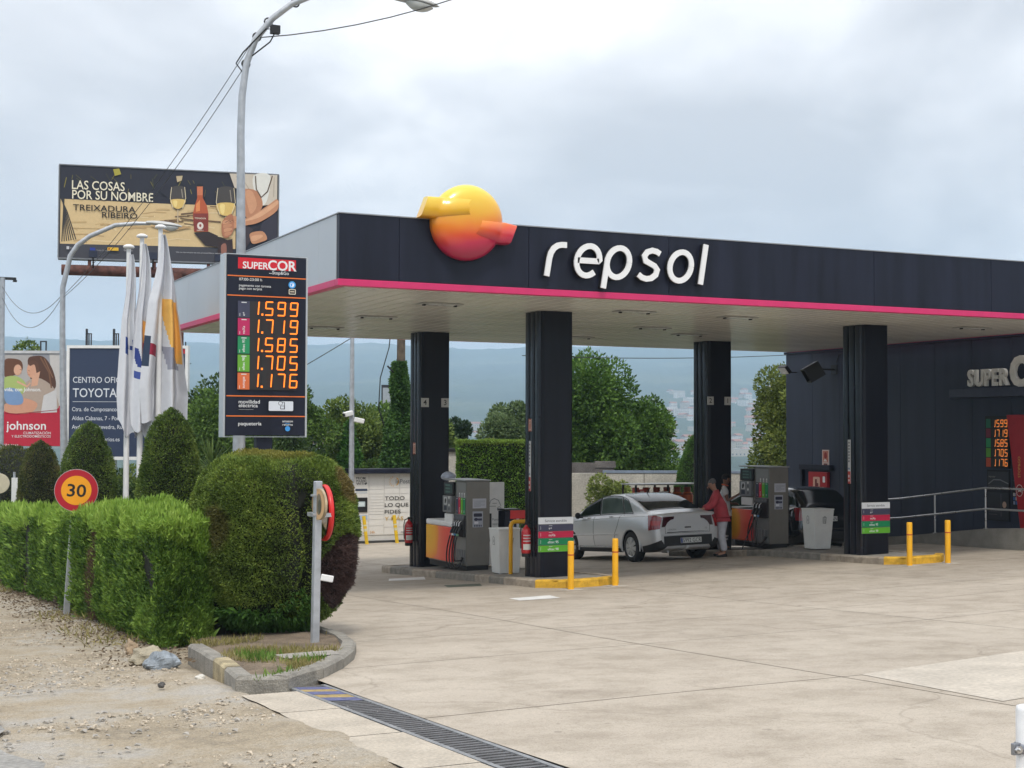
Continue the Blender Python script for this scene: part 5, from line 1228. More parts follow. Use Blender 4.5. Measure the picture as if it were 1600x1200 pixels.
# galvanised clamp post in the lower right corner
wpz = G(5.56,5.63)
wpost = empty('white_post', (5.60, 5.61, wpz), 'white round topped post with a grey bolted clamp, lower right corner', 'post')
mb = MB(); mb.lathe([(.055,0),(.055,.455),(.051,.475),(.03,.482),(0,.484)], 24); part('tube', mb, mat('white_gloss', (.80,.81,.82), .3), wpost)
mb = MB(); mb.lathe([(.058,.24),(.064,.245),(.064,.285),(.058,.29)], 24); part('band', mb, mat('zinc', (.30,.31,.34), .35, metal=.8), wpost)
mb = MB(); mb.box(-.10,-.012,.235,-.05,.012,.295); part('lug', mb, mat('zinc', (.30,.31,.34)), wpost, bevel=.004)
mb = MB(); mb.lathe([(.02,-.03),(.02,-.014)], 6, (-.078,0,.265), 'y', smooth=False); mb.lathe([(.009,-.042),(.009,-.03)], 10, (-.078,0,.265), 'y'); part('bolt', mb, steel, wpost)

# ================================================================== bollards
byel = mat('bollard_yellow', (.83,.42,.012), .38, var=.06); bred = mat('bollard_red', (.45,.03,.02), .5)
def bollard(x, y, h, label, first=None, foot=True, grp='yellow bollards at the pump islands'):
    z = G(x, y)
    if first: return dup(first, (x, y, z), label=label)
    r = empty('bollard', (x, y, z), label, 'bollard', group=grp)
    mb = MB(); mb.lathe([(.052,0),(.052,h-.02),(.048,h-.004),(.04,h),(0,h)], 20); part('tube', mb, byel, r)
    mb = MB(); mb.lathe([(.054,h-.235),(.0545,h-.215)], 20); part('red_band', mb, bred, r)
    if foot: mb = MB(); mb.box(-.16,-.15,-.005,.16,.15,.012); part('foot_patch', mb, mat('foot_concrete', (.45,.42,.37), .85), r, rot=(math.atan(-.045),0,0), bevel=.004)
    return r
b_ = bollard(11.23,21.2,.80,'yellow bollard in front of the left end of the island nearer the hedge')
bollard(12.19,21.42,.80,'yellow bollard beside the rear wheel of the silver car as seen from the camera', b_)
bollard(18.12,20.98,.80,'yellow bollard in front of the yellow kerb of the island nearer the shop', b_)
bollard(18.98,20.93,.80,'rightmost yellow bollard, standing free in front of the ramp railing', b_)
def lock_boll(x, y, label, first=None):
    z = G(x, y)
    if first: return dup(first, (x, y, z), label=label)
    r = empty('bollard', (x, y, z), label, 'bollard', group='thin leaning posts at the parcel locker')
    mb = MB(); mb.tube([(0,0,0),(-.11,0,.86)], .055, 12); part('tube', mb, mat('post_yellow', (.80,.52,.02), .45), r)
    mb = MB(); mb.tube([(-.05,0,.40),(-.06,0,.48)], .058, 12); mb.tube([(-.07,0,.56),(-.075,0,.60)], .058, 12); part('pale_band', mb, mat('band_pale', (.7,.65,.4), .5), r)
    return r
l1 = lock_boll(15.2,41.9,'left one of two leaning yellow posts in front of the parcel locker'); lock_boll(16.18,41.9,'right one of two leaning yellow posts in front of the parcel locker', l1)

# ================================================================== pumps
pgrey = mat('pump_grey', (.27,.27,.26), .35, metal=.3, var=.06); pside = mat('pump_side', (.19,.18,.16), .38, metal=.25, var=.06)
def swirl_mat(name, c0, rad):
    """printed panel: coral field with a glowing yellow lobe"""
    m = bpy.data.materials.new(name); m.use_nodes = True; t = m.node_tree; b = t.nodes['Principled BSDF']; L = t.links
    tc_ = t.nodes.new('ShaderNodeTexCoord'); w_ = t.nodes.new('ShaderNodeTexNoise'); w_.inputs['Scale'].default_value = 1.6; w_.inputs['Detail'].default_value = 1
    L.new(tc_.outputs['Object'], w_.inputs['Vector'])
    d = t.nodes.new('ShaderNodeVectorMath'); d.operation = 'DISTANCE'; d.inputs[1].default_value = c0
    ml = t.nodes.new('ShaderNodeVectorMath'); ml.operation = 'MULTIPLY'; ml.inputs[1].default_value = (0,1,.8); L.new(tc_.outputs['Object'], ml.inputs[0]); L.new(ml.outputs[0], d.inputs[0]); d.inputs[1].default_value = (0, c0[1], c0[2]*.8)
    a = t.nodes.new('ShaderNodeMath'); a.operation = 'MULTIPLY_ADD'; a.inputs[1].default_value = .45*rad; L.new(w_.outputs['Fac'], a.inputs[0]); L.new(d.outputs['Value'], a.inputs[2])
    mr = t.nodes.new('ShaderNodeMapRange'); mr.inputs[1].default_value = .15*rad; mr.inputs[2].default_value = 2.6*rad; L.new(a.outputs[0], mr.inputs[0])
    r = t.nodes.new('ShaderNodeValToRGB'); c = r.color_ramp; c.elements[0].position = 0; c.elements[0].color = (.90,.52,.04,1); c.elements[1].position = 1; c.elements[1].color = (.72,.05,.06,1)
    for p_, q_ in ((.26,(.92,.42,.04)),(.36,(.90,.28,.04)),(.385,(.88,.22,.12)),(.55,(.85,.13,.07)),(.72,(.80,.08,.06))): e = c.elements.new(p_); e.color = (*q_,1)
    L.new(mr.outputs[0], r.inputs[0]); L.new(r.outputs[0], b.inputs['Base Color']); b.inputs['Roughness'].default_value = .35; return m
swmA = swirl_mat('swirl_print', (0,1.78,.70), .62); swmB = swirl_mat('swirl_print_red', (0,1.27,.50), .36)
rubber = mat('hose_rubber', (.012,.012,.012), .45)
def pump(loc, label, h, cab_len, nozzles, seed, swirl_red=False):
    r = empty('fuel_pump', loc, label, 'fuel pump', group='fuel pumps')
    W = .50; Lp = 1.06; z0 = .09
    mb = MB(); mb.box(.02,.02,-.02,W-.02,cab_len-.02,z0); part('plinth', mb, black, r)
    mb = MB(); mb.box(0,0,z0,W,.53,h); bd = part('body', mb, pside, r, bevel=.012)
    mb = MB(); mb.box(-.004,.03,z0+.03,-.0005,.50,h-.03); part('nozzle_panel', mb, pgrey, bd)
    mb = MB(); mb.box(0.01,.534,.95,W-.01,Lp,h-.04); part('display_body', mb, pside, r, bevel=.01)
    mb = MB(); mb.box(-.03,-.02,h+.002,W+.02,Lp+.05,h+.028); part('top_cover', mb, mat('cover_grey', (.32,.33,.33), .4, metal=.3), r, bevel=.008)
    mb = MB(); mb.box(-.004,.01,h*.79,W+.004,.525,h*.79+.006); part('seam', mb, black, bd)
    # display
    mb = MB(); mb.box(-.05,.56,h-.30,.008,1.03,h-.04); ds = part('display', mb, black, r, bevel=.01)
    p_ = Print(); p_.rect(0,0,.40,.20,sr(26,44,42)); 
    for k in range(3): p_.rect(.06,.02+.065*k,.30,.06+.065*k,sr(70,104,98))
    p_.rect(.33,.02,.38,.18,sr(60,90,84)); part('screen', p_.mb, None, ds, (-.051,.995,h-.27), (0,0,R_(-90)))
    mb = MB(); mb.box(-.07,.60,1.10,.008,1.04,1.43); kp = part('payment_unit', mb, mat('unit_grey', (.22,.225,.23), .4, metal=.3), r, bevel=.01)
    p_ = Print(); p_.rect(.07,.13,.21,.28,sr(200,200,200)); p_.poly([(.10,.15),(.15,.15),(.19,.22),(.14,.27),(.10,.22)],sr(30,30,30)); p_.rect(.07,.02,.21,.11,sr(46,52,66)); 
    for k in range(4): p_.rect(.30,.03+.075*k,.36,.075+.075*k,sr(220,220,215) if k%2 else sr(90,90,96))
    part('keypad_print', p_.mb, None, kp, (-.071,1.03,1.12), (0,0,R_(-90)))
    mb = MB(); mb.box(-.035,.62,.90,.008,1.02,1.07); part('white_box', mb, white, r, bevel=.008)
    # fuel labels, boots and nozzles
    cl = [sr(62,62,84), sr(196,24,66), sr(100,176,40), sr(0,140,80)]
    if seed: cl = [sr(62,62,84), sr(196,24,66), sr(100,176,40), sr(0,140,80)]
    for k in range(4):
        y1 = .49-.115*k
        p_ = Print(); p_.rect(0,0,.10,.32,cl[k]); p_.text(['e+','neXa','98','95'][k], .065, .03, .05, (.75,.75,.75), .003, rot=R_(90)); p_.rect(.02,.29,.08,.30,(.7,.7,.7))
        mb = MB(); mb.box(0,.0005,0,.10,.006,.32); o = part('fuel_label', mb, black, bd, (-.011,y1,1.09), (0,0,R_(-90))); part('print', p_.mb, None, o)
        if k: mb = MB(); mb.lathe([(0,-.004),(.02,-.003),(.02,.0)], 10, axis='x'); mb.box(-.003,-.008,-.07,0,.008,0); part('indicator', mb, white, bd, (-.005,y1-.05,1.49))
    mb = MB(); mb.box(-.06,.025,.65,-.0045,.495,.98); mb.prism([(-.06,.98),(-.0045,.98),(-.0045,1.075),(-.03,1.075)], .025, .495, 'y'); nb = part('nozzle_boots', mb, black, bd, bevel=.006)
    p_ = Print(); p_.rect(0,0,.46,.07,sr(120,120,118))
    for k in range(4): p_.rect(.03+.115*k,.01,.08+.115*k,.06,sr(60,62,64))
    part('boot_numbers', p_.mb, None, nb, (-.052,.49,1.0), (R_(-18),0,R_(-90)))
    hc = [(.75,.15,.12), (.8,.8,.8), (.1,.25,.45), (.15,.35,.2)]
    for k in range(nozzles):
        y = .44-.115*k
        mb = MB(); mb.tube([(-.03,y,.90),(-.075,y,.86),(-.13,y,.76),(-.15,y,.70)], [.02,.026,.026,.022], 8); mb.box(-.10,y-.018,.80,-.05,y+.018,.90)
        nz_ = part('nozzle', mb, black, r, bevel=0)
        mb = MB(); mb.tube([(-.151,y,.715),(-.155,y,.675)], .027, 8); part('swivel', mb, mat('swivel_%d' % k, hc[k], .4), nz_)
        mb = MB(); mb.tube([(-.07,y,.965),(-.115,y,.93),(-.125,y,.86)], .009, 6); part('guard', mb, steel, nz_)
        d_ = [.42,.26,.10,.02][k]; lo = [.02,.03,.06,.20][k]
        pts_ = []
        s0 = Vector((-.155,y,.68)); e0 = Vector((-.02, .06+.05*k if seed else .10+.03*k, .25)) 
        for i in range(17):
            t = i/16; c1 = Vector((-.22-.04*k, y+d_*.7, .10)); c2 = Vector((-.20, y+d_*.55-.30, lo-.26))
            q_ = s0*(1-t)**3+c1*3*t*(1-t)**2+c2*3*t*t*(1-t)+e0*t**3; q_.z = max(q_.z, lo); pts_.append(q_)
        mb = MB(); mb.tube(pts_, .0135, 8); part('hose', mb, rubber, r)
    for k in range(4):
        mb = MB(); mb.box(-.02,.06+.11*k,.13,-.0045,.13+.11*k,.40); part('hose_guide', mb, mat('guide_grey', (.24,.245,.25), .35, metal=.4), bd, bevel=.006)
    # front stickers
    def sticker(x0, z0_, x1, z1, kind_):
        p_ = Print(); w_ = x1-x0; h_ = z1-z0_; 
        if kind_: 
            p_.rect(0,0,w_,h_,sr(170,174,184)); p_.rrect(.02,h_*.66,w_-.02,h_*.88,.02,sr(40,44,66)); p_.ell(w_*.32,h_*.5,w_*.2,h_*.1,sr(50,54,76)); p_.rect(w_*.5,h_*.42,w_*.9,h_*.56,sr(60,64,90)); p_.rect(w_*.15,h_*.22,w_*.55,h_*.36,sr(220,220,226))
            for q_ in range(5): p_.rect(w_*(.12+.16*q_),h_*.04,w_*(.22+.16*q_),h_*.16,sr(54,58,80))
        else:
            p_.rect(0,0,w_,h_,sr(186,188,196))
            for q_ in range(6): p_.line([(w_*.1,h_*(.2+.11*q_)),(w_*(.9 if q_%3 else .6),h_*(.2+.11*q_))],.004,sr(90,94,110))
        b2_ = MB(); b2_.box(x0,-.004,z0_,x1,-.0005,z1); o = part('sticker', b2_, white, bd); part('print', p_.mb, None, o, (x0,-.0042,z0_))
    sticker(.13,1.21,.42,1.40,0); sticker(.13,.84,.35,1.15,1)
    p_ = Print(); 
    for k in range(2): p_.rect(.11+.12*k,h-.12,.19+.12*k,h-.05,sr(40,42,44)) if False else None
    # swirl cabinet
    mb = MB(); mb.box(-.012,Lp*.55,z0,.0,cab_len,.80) if False else mb.box(.004,.54,z0,W-.004,cab_len,.80); cbn = part('side_cabinet', mb, pgrey, r)
    mb = MB(); mb.box(-.06,.60,z0+.03,.0,cab_len,.805); part('swirl_panel', mb, swmB if seed else swmA, cbn, bevel=.01)
    mb = MB(); mb.box(-.065,.60 if cab_len > 1.5 else .62,.81,W,cab_len+.01,.92) if cab_len > 1.5 else mb.box(-.065,1.07,.81,W,cab_len+.01,.85); part('white_top', mb, white, cbn, bevel=.03)
    # far side hose holder
    mb = MB(); mb.box(W,.05,.55,W+.06,.45,1.1); mb.tube([(W+.03,.2,1.0),(W+.06,.15,.8),(W+.14,.12,.66),(W+.12,.1,.6)], .022, 8); part('far_boots', mb, black, r)
    return r
zA = G(11.5,26.05)+.13
pA = pump((11.50,26.05,zA), 'grey fuel pump with four nozzles beside the column numbered 4 and 3', 1.74, 1.93, 4, 0)
zB = G(18.65,26.05)+.13
pB = pump((18.65,26.05,zB), 'grey fuel pump beside the two men, crossed hoses hanging to the kerb', 1.74, 1.36, 3, 1)
for pr, zz in ((pB, 0),):
    mb = MB(); mb.tube([(-.15,.33,.66),(-.2,.5,.3),(-.33,.55,-.02),(-.50,.35,-.06),(-.45,.05,-.04),(-.28,-.3,.02),(-.1,-.7,.03),(.1,-1.1,.03)], .014, 8); part('loose_hose', mb, rubber, pr)
    mb = MB(); mb.tube([(0,-.35,.02),(.25,-.55,.02),(.35,-.85,.02),(.33,-.9,.18),(.40,-.85,.24),(.44,-.8,.1),(.42,-.7,.02)], .014, 8); part('loose_hose', mb, rubber, pr)
# bag on pump A's cover and black camera
bg_ = bpy.data.objects.new('tmp', None)
def blob(name, c, r, m, label, cat, seed, sq=(1,1,1)):
    r_ = np.random.default_rng(seed); mb = MB(); mb.smooth = True
    mb.grid(lambda u, v: tuple(np.array(c)*0+np.array([r*sq[0]*math.cos(2*math.pi*u)*math.sin(math.pi*v)*(1+.18*math.sin(5*u*6.28+v*9)), r*sq[1]*math.sin(2*math.pi*u)*math.sin(math.pi*v), r*sq[2]*math.cos(math.pi*v)*(1+.15*math.sin(7*u*6.28))])), 24, 14, flip=True)
    return tag(part(name, mb, m, None, c), label, cat)
blob('plastic_bag', (11.75,27.55,zA+1.80), .14, mat('bag_pale', (.5,.55,.66), .4), 'crumpled pale blue bag lying on top of the pump near the hedge', 'bag', 1, (1,1.2,.6)); bpy.data.objects.remove(bg_)
# litter bins
def litter_bin(loc, label):
    r = empty('litter_bin', loc, label, 'litter bin', group='angular light grey litter bins'); m = mat('bin_grey', (.70,.71,.69), .4, var=.04)
    mb = MB(); h = .80
    def ring(z, s_): return [(.03*s_,.04*s_,z),(.50-.03*s_,.04*s_,z),(.50-.03*s_,.44-.02*s_,z),(.03*s_,.44-.02*s_,z)]
    v = ring(0.0,1.6)+ring(h,0); mb.add(v, [(0,3,2,1),(4,5,6,7),(0,1,5,4),(1,2,6,5),(2,3,7,6),(3,0,4,7)]); part('body', mb, m, r, bevel=.012)
    mb = MB(); mb.box(-.006,-.006,h,.506,.446,h+.03); part('lid', mb, m, r, bevel=.008)
    dkk = sr(50,54,58)
    for nm, lc, rt in (('print', (.25,-.004,.60), (math.atan(.08),0,0)), ('print', (-.003,.22,.60), (0,0,R_(-90)))):
        p_ = Print(); p_.line([(-.05,.05),(.05,.05)],.008,dkk); p_.line([(-.04,.04),(-.03,-.07),(.03,-.07),(.04,.04)],.008,dkk); p_.line([(-.012,.03),(-.010,-.05)],.006,dkk); p_.line([(.012,.03),(.010,-.05)],.006,dkk); p_.line([(-.02,.055),(-.015,.075),(.015,.075),(.02,.055)],.006,dkk)
        if rt[2]: p_ = Print(); p_.line([(-.035,.05),(-.035,-.07),(.035,-.07),(.035,.05),(-.01,.085),(-.035,.05)],.008,dkk); p_.line([(0,.02),(0,-.03)],.012,dkk)
        part(nm, p_.mb, None, r, lc, rt)
    return r
bA = litter_bin((11.40,24.35,G(11.4,24.4)+.13), 'light grey litter bin between the front column and the pump near the hedge')
dup(bA, (18.55,24.35,G(18.5,24.3)+.15), label='light grey litter bin standing in front of the dark hatchback')
# extinguishers
def extinguisher(loc, label):
    r = empty('fire_extinguisher', loc, label, 'fire extinguisher', group='red fire extinguishers on the columns'); m = mat('ext_red', (.50,.014,.02), .25, var=.04, coat=.4)
    mb = MB(); mb.lathe([(.06,.0),(.082,.02),(.085,.05),(.085,.38),(.07,.44),(.035,.475),(.022,.49),(.022,.51)], 22); part('cylinder', mb, m, r)
    mb = MB(); mb.lathe([(.074,-.045),(.078,-.02),(.078,.03)], 18); part('base', mb, black, r)
    mb = MB(); mb.box(-.02,-.02,.51,.02,.02,.545); mb.box(-.02,-.012,.545,.10,.012,.56); mb.tube([(-.02,0,.53),(-.09,.0,.50),(-.11,0,.40),(-.105,0,.2),(-.10,0,.1)], .011, 6); part('valve', mb, black, r)
    p_ = Print(); mb = MB()
    for z0_, z1, c in ((.08,.18,sr(216,214,206)),(.22,.24,sr(200,190,190)),(.27,.29,sr(200,190,190)),(.32,.34,sr(200,190,190))):
        n = 6; vv = []
        for k in range(n+1): a = R_(-150+100*k/n); vv += [(.0865*math.cos(a),.0865*math.sin(a),z0_),(.0865*math.cos(a),.0865*math.sin(a),z1)]
        mb.add(vv, [(2*k,2*k+2,2*k+3,2*k+1) for k in range(n)], c)
    part('label_print', mb, None, r)
    mb = MB(); mb.box(.06,-.04,.05,.12,.04,.42); part('bracket', mb, black, r)
    return r
e1 = extinguisher((11.27,22.95,G(11.3,22.9)+.53), 'red fire extinguisher on the front column beside the service price board')
dup(e1, (11.36,28.75,G(11.4,28.7)+.62), label='red fire extinguisher low on the column numbered 4 and 3')
# yellow hoop guard
hp = empty('hoop_guard', (11.6,23.9,G(11.6,23.9)+.13), 'bent yellow pipe guard between the litter bin and the front column', 'guard rail')
mb = MB(); pts_ = [(-.10,.15,0),(-.10,.15,.86)]+[(-.10+.09*(1-math.cos(a)), .15-.45*0, .86+.09*math.sin(a)) for a in [R_(15*k) for k in range(1,7)]]+[(.75,.15,.95)]
mb.tube(pts_, .038, 14); part('pipe', mb, byel, hp)
# tall white charging panel, dark bin, red sign behind
ev = empty('information_board', (12.62,27.75,G(12.6,27.7)+.13), 'tall white information panel with a line drawn car, behind the pump near the hedge', 'information panel')
mb = MB(); mb.box(0,0,0,.50,.08,1.72); part('panel', mb, white, ev, bevel=.012)
p_ = Print(); dk = sr(120,124,128); p_.line([(.14,1.22),(.18,1.34),(.26,1.38),(.36,1.34),(.42,1.22)],.012,dk); p_.ring(.38,1.16,.05,.05,.012,dk); p_.line([(.14,1.22),(.30,1.22)],.01,dk); p_.line([(.22,1.28),(.32,1.28)],.01,dk); p_.text('Punto',.22,.92,.07,dk,.001); p_.text('recarga',.22,.83,.06,dk,.001)
part('print', p_.mb, None, ev, (0,-.001,0))
db = empty('dark_bin', (12.05,26.0,G(12.4,25.9)+.13), 'black litter cabinet with a small pale symbol behind the grey litter bin', 'litter bin')
db.location = (12.28,25.95,G(12.4,25.9)+.13)
mb = MB(); mb.box(0,0,0,.32,.32,1.12); part('body', mb, navy, db, bevel=.015); mb = MB(); mb.box(-.01,-.01,1.13,.33,.33,1.16); part('lid', mb, black, db)
p_ = Print(); p_.poly([(.10,.92),(.20,.92),(.185,.78),(.115,.78)],sr(170,180,190)); part('print', p_.mb, None, db, (0,-.001,0))
rs = empty('red_sign', (12.22,25.25,G(12.2,25.2)+.13), 'small red rectangular sign on a pale post beside the front column', 'sign')
mb = MB(); mb.box(-.02,-.02,0,.02,.02,1.0); part('post', mb, galv, rs); mb = MB(); mb.box(-.17,-.03,.98,.17,-.022,1.14); part('plate', mb, mat('sign_red', (.62,.02,.02), .4), rs)

# ================================================================== parcel locker
lk = empty('parcel_locker', (14.95,42.45,G(16,42.4)+.12), 'white parcel locker wall with many doors, a screen and a dark roof, beyond the pumps', 'parcel locker')
LW = 2.05; LH = 2.02
mb = MB(); mb.box(0,.02,-.05,LW,.62,LH); part('carcass', mb, mat('locker_white', (.66,.65,.62), .45, var=.04), lk); mb = MB(); mb.box(-.02,-.08,-.32,LW+.02,.6,-.052); part('base', mb, mat('dark_base', (.05,.05,.05), .8), lk)
mb = MB(); mb.box(-.05,-.25,LH+.002,LW+.06,.7,LH+.14); part('roof', mb, navy, lk, bevel=.01)
wl = mat('locker_door', (.74,.72,.68), .4, var=.03)
cols_ = [(0,.50),(.50,1.0),(1.0,1.5),(1.5,2.05)]
rows_ = {1:[.12,.40,.60,.75,.84,.93,1.02,1.11,1.20,1.29,1.38,1.52,LH-.02], 2:[.12,.35,.58,.80,1.0,1.18,1.38,1.56,LH-.02], 3:[.12,.35,.58,.80,1.0,1.18,1.38,1.56,LH-.02]}
for ci, (a, b) in enumerate(cols_):
    rr2 = rows_.get(ci, [.12,.46,.56,.95,1.5,LH-.02])
    for z0_, z1 in zip(rr2[:-1], rr2[1:]):
        mb = MB(); mb.box(a+.008,0,z0_+.005,b-.008,.018,z1-.005); part('locker_door', mb, wl, lk)
mb = MB(); mb.box(.06,-.03,.83,.45,-.001,1.28); sc_ = part('terminal', mb, black, lk, bevel=.01)
p_ = Print(); p_.rect(.14,1.0,.37,1.16,sr(180,196,200)); p_.rect(.17,1.03,.34,1.13,sr(214,224,226)); part('screen', p_.mb, None, sc_, (0,-.031,0))
p_ = Print(); bk = sr(36,34,34)
for k, t_ in enumerate(('FROM','POLAND','WITH')): p_.text(t_, .09, 1.84-.085*k, .10, bk, .008, sx=[1.15,.82,1.2][k])
p_.poly([(.36,1.69),(.40,1.67),(.44,1.72),(.41,1.75),(.38,1.72)], bk)
p_.rect(.06,1.48,.45,1.55,sr(60,70,90)); p_.rect(.06,1.40,.45,1.46,sr(200,204,206)); p_.rect(.03,.60,.46,.74,sr(170,190,214))
p_.line(arc(1.34,1.76,.13,.13,-60,60,12), .03, sr(226,170,50)); 
for k in range(7): a = R_(110+25*k); p_.line([(1.32+.11*math.cos(a),1.76+.11*math.sin(a)),(1.32+.17*math.cos(a),1.76+.17*math.sin(a))],.012,sr(226,170,50))
p_.text('InPost', 1.38, 1.70, .19, sr(110,112,114), .001)
for k, (t_, c) in enumerate((('TODO',bk),('LO QUE',bk),('PIDES',bk),('Y MÁS',sr(206,168,80)))): p_.text(t_, 1.02, 1.19-.21*k, .165, c, .004, sx=1.35)
p_.text('Locker', .10, .17, .11, sr(150,146,140), .001); p_.text('24h', .53, .17, .12, sr(200,150,90), .001); p_.text('inpost.es', 1.56, .17, .09, bk, .001)
part('print', p_.mb, None, lk, (0,-.003,0))
mb = MB(); mb.box(-3,-1.2,-.4,2.7,-1.05,-.24); part('kerb', mb, gran[1], lk, (0,.9,.1))

# ================================================================== walls behind
cw = mat('stained_concrete', (.40,.385,.345), .9, var=.3, scale=1.2, fine=.2, bump=.3)
cwl = empty('concrete_wall', (22,38.3,-.5), 'weathered grey concrete boundary wall behind the silver car', 'wall', rz=R_(-25.6))
for i in range(6):
    mb = MB(); mb.box(-2.2+i*1.45,0,-.4,-.765+i*1.45,.16,2.08+(.0 if i else .0)); part('wall_panel', mb, cw, cwl, bevel=.01)
mb = MB(); mb.box(-.55,-.02,2.085,6.6,.2,2.16); part('coping', mb, mat('blue_coping', (.20,.25,.33), .5), cwl)
ow = empty('stone_wall', (19.9,41.5,-.6), 'older dark stained wall rising behind the concrete wall', 'wall', rz=R_(-25.6))
mb = MB(); mb.box(-1.9,0,0,3.2,.3,2.45); mb.box(2.6,-.03,2.3,3.25,.33,2.5); part('masonry', mb, mat('dark_masonry', (.13,.12,.115), .95, var=.4, scale=2, fine=.3, bump=.5), ow)
lw_ = empty('low_wall', (17,39.5,-.6), 'low pale wall with a dark cap beside the clipped hedge block', 'wall', rz=R_(-25.6))
mb = MB(); mb.box(-.45,0,-.2,3.0,.25,2.82); part('masonry', mb, cw, lw_); mb = MB(); mb.box(-.5,-.08,2.825,3.1,.35,2.93); part('cap', mb, black, lw_)
# gas bottle cage
cg = empty('gas_bottle_rack', (18.75,31.9,G(19,31.5)), 'dark rack of orange gas bottles with a white notice, behind the silver car', 'gas bottle rack')
dkm = mat('rack_dark', (.03,.03,.035), .5, metal=.4)
RW = 1.9
for n_, bx_ in (('top_plate',(-.03,-.05,1.66,RW+.05,.7,1.69)),('floor_plate',(0,0,.08,RW,.65,.11)),('mid_shelf',(0,0,.99,RW,.65,1.02))):
    mb = MB(); mb.box(*bx_); part(n_, mb, mat('rack_grey', (.35,.35,.34), .5, metal=.3) if n_ == 'top_plate' else dkm, cg)
for x in (0, RW/2, RW):
    for y in (0, .65): mb = MB(); mb.box(x-.02,y-.02,0,x+.02,y+.02,1.66); part('upright', mb, dkm, cg)
for zz in (1.2, 1.42): mb = MB(); mb.tube([(0,-.02,zz),(RW,-.02,zz)], .01, 6); part('bar', mb, dkm, cg)
p_ = Print(); p_.rect(.66,1.28,.94,1.50,sr(214,210,206)); p_.rect(.72,1.35,.88,1.43,sr(60,50,50)); p_.rect(.06,1.38,.26,1.56,sr(190,60,50)); p_.rect(.06,1.14,.34,1.32,sr(200,80,64)); p_.rect(.1,1.42,.22,1.52,sr(220,190,180)); p_.rect(.1,1.18,.3,1.28,sr(220,190,180)); part('notice_print', p_.mb, None, cg, (0,-.035,0))
gbm = mat('gas_orange', (.62,.13,.02), .45, var=.15); gb_ = None
for zz in (.12,1.03):
    for i in range(6):
        lab_ = '%s row of squat orange gas bottles in the dark rack' % ('lower' if zz < .5 else 'upper')
        x = 18.75+.17+i*.31; y = 31.9+.3; z = G(19,31.5)+zz
        if gb_ is None:
            gb_ = empty('gas_bottle', (x,y,z), lab_, 'gas bottle', group='orange gas bottles in the rack, lower row')
            mb = MB(); mb.lathe([(.12,0),(.145,.02),(.15,.06),(.15,.34),(.12,.42),(.05,.45),(.03,.46),(.03,.50),(0,.5)], 16); part('cylinder', mb, gbm, gb_)
            mb = MB(); mb.lathe([(.085,.42),(.09,.55),(.08,.56),(.075,.42)], 12); part('collar', mb, mat('gas_dark', (.30,.05,.02), .5), gb_)
        else: o = dup(gb_, (x,y,z), label=lab_); o['group'] = 'orange gas bottles in the rack, %s row' % ('lower' if zz < .5 else 'upper')
# ================================================================== cars
def catmull(p0, p1, p2, p3, t):
    return .5*((2*p1)+(-p0+p2)*t+(2*p0-5*p1+4*p2-p3)*t*t+(-p0+3*p1-3*p2+p3)*t**3)
class Body:
    """smooth car skin over stations; S(u, v): u along the car (station index), v up the half section (point index)"""
    def __init__(s, st): s.st = np.array([[(y, *p) for p in sec] for y, sec in st]); s.nu, s.nv = s.st.shape[:2]
    def S(s, u, v, side=-1):
        def row(i):
            i = max(0, min(s.nu-1, i)); a = s.st[i]; k = min(int(v), s.nv-2); t = v-k
            g_ = lambda q_: a[max(0, min(s.nv-1, q_))]
            return catmull(g_(k-1), g_(k), g_(k+1), g_(k+2), t)
        k = min(int(u), s.nu-2); t = u-k
        p_ = catmull(row(k-1), row(k), row(k+1), row(k+2), t)
        return Vector((side*max(0, p_[1]), p_[0], p_[2]))
    def nrm(s, u, v, side):
        e = .03; a = s.S(min(u+e, s.nu-1), v, side)-s.S(max(u-e, 0), v, side); b = s.S(u, min(v+e, s.nv-1), side)-s.S(u, max(v-e, 0), side)
        n = a.cross(b)
        if n.length < 1e-9: return Vector((0,0,1))
        n.normalize(); c = s.S(u, v, side)-Vector((0, 2.4, .7)); 
        return n if n.dot(c) > 0 else -n
    def patch(s, mb, uv, off, n=10, m=6, sides=(-1,1)):
        """uv: four corners (u,v) going round; laid `off` outside the skin"""
        for sd_ in sides:
            def f(a, b):
                q_ = [Vector(x) for x in uv]; w_ = q_[0]*(1-a)*(1-b)+q_[1]*a*(1-b)+q_[2]*a*b+q_[3]*(1-a)*b
                return tuple(s.S(w_.x, w_.y, sd_)+s.nrm(w_.x, w_.y, sd_)*off)
            mb.grid(f, n, m, flip=sd_ < 0)
        return mb
    def strip(s, mb, uv, wd, off=.003, sides=(-1,1), n=12):
        for sd_ in sides:
            pts_ = []
            for a, b in zip(uv[:-1], uv[1:]):
                for k in range(n): t = k/n; pts_.append((a[0]+(b[0]-a[0])*t, a[1]+(b[1]-a[1])*t))
            pts_.append(uv[-1]); P = [s.S(u, v, sd_)+s.nrm(u, v, sd_)*off for u, v in pts_]; mb.tube(P, wd, 4, cap=False)
        return mb
    def shell(s, mu=6, mv=5):
        mb = MB(); mb.smooth = True; U = (s.nu-1)*mu; V = (s.nv-1)*mv
        vs_ = []
        for i in range(U+1):
            for j in range(V+1): vs_.append(tuple(s.S(i/mu, j/mv, -1)))
            for j in range(V-1, -1, -1): vs_.append(tuple(s.S(i/mu, j/mv, 1)))
        n = 2*V+1; f = []
        for i in range(U):
            for j in range(n-1): f.append((i*n+j, i*n+j+1, (i+1)*n+j+1, (i+1)*n+j))
            f.append((i*n+n-1, i*n, (i+1)*n, (i+1)*n+n-1))
        mb.add(vs_, f); mb.smooth = False
        mb.add(vs_[:n], [tuple(range(n))[::-1]]); mb.add(vs_[-n:], [tuple(range(n))])
        return mb
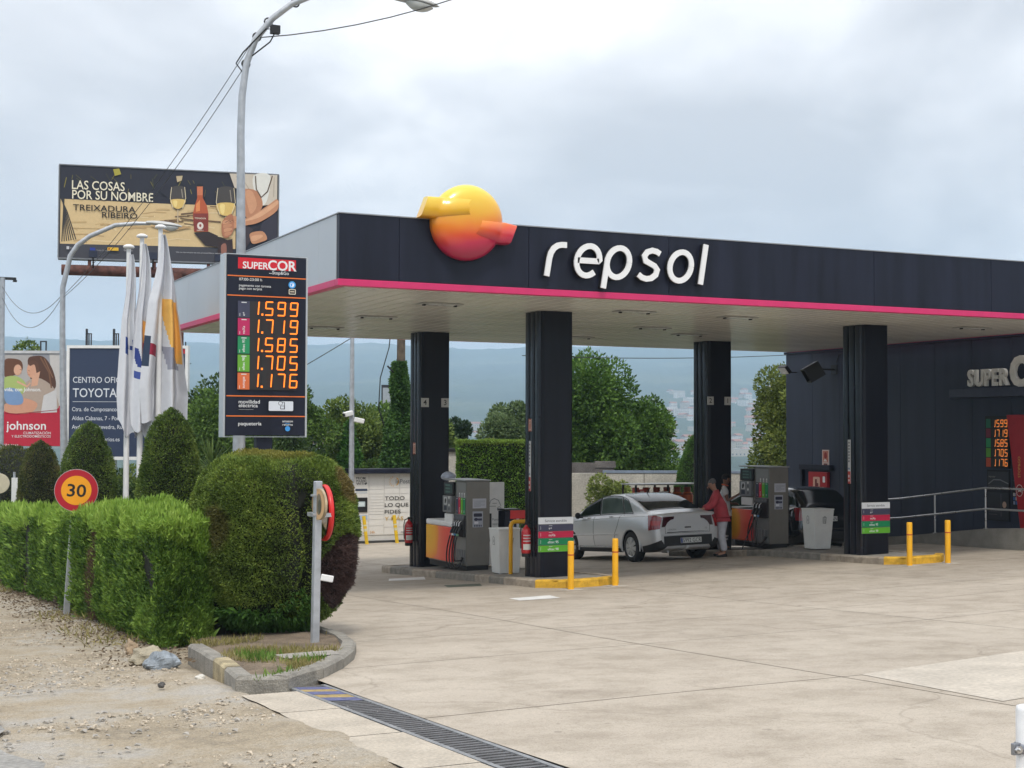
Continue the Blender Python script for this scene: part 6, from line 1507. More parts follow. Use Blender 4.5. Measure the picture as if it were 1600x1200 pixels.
def SP(B, name, uv, off, n, m, mt, parent):
    for s_ in (-1, 1):
        mb = MB(); B.patch(mb, uv, off, n, m, sides=(s_,)); o = part(name, mb, mt, parent)
    return o
def wheel_meshes(R, wd, spokes=8):
    ty = MB(); ty.lathe([(R*.66,-wd*.5),(R*.80,-wd*.52),(R*.95,-wd*.46),(R,-wd*.36),(R,wd*.36),(R*.95,wd*.46),(R*.80,wd*.52),(R*.66,wd*.5)], 44, axis='x', cap=False)
    rim = MB(); rim.lathe([(R*.70,-wd*.47),(R*.68,-wd*.50),(R*.62,-wd*.47),(R*.60,-wd*.40),(R*.60,wd*.4)], 44, axis='x', cap=False)
    rim.lathe([(0,-wd*.50),(R*.10,-wd*.50),(R*.15,-wd*.47),(R*.16,-wd*.40)], 24, axis='x')
    for k in range(spokes):
        a = 2*math.pi*k/spokes; d = .21
        def P(r_, t, x): return (x, r_*math.cos(a+t), r_*math.sin(a+t))
        rim.add([P(R*.13,-.45,-wd*.47),P(R*.13,.45,-wd*.47),P(R*.40,.30,-wd*.50),P(R*.63,d*1.35,-wd*.46),P(R*.63,-d*1.35,-wd*.46),P(R*.40,-.30,-wd*.50),
                 P(R*.13,-.45,-wd*.38),P(R*.13,.45,-wd*.38),P(R*.40,.30,-wd*.40),P(R*.63,d*1.35,-wd*.38),P(R*.63,-d*1.35,-wd*.38),P(R*.40,-.30,-wd*.40)],
                [(0,1,2,5),(5,2,3,4),(0,6,7,1),(1,7,8,2),(2,8,9,3),(3,9,10,4),(4,10,11,5),(5,11,6,0)])
    back = MB(); back.lathe([(0,-wd*.20),(R*.62,-wd*.20)], 24, axis='x')
    return ty, rim, back
tyre_m = mat('tyre', (.018,.018,.019), .8, var=.25, fine=.2); rim_m = mat('wheel_silver', (.55,.56,.57), .3, metal=.6, var=.05); dark_in = mat('wheel_well', (.006,.006,.006), .9)
def cut_wells(mb, cuts):
    """open the wheel arches: drop the skin inside each circle and draw the edge onto it"""
    V = np.array(mb.v); drop = set(); keepf = []; edgev = {}
    for fi, f in enumerate(mb.f):
        if len(f) > 8: continue
        c = V[list(f)].mean(0)
        for k, (y, z, r) in enumerate(cuts):
            if abs(c[0]) > .60 and math.hypot(c[1]-y, c[2]-z) < r: drop.add(fi); [edgev.setdefault(q_, k) for q_ in f]; break
    for fi, f in enumerate(mb.f):
        if fi in drop: continue
        keepf.append(fi)
        if len(f) > 8: continue
        for q_ in f:
            if q_ in edgev and abs(V[q_][0]) > .58:
                y, z, r = cuts[edgev[q_]]; d = V[q_][1:]-np.array([y, z]); l = np.linalg.norm(d)
                if V[q_][2] < z-.04: V[q_][1] = y+math.copysign(math.sqrt(max(1e-6, r*r-d[1]**2)), d[0])
                elif l > 1e-6: V[q_][1:] = np.array([y, z])+d/l*r
    mb.v = [tuple(p) for p in V]; mb.f = [mb.f[i] for i in keepf]; mb.c = [mb.c[i] for i in keepf]; mb.sm = [mb.sm[i] for i in keepf]
    return mb
def wells(cuts, parent, paint, xo=.885):
    for y, z, r in cuts:
        for s_ in (-1, 1):
            mb = MB(); n = 26; a0, a1 = R_(-14), R_(194)
            pts_ = [(y+(r+.004)*math.cos(a0+(a1-a0)*k/n), z+(r+.004)*math.sin(a0+(a1-a0)*k/n)) for k in range(n+1)]
            v_ = [(s_*.50, a, b) for a, b in pts_]+[(s_*(xo-.02), a, b) for a, b in pts_]
            mb.add(v_, [(k, k+1, n+2+k, n+1+k) for k in range(n)]+[tuple(range(n+1))]); part('wheel_well', mb, dark_in, parent)
            mb = MB(); mb.tube([(s_*(xo-.014), y+(r+.006)*math.cos(a0+(a1-a0)*k/n), z+(r+.006)*math.sin(a0+(a1-a0)*k/n)) for k in range(n+1)], .016, 6); part('arch_lip', mb, paint, parent)
def plate_mesh(parent, txt, loc, W_=.52, H_=.11, tilt=0):
    mb = MB(); mb.box(-W_/2,-.008,-H_/2,W_/2,0,H_/2); o = part('number_plate', mb, white, parent, loc, (tilt,0,0), bevel=.003)
    p_ = Print(.0008); p_.rect(-W_/2+.004,-H_/2+.004,W_/2-.004,H_/2-.004,sr(208,210,206)); p_.rect(-W_/2+.004,-H_/2+.004,-W_/2+.045,H_/2-.004,sr(30,60,140)); p_.text(txt, -W_/2+.055, -.04, .118, (.015,.015,.015), .003, sx=(W_-.07)/text_w(txt, .118, .003)); part('print', p_.mb, None, o, (0,-.0085,0)); return o
def text_w(t_, size, bold): v, f = text2d(t_, size, bold); return max(a for a, b in v)
glass_m = mat('car_glass', (.012,.016,.016), .06, spec=.35, var=.05); glass_l = mat('car_glass_pale', (.10,.13,.125), .08, spec=.9, var=.3, scale=2.)
silver = mat('silver_metallic', (.66,.67,.68), .30, metal=.30, var=.015, scale=.7, coat=.6); blkpl = mat('bumper_black', (.018,.018,.019), .55)
redl = mat('tail_red', (.26,.006,.012), .12, spec=.8, coat=.6, var=.2); redd = mat('tail_dark', (.05,.004,.008), .12, spec=.8, coat=.6); chrome = mat('chrome', (.75,.76,.78), .12, metal=1.)

# --- silver saloon: sections from rear (y=0) to front; 11 points bottom centre -> roof centre
def sec(wb, ws, wm, wbelt, zb, zs, zm, zbelt, wg, zg, wr, zr, zc):
    return [(0,zb),(wb*.86,zb),(wb,zb+.06),(ws,zs),(wm,zm),(wbelt,zbelt),(wg+(wbelt-wg)*.30,zbelt+.04),(wg,zg),(wr,zr),(wr*.55,zc-(zc-zr)*.25),(0,zc)]
st = [
 (0.00, sec(.62,.66,.68,.62,.36,.48,.72,.93,.56,.965,.50,.985,1.00)),
 (0.05, sec(.73,.785,.785,.73,.28,.46,.72,.97,.68,1.00,.60,1.02,1.045)),
 (0.22, sec(.80,.845,.845,.785,.23,.45,.72,.98,.73,1.02,.62,1.045,1.065)),
 (0.50, sec(.82,.87,.875,.82,.21,.45,.72,.985,.69,1.08,.60,1.10,1.115)),
 (0.95, sec(.83,.885,.89,.84,.20,.45,.72,.985,.66,1.24,.57,1.295,1.315)),
 (1.45, sec(.83,.885,.89,.845,.20,.45,.72,.98,.64,1.36,.55,1.43,1.45)),
 (2.00, sec(.83,.885,.89,.85,.20,.45,.72,.97,.63,1.40,.54,1.465,1.49)),
 (2.55, sec(.83,.885,.89,.85,.20,.45,.71,.96,.62,1.36,.53,1.43,1.46)),
 (3.05, sec(.83,.885,.885,.845,.20,.45,.70,.95,.64,1.25,.54,1.32,1.36)),
 (3.50, sec(.83,.88,.88,.83,.20,.45,.69,.93,.68,1.08,.58,1.14,1.17)),
 (3.85, sec(.83,.875,.87,.80,.20,.45,.68,.89,.70,.97,.58,1.0,1.02)),
 (4.35, sec(.80,.85,.84,.76,.21,.44,.64,.81,.66,.87,.5,.91,.93)),
 (4.62, sec(.70,.76,.75,.68,.24,.43,.60,.72,.56,.76,.42,.79,.81)),
 (4.74, sec(.54,.60,.60,.54,.30,.42,.55,.62,.46,.66,.34,.68,.70))]
car = empty('silver_car', (16.93,26.36,0), 'silver four door saloon refuelling, seen from its rear left corner, plate 5992', 'car')
cz_ = (G(16.05,27.4)+G(17.8,27.4))/2; sl = math.atan2(G(16.9,30.1)-G(16.9,27.38), 2.75); rl_ = math.atan2(G(17.8,27.4)-G(16.05,27.4), 1.75)
car.location = (16.86,26.45,cz_-.93*math.tan(sl)+.0); car.rotation_euler = (sl, -rl_*.9, R_(0.0))
WY, WY2, WR = .93, 3.68, .325
B_ = Body(st); cu_ = [(WY,.33,.375),(WY2,.33,.375)]; bo = part('body', cut_wells(B_.shell(14, 9), cu_), silver, car); wells(cu_, bo, silver)
# lower black bumper, sill, seams, glass
SP(B_, 'rear_skirt', [(0,.9),(3.2,.9),(2.9,2.5),(0,2.95)], .006, 30, 8, blkpl, bo)
mb = MB(); mb.box(-.60,-.012,.335,.60,.0,.545); part('bumper_insert', mb, blkpl, bo, bevel=.01)
SP(B_, 'sill', [(4.95,.9),(9.15,.9),(9.15,2.25),(4.95,2.25)], .006, 30, 4, blkpl, bo)
mb = MB(); B_.strip(mb, [(5.0,2.4),(9.1,2.4)], .012, .006); part('sill_trim', mb, chrome, bo)
mb = MB(); B_.strip(mb, [(5.0,3.55),(9.2,3.55)], .014, .003); part('side_moulding', mb, mat('moulding_silver', (.60,.61,.62), .3, metal=.4), bo)
seam = mat('seam_dark', (.02,.02,.02), .8)
mb = MB(); B_.strip(mb, [(4.95,6.0),(4.9,5),(4.98,4.4),(5.25,3.6),(5.4,2.5)], .005, .0); B_.strip(mb, [(7.0,5.2),(7.02,4),(7.0,2.45)], .005, .0); B_.strip(mb, [(9.55,5.0),(9.75,4),(9.65,2.45)], .005, .0); B_.strip(mb, [(5.0,2.45),(9.65,2.45)], .004, .0)
B_.strip(mb, [(0.0,4.95),(2.2,4.98),(9.5,4.72)], .003, .0)
part('door_seams', mb, seam, bo)
w1 = SP(B_, 'rear_door_window', [(5.05,6.15),(6.95,6.15),(6.95,7.25),(5.35,7.15)], .004, 14, 8, glass_l, bo)
SP(B_, 'front_door_window', [(7.08,6.15),(9.35,6.12),(8.45,6.95),(7.08,7.25)], .004, 14, 8, glass_m, bo)
SP(B_, 'quarter_window', [(4.25,6.2),(4.95,6.15),(5.22,7.1),(4.75,6.9)], .004, 6, 6, glass_l, bo)
mb = MB(); B_.strip(mb, [(4.2,6.12),(4.75,7.0),(5.35,7.22),(7.0,7.33),(8.5,7.02),(9.45,6.08)], .008, .004); B_.strip(mb, [(4.2,6.1),(9.45,6.05)], .008, .004); B_.strip(mb, [(7.02,6.1),(7.02,7.3)], .016, .0); B_.strip(mb, [(5.0,6.1),(5.28,7.2)], .012, .0); part('window_trim', mb, black, bo)
mb = MB(); B_.patch(mb, [(2.95,8.0),(5.35,8.0),(5.35,10),(2.95,10)], .004, 18, 8); rw = part('rear_window', mb, glass_m, bo)
mb = MB(); B_.patch(mb, [(3.1,7.6),(5.2,7.7),(5.35,8.05),(2.95,8.05)], .0045, 14, 2); part('rear_window_edge', mb, glass_m, rw, kind='stuff')
mb = MB(); B_.patch(mb, [(7.7,8.0),(9.9,8.0),(9.9,10),(7.7,10)], .004, 18, 8); part('windscreen', mb, glass_m, bo)
# tail lights wrap round the corner; inner arm on the boot
tl_ = SP(B_, 'tail_light', [(0.0,3.95),(1.9,3.85),(2.25,5.1),(0.0,5.1)], .012, 14, 8, redl, bo)
for s_ in (-1, 1):
    mb = MB(); mb.prism([(s_*.64,.74),(s_*.56,.745),(s_*.50,.83),(s_*.42,.885),(s_*.34,.90),(s_*.33,.955),(s_*.60,.95)][::s_], -.014, .004, 'y'); part('tail_light_arm', mb, redd, tl_)
SP(B_, 'reflector', [(0.1,4.25),(1.6,4.2),(1.75,4.55),(0.1,4.6)], .0135, 8, 3, mat('tail_mid', (.42,.02,.02), .15, spec=.8), tl_)
# boot lid details on the rear face
mb = MB(); mb.box(-.52,-.012,.615,.52,.0,.63); part('boot_crease', mb, chrome, bo); 
mb = MB(); mb.box(-.56,-.003,.60,-.553,.0,.93); mb.box(.553,-.003,.60,.56,.0,.93); mb.box(-.56,-.003,.597,.56,.0,.603); part('boot_seam', mb, seam, bo)
mb = MB(); mb.box(-.66,-.022,.555,.66,.0,.592); part('bumper_lip', mb, silver, bo, bevel=.008)
mb = MB(); mb.box(-.08,-.02,.70,.08,-.0,.735); part('boot_handle', mb, chrome, bo, bevel=.006)
p_ = Print(.002); p_.line([(-.07,.83),(0,.87),(.07,.83)],.018,(.62,.63,.65)); p_.line([(-.07,.795),(0,.835),(.07,.795)],.018,(.62,.63,.65)); p_.text('CITROËN', -.50,.665,.045,(.20,.20,.2),.002,sx=1.1); p_.text('C5',.43,.665,.05,(.2,.2,.2),.003); part('badge', p_.mb, None, bo, (0,-.004,0))
plate_mesh(bo, '5992 GCR', (.06,-.022,.44))
mb = MB(); mb.box(-.25,.0,.185,.25,.3,.36) if False else mb.tube([(-.5,.25,.22),(-.5,.02,.22)], .03, 10); part('exhaust', mb, steel, bo)
mb = MB(); mb.tube([(0,1.62,1.455),(0,1.50,1.56),(0,1.44,1.60)], [.012,.008,.005], 6); mb.lathe([(.035,0),(.03,.015),(0,.025)], 12, (0,1.64,1.437)); part('aerial', mb, black, bo)
for s_ in (-1, 1):
    mb = MB(); mb.smooth = True; mb.grid(lambda u, v: (s_*(.93+.07*math.sin(math.pi*v)*math.cos(2*math.pi*u)+.04), 3.12+.06*math.cos(math.pi*v)*0+.05*math.sin(math.pi*v)*math.sin(2*math.pi*u), 1.02+.075*math.cos(math.pi*v)), 14, 10); mb.box(min(s_*.84,s_*.93),3.10,.96,max(s_*.84,s_*.93),3.15,1.0); part('door_mirror', mb, black, bo)
    for u in (5.45, 7.35):
        P0 = B_.S(u, 5.02, s_)+B_.nrm(u, 5.02, s_)*.018; P1 = B_.S(u+.28, 5.02, s_)+B_.nrm(u+.28, 5.02, s_)*.018; mb = MB(); mb.tube([P0, P0.lerp(P1,.5)+Vector((s_*.006,0,0)), P1], [.012,.018,.012], 8); part('door_handle', mb, silver, bo)
ty, rim, back = wheel_meshes(WR, .205, 8); tm = ty.mesh('tyre', tyre_m); rm_ = rim.mesh('rim', rim_m); bm_ = back.mesh('dark_backing', dark_in)  # backing is a near-black disc closing the gaps between the spokes
for s_, y in ((-1,WY),(1,WY),(-1,WY2),(1,WY2)):
    o = link('wheel', tm, car, (s_*.775, y, WR), (R_(11), 0, 0 if s_ < 0 else math.pi)); link('rim', rm_, o); link('hub_back', bm_, o)
# refuelling hose running to the filler side
# --- dark hatchback
st2 = [
 (0.00, sec(.60,.66,.68,.60,.36,.50,.74,.98,.56,1.02,.50,1.04,1.05)),
 (0.05, sec(.72,.80,.80,.74,.28,.48,.74,1.02,.66,1.10,.56,1.13,1.15)),
 (0.20, sec(.80,.87,.87,.82,.23,.46,.75,1.03,.68,1.25,.56,1.30,1.32)),
 (0.42, sec(.82,.88,.89,.84,.21,.46,.75,1.03,.66,1.38,.56,1.47,1.50)),
 (0.90, sec(.82,.885,.89,.85,.20,.46,.75,1.02,.65,1.44,.56,1.54,1.57)),
 (1.60, sec(.82,.885,.89,.85,.20,.46,.74,1.01,.65,1.45,.56,1.56,1.59)),
 (2.30, sec(.82,.885,.89,.85,.20,.46,.73,1.0,.65,1.42,.56,1.52,1.55)),
 (2.85, sec(.82,.885,.885,.845,.20,.46,.72,.99,.66,1.28,.56,1.35,1.39)),
 (3.25, sec(.82,.88,.88,.83,.20,.46,.71,.97,.68,1.10,.58,1.15,1.18)),
 (3.75, sec(.80,.85,.84,.78,.21,.45,.67,.88,.66,.95,.5,.99,1.01)),
 (4.15, sec(.70,.76,.75,.68,.24,.44,.62,.76,.56,.80,.42,.83,.85)),
 (4.28, sec(.54,.60,.60,.54,.30,.43,.56,.64,.46,.68,.34,.70,.72))]
X2, Y2 = 20.95, 26.95
car2 = empty('dark_hatchback', (X2,Y2,G(X2,Y2+1)-.02), 'glossy black hatchback parked behind the pump by the shop, plate 0117', 'car')
car2.rotation_euler = (math.atan2(G(X2,Y2+3.4)-G(X2,Y2+.8), 2.6), 0, R_(2))
bpaint = mat('black_paint', (.006,.007,.010), .16, spec=.7, coat=.8, var=.05)
D_ = Body(st2); cu_ = [(.85,.33,.375),(3.42,.33,.375)]; bo2 = part('body', cut_wells(D_.shell(12, 8), cu_), bpaint, car2); wells(cu_, bo2, bpaint)
mb = MB(); D_.patch(mb, [(1.15,7.9),(2.75,7.9),(2.75,10),(1.15,10)], .004, 12, 8); part('rear_window', mb, glass_m, bo2)
mb = MB(); D_.patch(mb, [(6.2,8),(8.3,8),(8.3,10),(6.2,10)], .004, 12, 8); part('windscreen', mb, glass_l, bo2)
for nm, c in (('rear_door_window',[(3.6,6.2),(4.7,6.2),(4.7,7.3),(3.8,7.3)]),('front_door_window',[(4.8,6.2),(6.9,6.15),(6.0,7.1),(4.8,7.3)]),('quarter_window',[(2.7,6.3),(3.5,6.2),(3.7,7.3),(3.0,7.3)])):
    SP(D_, nm, c, .004, 10, 6, glass_m, bo2)
mb = MB(); D_.patch(mb, [(3.2,8.2),(5.6,8.2),(5.6,10),(3.2,10)], .003, 10, 6); part('roof_sheen', mb, mat('roof_reflect', (.06,.07,.09), .06, spec=1., coat=1), bo2)  # paler bluish patch on the painted roof, a reflection put into the colour
SP(D_, 'tail_light', [(0.0,4.1),(1.5,4.1),(2.0,5.3),(0.0,5.2)], .012, 12, 6, redl, bo2)
mb = MB(); D_.strip(mb, [(3.6,6.0),(3.55,4.5),(3.7,2.6)], .004, .0); D_.strip(mb, [(4.75,6.0),(4.75,2.6)], .004, .0); D_.strip(mb, [(.9,5.6),(2.2,6.0)], .003); part('door_seams', mb, seam, bo2)
mb = MB(); D_.strip(mb, [(0.2,3.4),(2.1,3.3)], .006, .003); mb.box(-.5,-.02,.55,.5,0,.58); mb.box(-.5,-.012,.34,.5,0,.5); part('bumper_trim', mb, mat('bumper_black', (.018,.018,.019)), bo2)
p_ = Print(.002); p_.line([(-.06,.95),(0,1.0),(.06,.95),(0,.9),(-.06,.95)],.014,(.4,.4,.42)); part('badge', p_.mb, None, bo2, (0,-.004,0))
plate_mesh(bo2, '0117 LNN', (0,-.018,.79))
for s_ in (-1, 1): mb = MB(); mb.box(min(s_*.86,s_*1.02),2.80,1.0,max(s_*.86,s_*1.02),2.88,1.15); part('door_mirror', mb, black, bo2, bevel=.03)
for s_, y in ((-1,.85),(1,.85),(-1,3.42),(1,3.42)):
    o = link('wheel', tm, car2, (s_*.775, y, WR), (0, 0, 0 if s_ < 0 else math.pi)); link('rim', rm_, o); link('hub_back', bm_, o)
# ================================================================== people
def skin(name, joints, edges, m, parent=None, sub=2, root=None):
    names = list(joints); me = bpy.data.meshes.new(name)
    me.from_pydata([joints[k][0] for k in names], [(names.index(a), names.index(b)) for a, b in edges], [])
    o = bpy.data.objects.new(name, me); COL.objects.link(o)
    sk = o.modifiers.new('skin', 'SKIN'); sk.use_smooth_shade = True; sk.branch_smoothing = .6
    lay = me.skin_vertices[0].data if me.skin_vertices else None
    if lay is None:
        bm = bmesh.new(); bm.from_mesh(me); bm.verts.layers.skin.verify(); bm.to_mesh(me); bm.free(); lay = me.skin_vertices[0].data
    for i, k in enumerate(names):
        r = joints[k][1]; lay[i].radius = r if hasattr(r, '__len__') else (r, r); lay[i].use_root = (k == (root or names[0]))
    ss = o.modifiers.new('sub', 'SUBSURF'); ss.levels = sub; ss.render_levels = sub
    bpy.context.view_layer.update(); dg_ = bpy.context.evaluated_depsgraph_get()
    nm = bpy.data.meshes.new_from_object(o.evaluated_get(dg_)); nm.materials.clear(); nm.materials.append(m)
    bpy.data.objects.remove(o); bpy.data.meshes.remove(me)
    return link(name, nm, parent)
def person(loc, rz, label, J, mats_, kind):
    """J: joint positions in a frame facing +x"""
    skinc = mats_['skin']
    body_j = {'pelvis':(J['pelvis'],(.10,.085)),'spine':(J['spine'],(.10,.08)),'chest':(J['chest'],(.12,.09)),'neck':(J['neck'],.052),'head0':(J['head0'],(.078,.072)),'head1':(J['head1'],(.112,.098)),'head2':(J['head2'],(.085,.078))}
    body_e = [('pelvis','spine'),('spine','chest'),('chest','neck'),('neck','head0'),('head0','head1'),('head1','head2')]
    for s in 'LR':
        for k, r in (('sh',.05),('el',.037),('wr',.026),('ha',.034),('hb',.02)): body_j[k+s] = (J[k+s], r)
        body_e += [('chest','sh'+s),('sh'+s,'el'+s),('el'+s,'wr'+s),('wr'+s,'ha'+s),('ha'+s,'hb'+s)]
        for k, r in (('hip',.07),('kn',.05),('an',.037),('to',.035)): body_j[k+s] = (J[k+s], r)
        body_e += [('pelvis','hip'+s),('hip'+s,'kn'+s),('kn'+s,'an'+s),('an'+s,'to'+s)]
    b = skin('person', body_j, body_e, skinc, None, 2, 'pelvis'); b.location = loc; b.rotation_euler = (0,0,rz); tag(b, label, 'person')
    # fingers
    for s in 'LR':
        w_ = Vector(J['wr'+s]); h_ = Vector(J['ha'+s]); d = (h_-w_).normalized(); side = d.cross(Vector((0,0,1))).normalized(); up = side.cross(d)
        mb = MB()
        for k in range(4):
            q0 = h_+side*(.030-.02*k); q1 = q0+d*(.045+.008*(k in (1,2)))-up*.008; q2_ = q1+d*.022-up*.025; mb.tube([q0,q1,q2_], [.010,.009,.007], 6)
        q0 = w_.lerp(h_,.6)+side*.03*(1 if s == 'L' else -1); mb.tube([q0, q0+side*.025*(1 if s == 'L' else -1)+d*.02, q0+side*.03*(1 if s == 'L' else -1)+d*.05], [.011,.010,.008], 6)
        part('fingers', mb, skinc, b)
    # face: nose, ears, eyes, mouth
    h1 = Vector(J['head1']); h0 = Vector(J['head0']); up = (Vector(J['head2'])-h0).normalized(); fwd = (Vector(J['face'])).normalized(); sd_ = up.cross(fwd).normalized()
    c = h0.lerp(h1, .75)
    mb = MB(); mb.tube([c+fwd*.075+up*.02, c+fwd*.105-up*.015, c+fwd*.085-up*.025], [.010,.014,.008], 8); part('nose', mb, skinc, b)
    for s in (-1,1):
        mb = MB(); mb.smooth = True; e0 = c+sd_*s*.083; mb.grid(lambda u, v: tuple(e0+up*.03*math.cos(math.pi*v)+fwd*.018*math.sin(math.pi*v)*math.cos(6.283*u)+sd_*s*.012*math.sin(math.pi*v)*math.sin(6.283*u)), 10, 8); part('ear', mb, skinc, b)
    mb = MB(); mb.tube([c+fwd*.082-up*.05-sd_*.022, c+fwd*.090-up*.052, c+fwd*.082-up*.05+sd_*.022], .004, 6); part('mouth', mb, mat('lip', (.28,.10,.08), .6), b)
    mb = MB(); 
    for s in (-1,1): mb.lathe([(0,-.008),(.007,0),(0,.008)], 8, tuple(c+fwd*.078+sd_*s*.032+up*.025)); 
    part('eyes', mb, black, b)
    return b, c, up, fwd, sd_
def cloth_skin(name, J, spec, edges, m, parent, root=None):
    return skin(name, {k: (J[k] if not isinstance(v, tuple) or len(v) < 2 or not isinstance(v[0], tuple) else v[0], v[1] if isinstance(v[0], tuple) else v) for k, v in spec.items()}, edges, m, parent, 2, root)
sk1 = mat('skin_light', (.46,.24,.16), .55, var=.08); sk2 = mat('skin_tan', (.20,.095,.055), .55, var=.08)
# man in red: leaning a little forward, both hands at the car's rear corner
J = dict(pelvis=(0,0,.93), spine=(.035,0,1.12), chest=(.10,0,1.34), neck=(.155,0,1.46), head0=(.195,0,1.515), head1=(.232,0,1.59), head2=(.222,0,1.655), face=(.85,0,-.45),
    shL=(.11,.175,1.385), elL=(.20,.25,1.13), wrL=(.42,.15,1.05), haL=(.50,.12,1.04), hbL=(.55,.11,1.03),
    shR=(.11,-.175,1.385), elR=(.22,-.235,1.14), wrR=(.44,-.15,1.02), haR=(.52,-.13,.99), hbR=(.57,-.12,.98),
    hipL=(-.01,.09,.88), knL=(.03,.11,.49), anL=(-.05,.12,.10), toL=(.10,.14,.045), hipR=(-.01,-.09,.88), knR=(.05,-.10,.49), anR=(.0,-.12,.10), toR=(.15,-.13,.045))
mx_, my_ = 17.98, 26.88
pb, c, up, fwd, sd_ = person((mx_,my_,G(mx_,my_)), R_(150), 'grey haired man in red jacket and white trousers leaning over the silver car', J, {'skin': sk1}, 0)
redj = mat('red_jacket', (.47,.055,.07), .8, var=.15, scale=9, bump=.5, bscale=14); wtr = mat('white_trousers', (.62,.62,.66), .85, var=.12, scale=9, bump=.6, bscale=16)
def J2s(d): return {k: v for k, v in d.items()}
jk = {'hem':((-.005,0,.885),(.215,.18)), 'pelvis':((.0,0,.97),(.205,.17)), 'spine':(J['spine'],(.19,.16)), 'chest':(J['chest'],(.20,.155)), 'neckb':((.135,0,1.455),(.095,.085))}
je = [('hem','pelvis'),('pelvis','spine'),('spine','chest'),('chest','neckb')]
for s in 'LR':
    e_ = Vector(J['el'+s]); w_ = Vector(J['wr'+s]); jk['sh'+s] = (J['sh'+s], .098); jk['el'+s] = (J['el'+s], .075); jk['cu'+s] = (tuple(e_.lerp(w_,.88)), .058)
    je += [('chest','sh'+s),('sh'+s,'el'+s),('el'+s,'cu'+s)]
skin('jacket', jk, je, redj, pb, 2, 'pelvis')
tj = {'waist':((0,0,.98),(.17,.15)), 'pel':((-.01,0,.88),(.19,.165))}; te = [('waist','pel')]
for s in 'LR':
    k_ = Vector(J['kn'+s]); a_ = Vector(J['an'+s]); tj['hip'+s] = ((J['hip'+s][0],J['hip'+s][1],.80), .135); tj['kn'+s] = (J['kn'+s], .10); tj['ank'+s] = (tuple(k_.lerp(a_,.93)), .085); te += [('pel','hip'+s),('hip'+s,'kn'+s),('kn'+s,'ank'+s)]
skin('trousers', tj, te, wtr, pb, 2, 'waist')
def shoes(J, b, m):
    for s in 'LR':
        a = Vector(J['an'+s]); t_ = Vector(J['to'+s]); d = (t_-a); d.z = 0; d.normalize()
        skin('shoe', {'a':(tuple(a-d*.05+Vector((0,0,-.05))), (.045,.045)), 'b':(tuple(a+d*.05+Vector((0,0,-.055))), (.046,.042)), 'c':(tuple(a+d*.19+Vector((0,0,-.068))), (.040,.028))}, [('a','b'),('b','c')], m, b, 2, 'a')
shoes(J, pb, mat('shoe_black', (.012,.012,.013), .5))
def hair(c, up, fwd, sd_, m, parent, r=.10, back=.012, name='hair', low=-.02, front=.35):
    mb = MB(); mb.smooth = True; o_ = c+up*.035-fwd*back
    def f(u, v):
        a = 6.283*u; th = v*math.pi*.60; h_ = math.cos(th); q_ = math.sin(th)
        p_ = o_+up*(r*1.0*h_)+(fwd*math.cos(a)*1.02+sd_*math.sin(a)*.93)*r*q_*(1+.03*math.sin(a*9))
        if math.cos(a) > .2 and v > .62: p_ = p_-fwd*(v-.62)*r*1.4*math.cos(a)+up*(v-.62)*r*1.2
        return tuple(p_)
    mb.grid(f, 28, 12); return part(name, mb, m, parent)
hair(c, up, fwd, sd_, mat('hair_grey', (.13,.125,.125), .8, var=.4, scale=30), pb)
mb = MB()
for s in (-1,1):
    g0 = c+fwd*.096+sd_*s*.033+up*.022
    mb.tube([g0+sd_*.026*math.cos(a)+up*.019*math.sin(a) for a in [6.283*k/12 for k in range(12)]], .0022, 4, closed=True)
    mb.tube([g0+sd_*s*.026, c+sd_*s*.086+up*.025+fwd*.02], .002, 4)
part('glasses', mb, black, pb)
# attendant: white polo with orange trim, dark trousers with reflective bands, facing the pump
J = dict(pelvis=(0,0,.92), spine=(.01,0,1.12), chest=(.03,0,1.34), neck=(.05,0,1.47), head0=(.07,0,1.51), head1=(.09,0,1.585), head2=(.08,0,1.65), face=(.96,.1,-.2),
    shL=(.03,.18,1.375), elL=(.05,.22,1.12), wrL=(.22,.18,1.02), haL=(.29,.16,1.03), hbL=(.34,.15,1.03),
    shR=(.03,-.18,1.375), elR=(.10,-.22,1.11), wrR=(.32,-.20,1.24), haR=(.40,-.19,1.28), hbR=(.45,-.18,1.30),
    hipL=(0,.09,.87), knL=(.03,.11,.48), anL=(-.03,.12,.10), toL=(.12,.15,.045), hipR=(0,-.09,.87), knR=(.04,-.11,.48), anR=(.0,-.12,.10), toR=(.15,-.14,.045))
ax_, ay_ = 18.50, 27.62
pa, c, up, fwd, sd_ = person((ax_,ay_,G(ax_,ay_)+.13), R_(-32), 'attendant in a black cap, white polo with orange trim and dark trousers facing the pump', J, {'skin': sk2}, 1)
polo = mat('white_polo', (.62,.62,.62), .85, var=.1, scale=9, bump=.4, bscale=14); dkt = mat('dark_trousers', (.014,.015,.022), .85, var=.2, bump=.4)
jk = {'hem':((0,0,.89),(.20,.17)), 'pelvis':((0,0,.95),(.195,.165)), 'spine':(J['spine'],(.185,.155)), 'chest':(J['chest'],(.195,.15)), 'neckb':((.045,0,1.445),(.09,.08))}; je = [('hem','pelvis'),('pelvis','spine'),('spine','chest'),('chest','neckb')]
for s in 'LR':
    s0 = Vector(J['sh'+s]); e_ = Vector(J['el'+s]); jk['sh'+s] = (J['sh'+s], .095); jk['cu'+s] = (tuple(s0.lerp(e_,.62)), .078); je += [('chest','sh'+s),('sh'+s,'cu'+s)]
skin('polo_shirt', jk, je, polo, pa, 2, 'pelvis')
mb = MB(); mb.tube([(.047+.066*math.cos(a), .062*math.sin(a), 1.455-.015*math.cos(a)) for a in [6.283*k/16 for k in range(16)]], .013, 6, closed=True)
part('orange_collar', mb, mat('collar_orange', (.62,.10,.03), .7), pa)
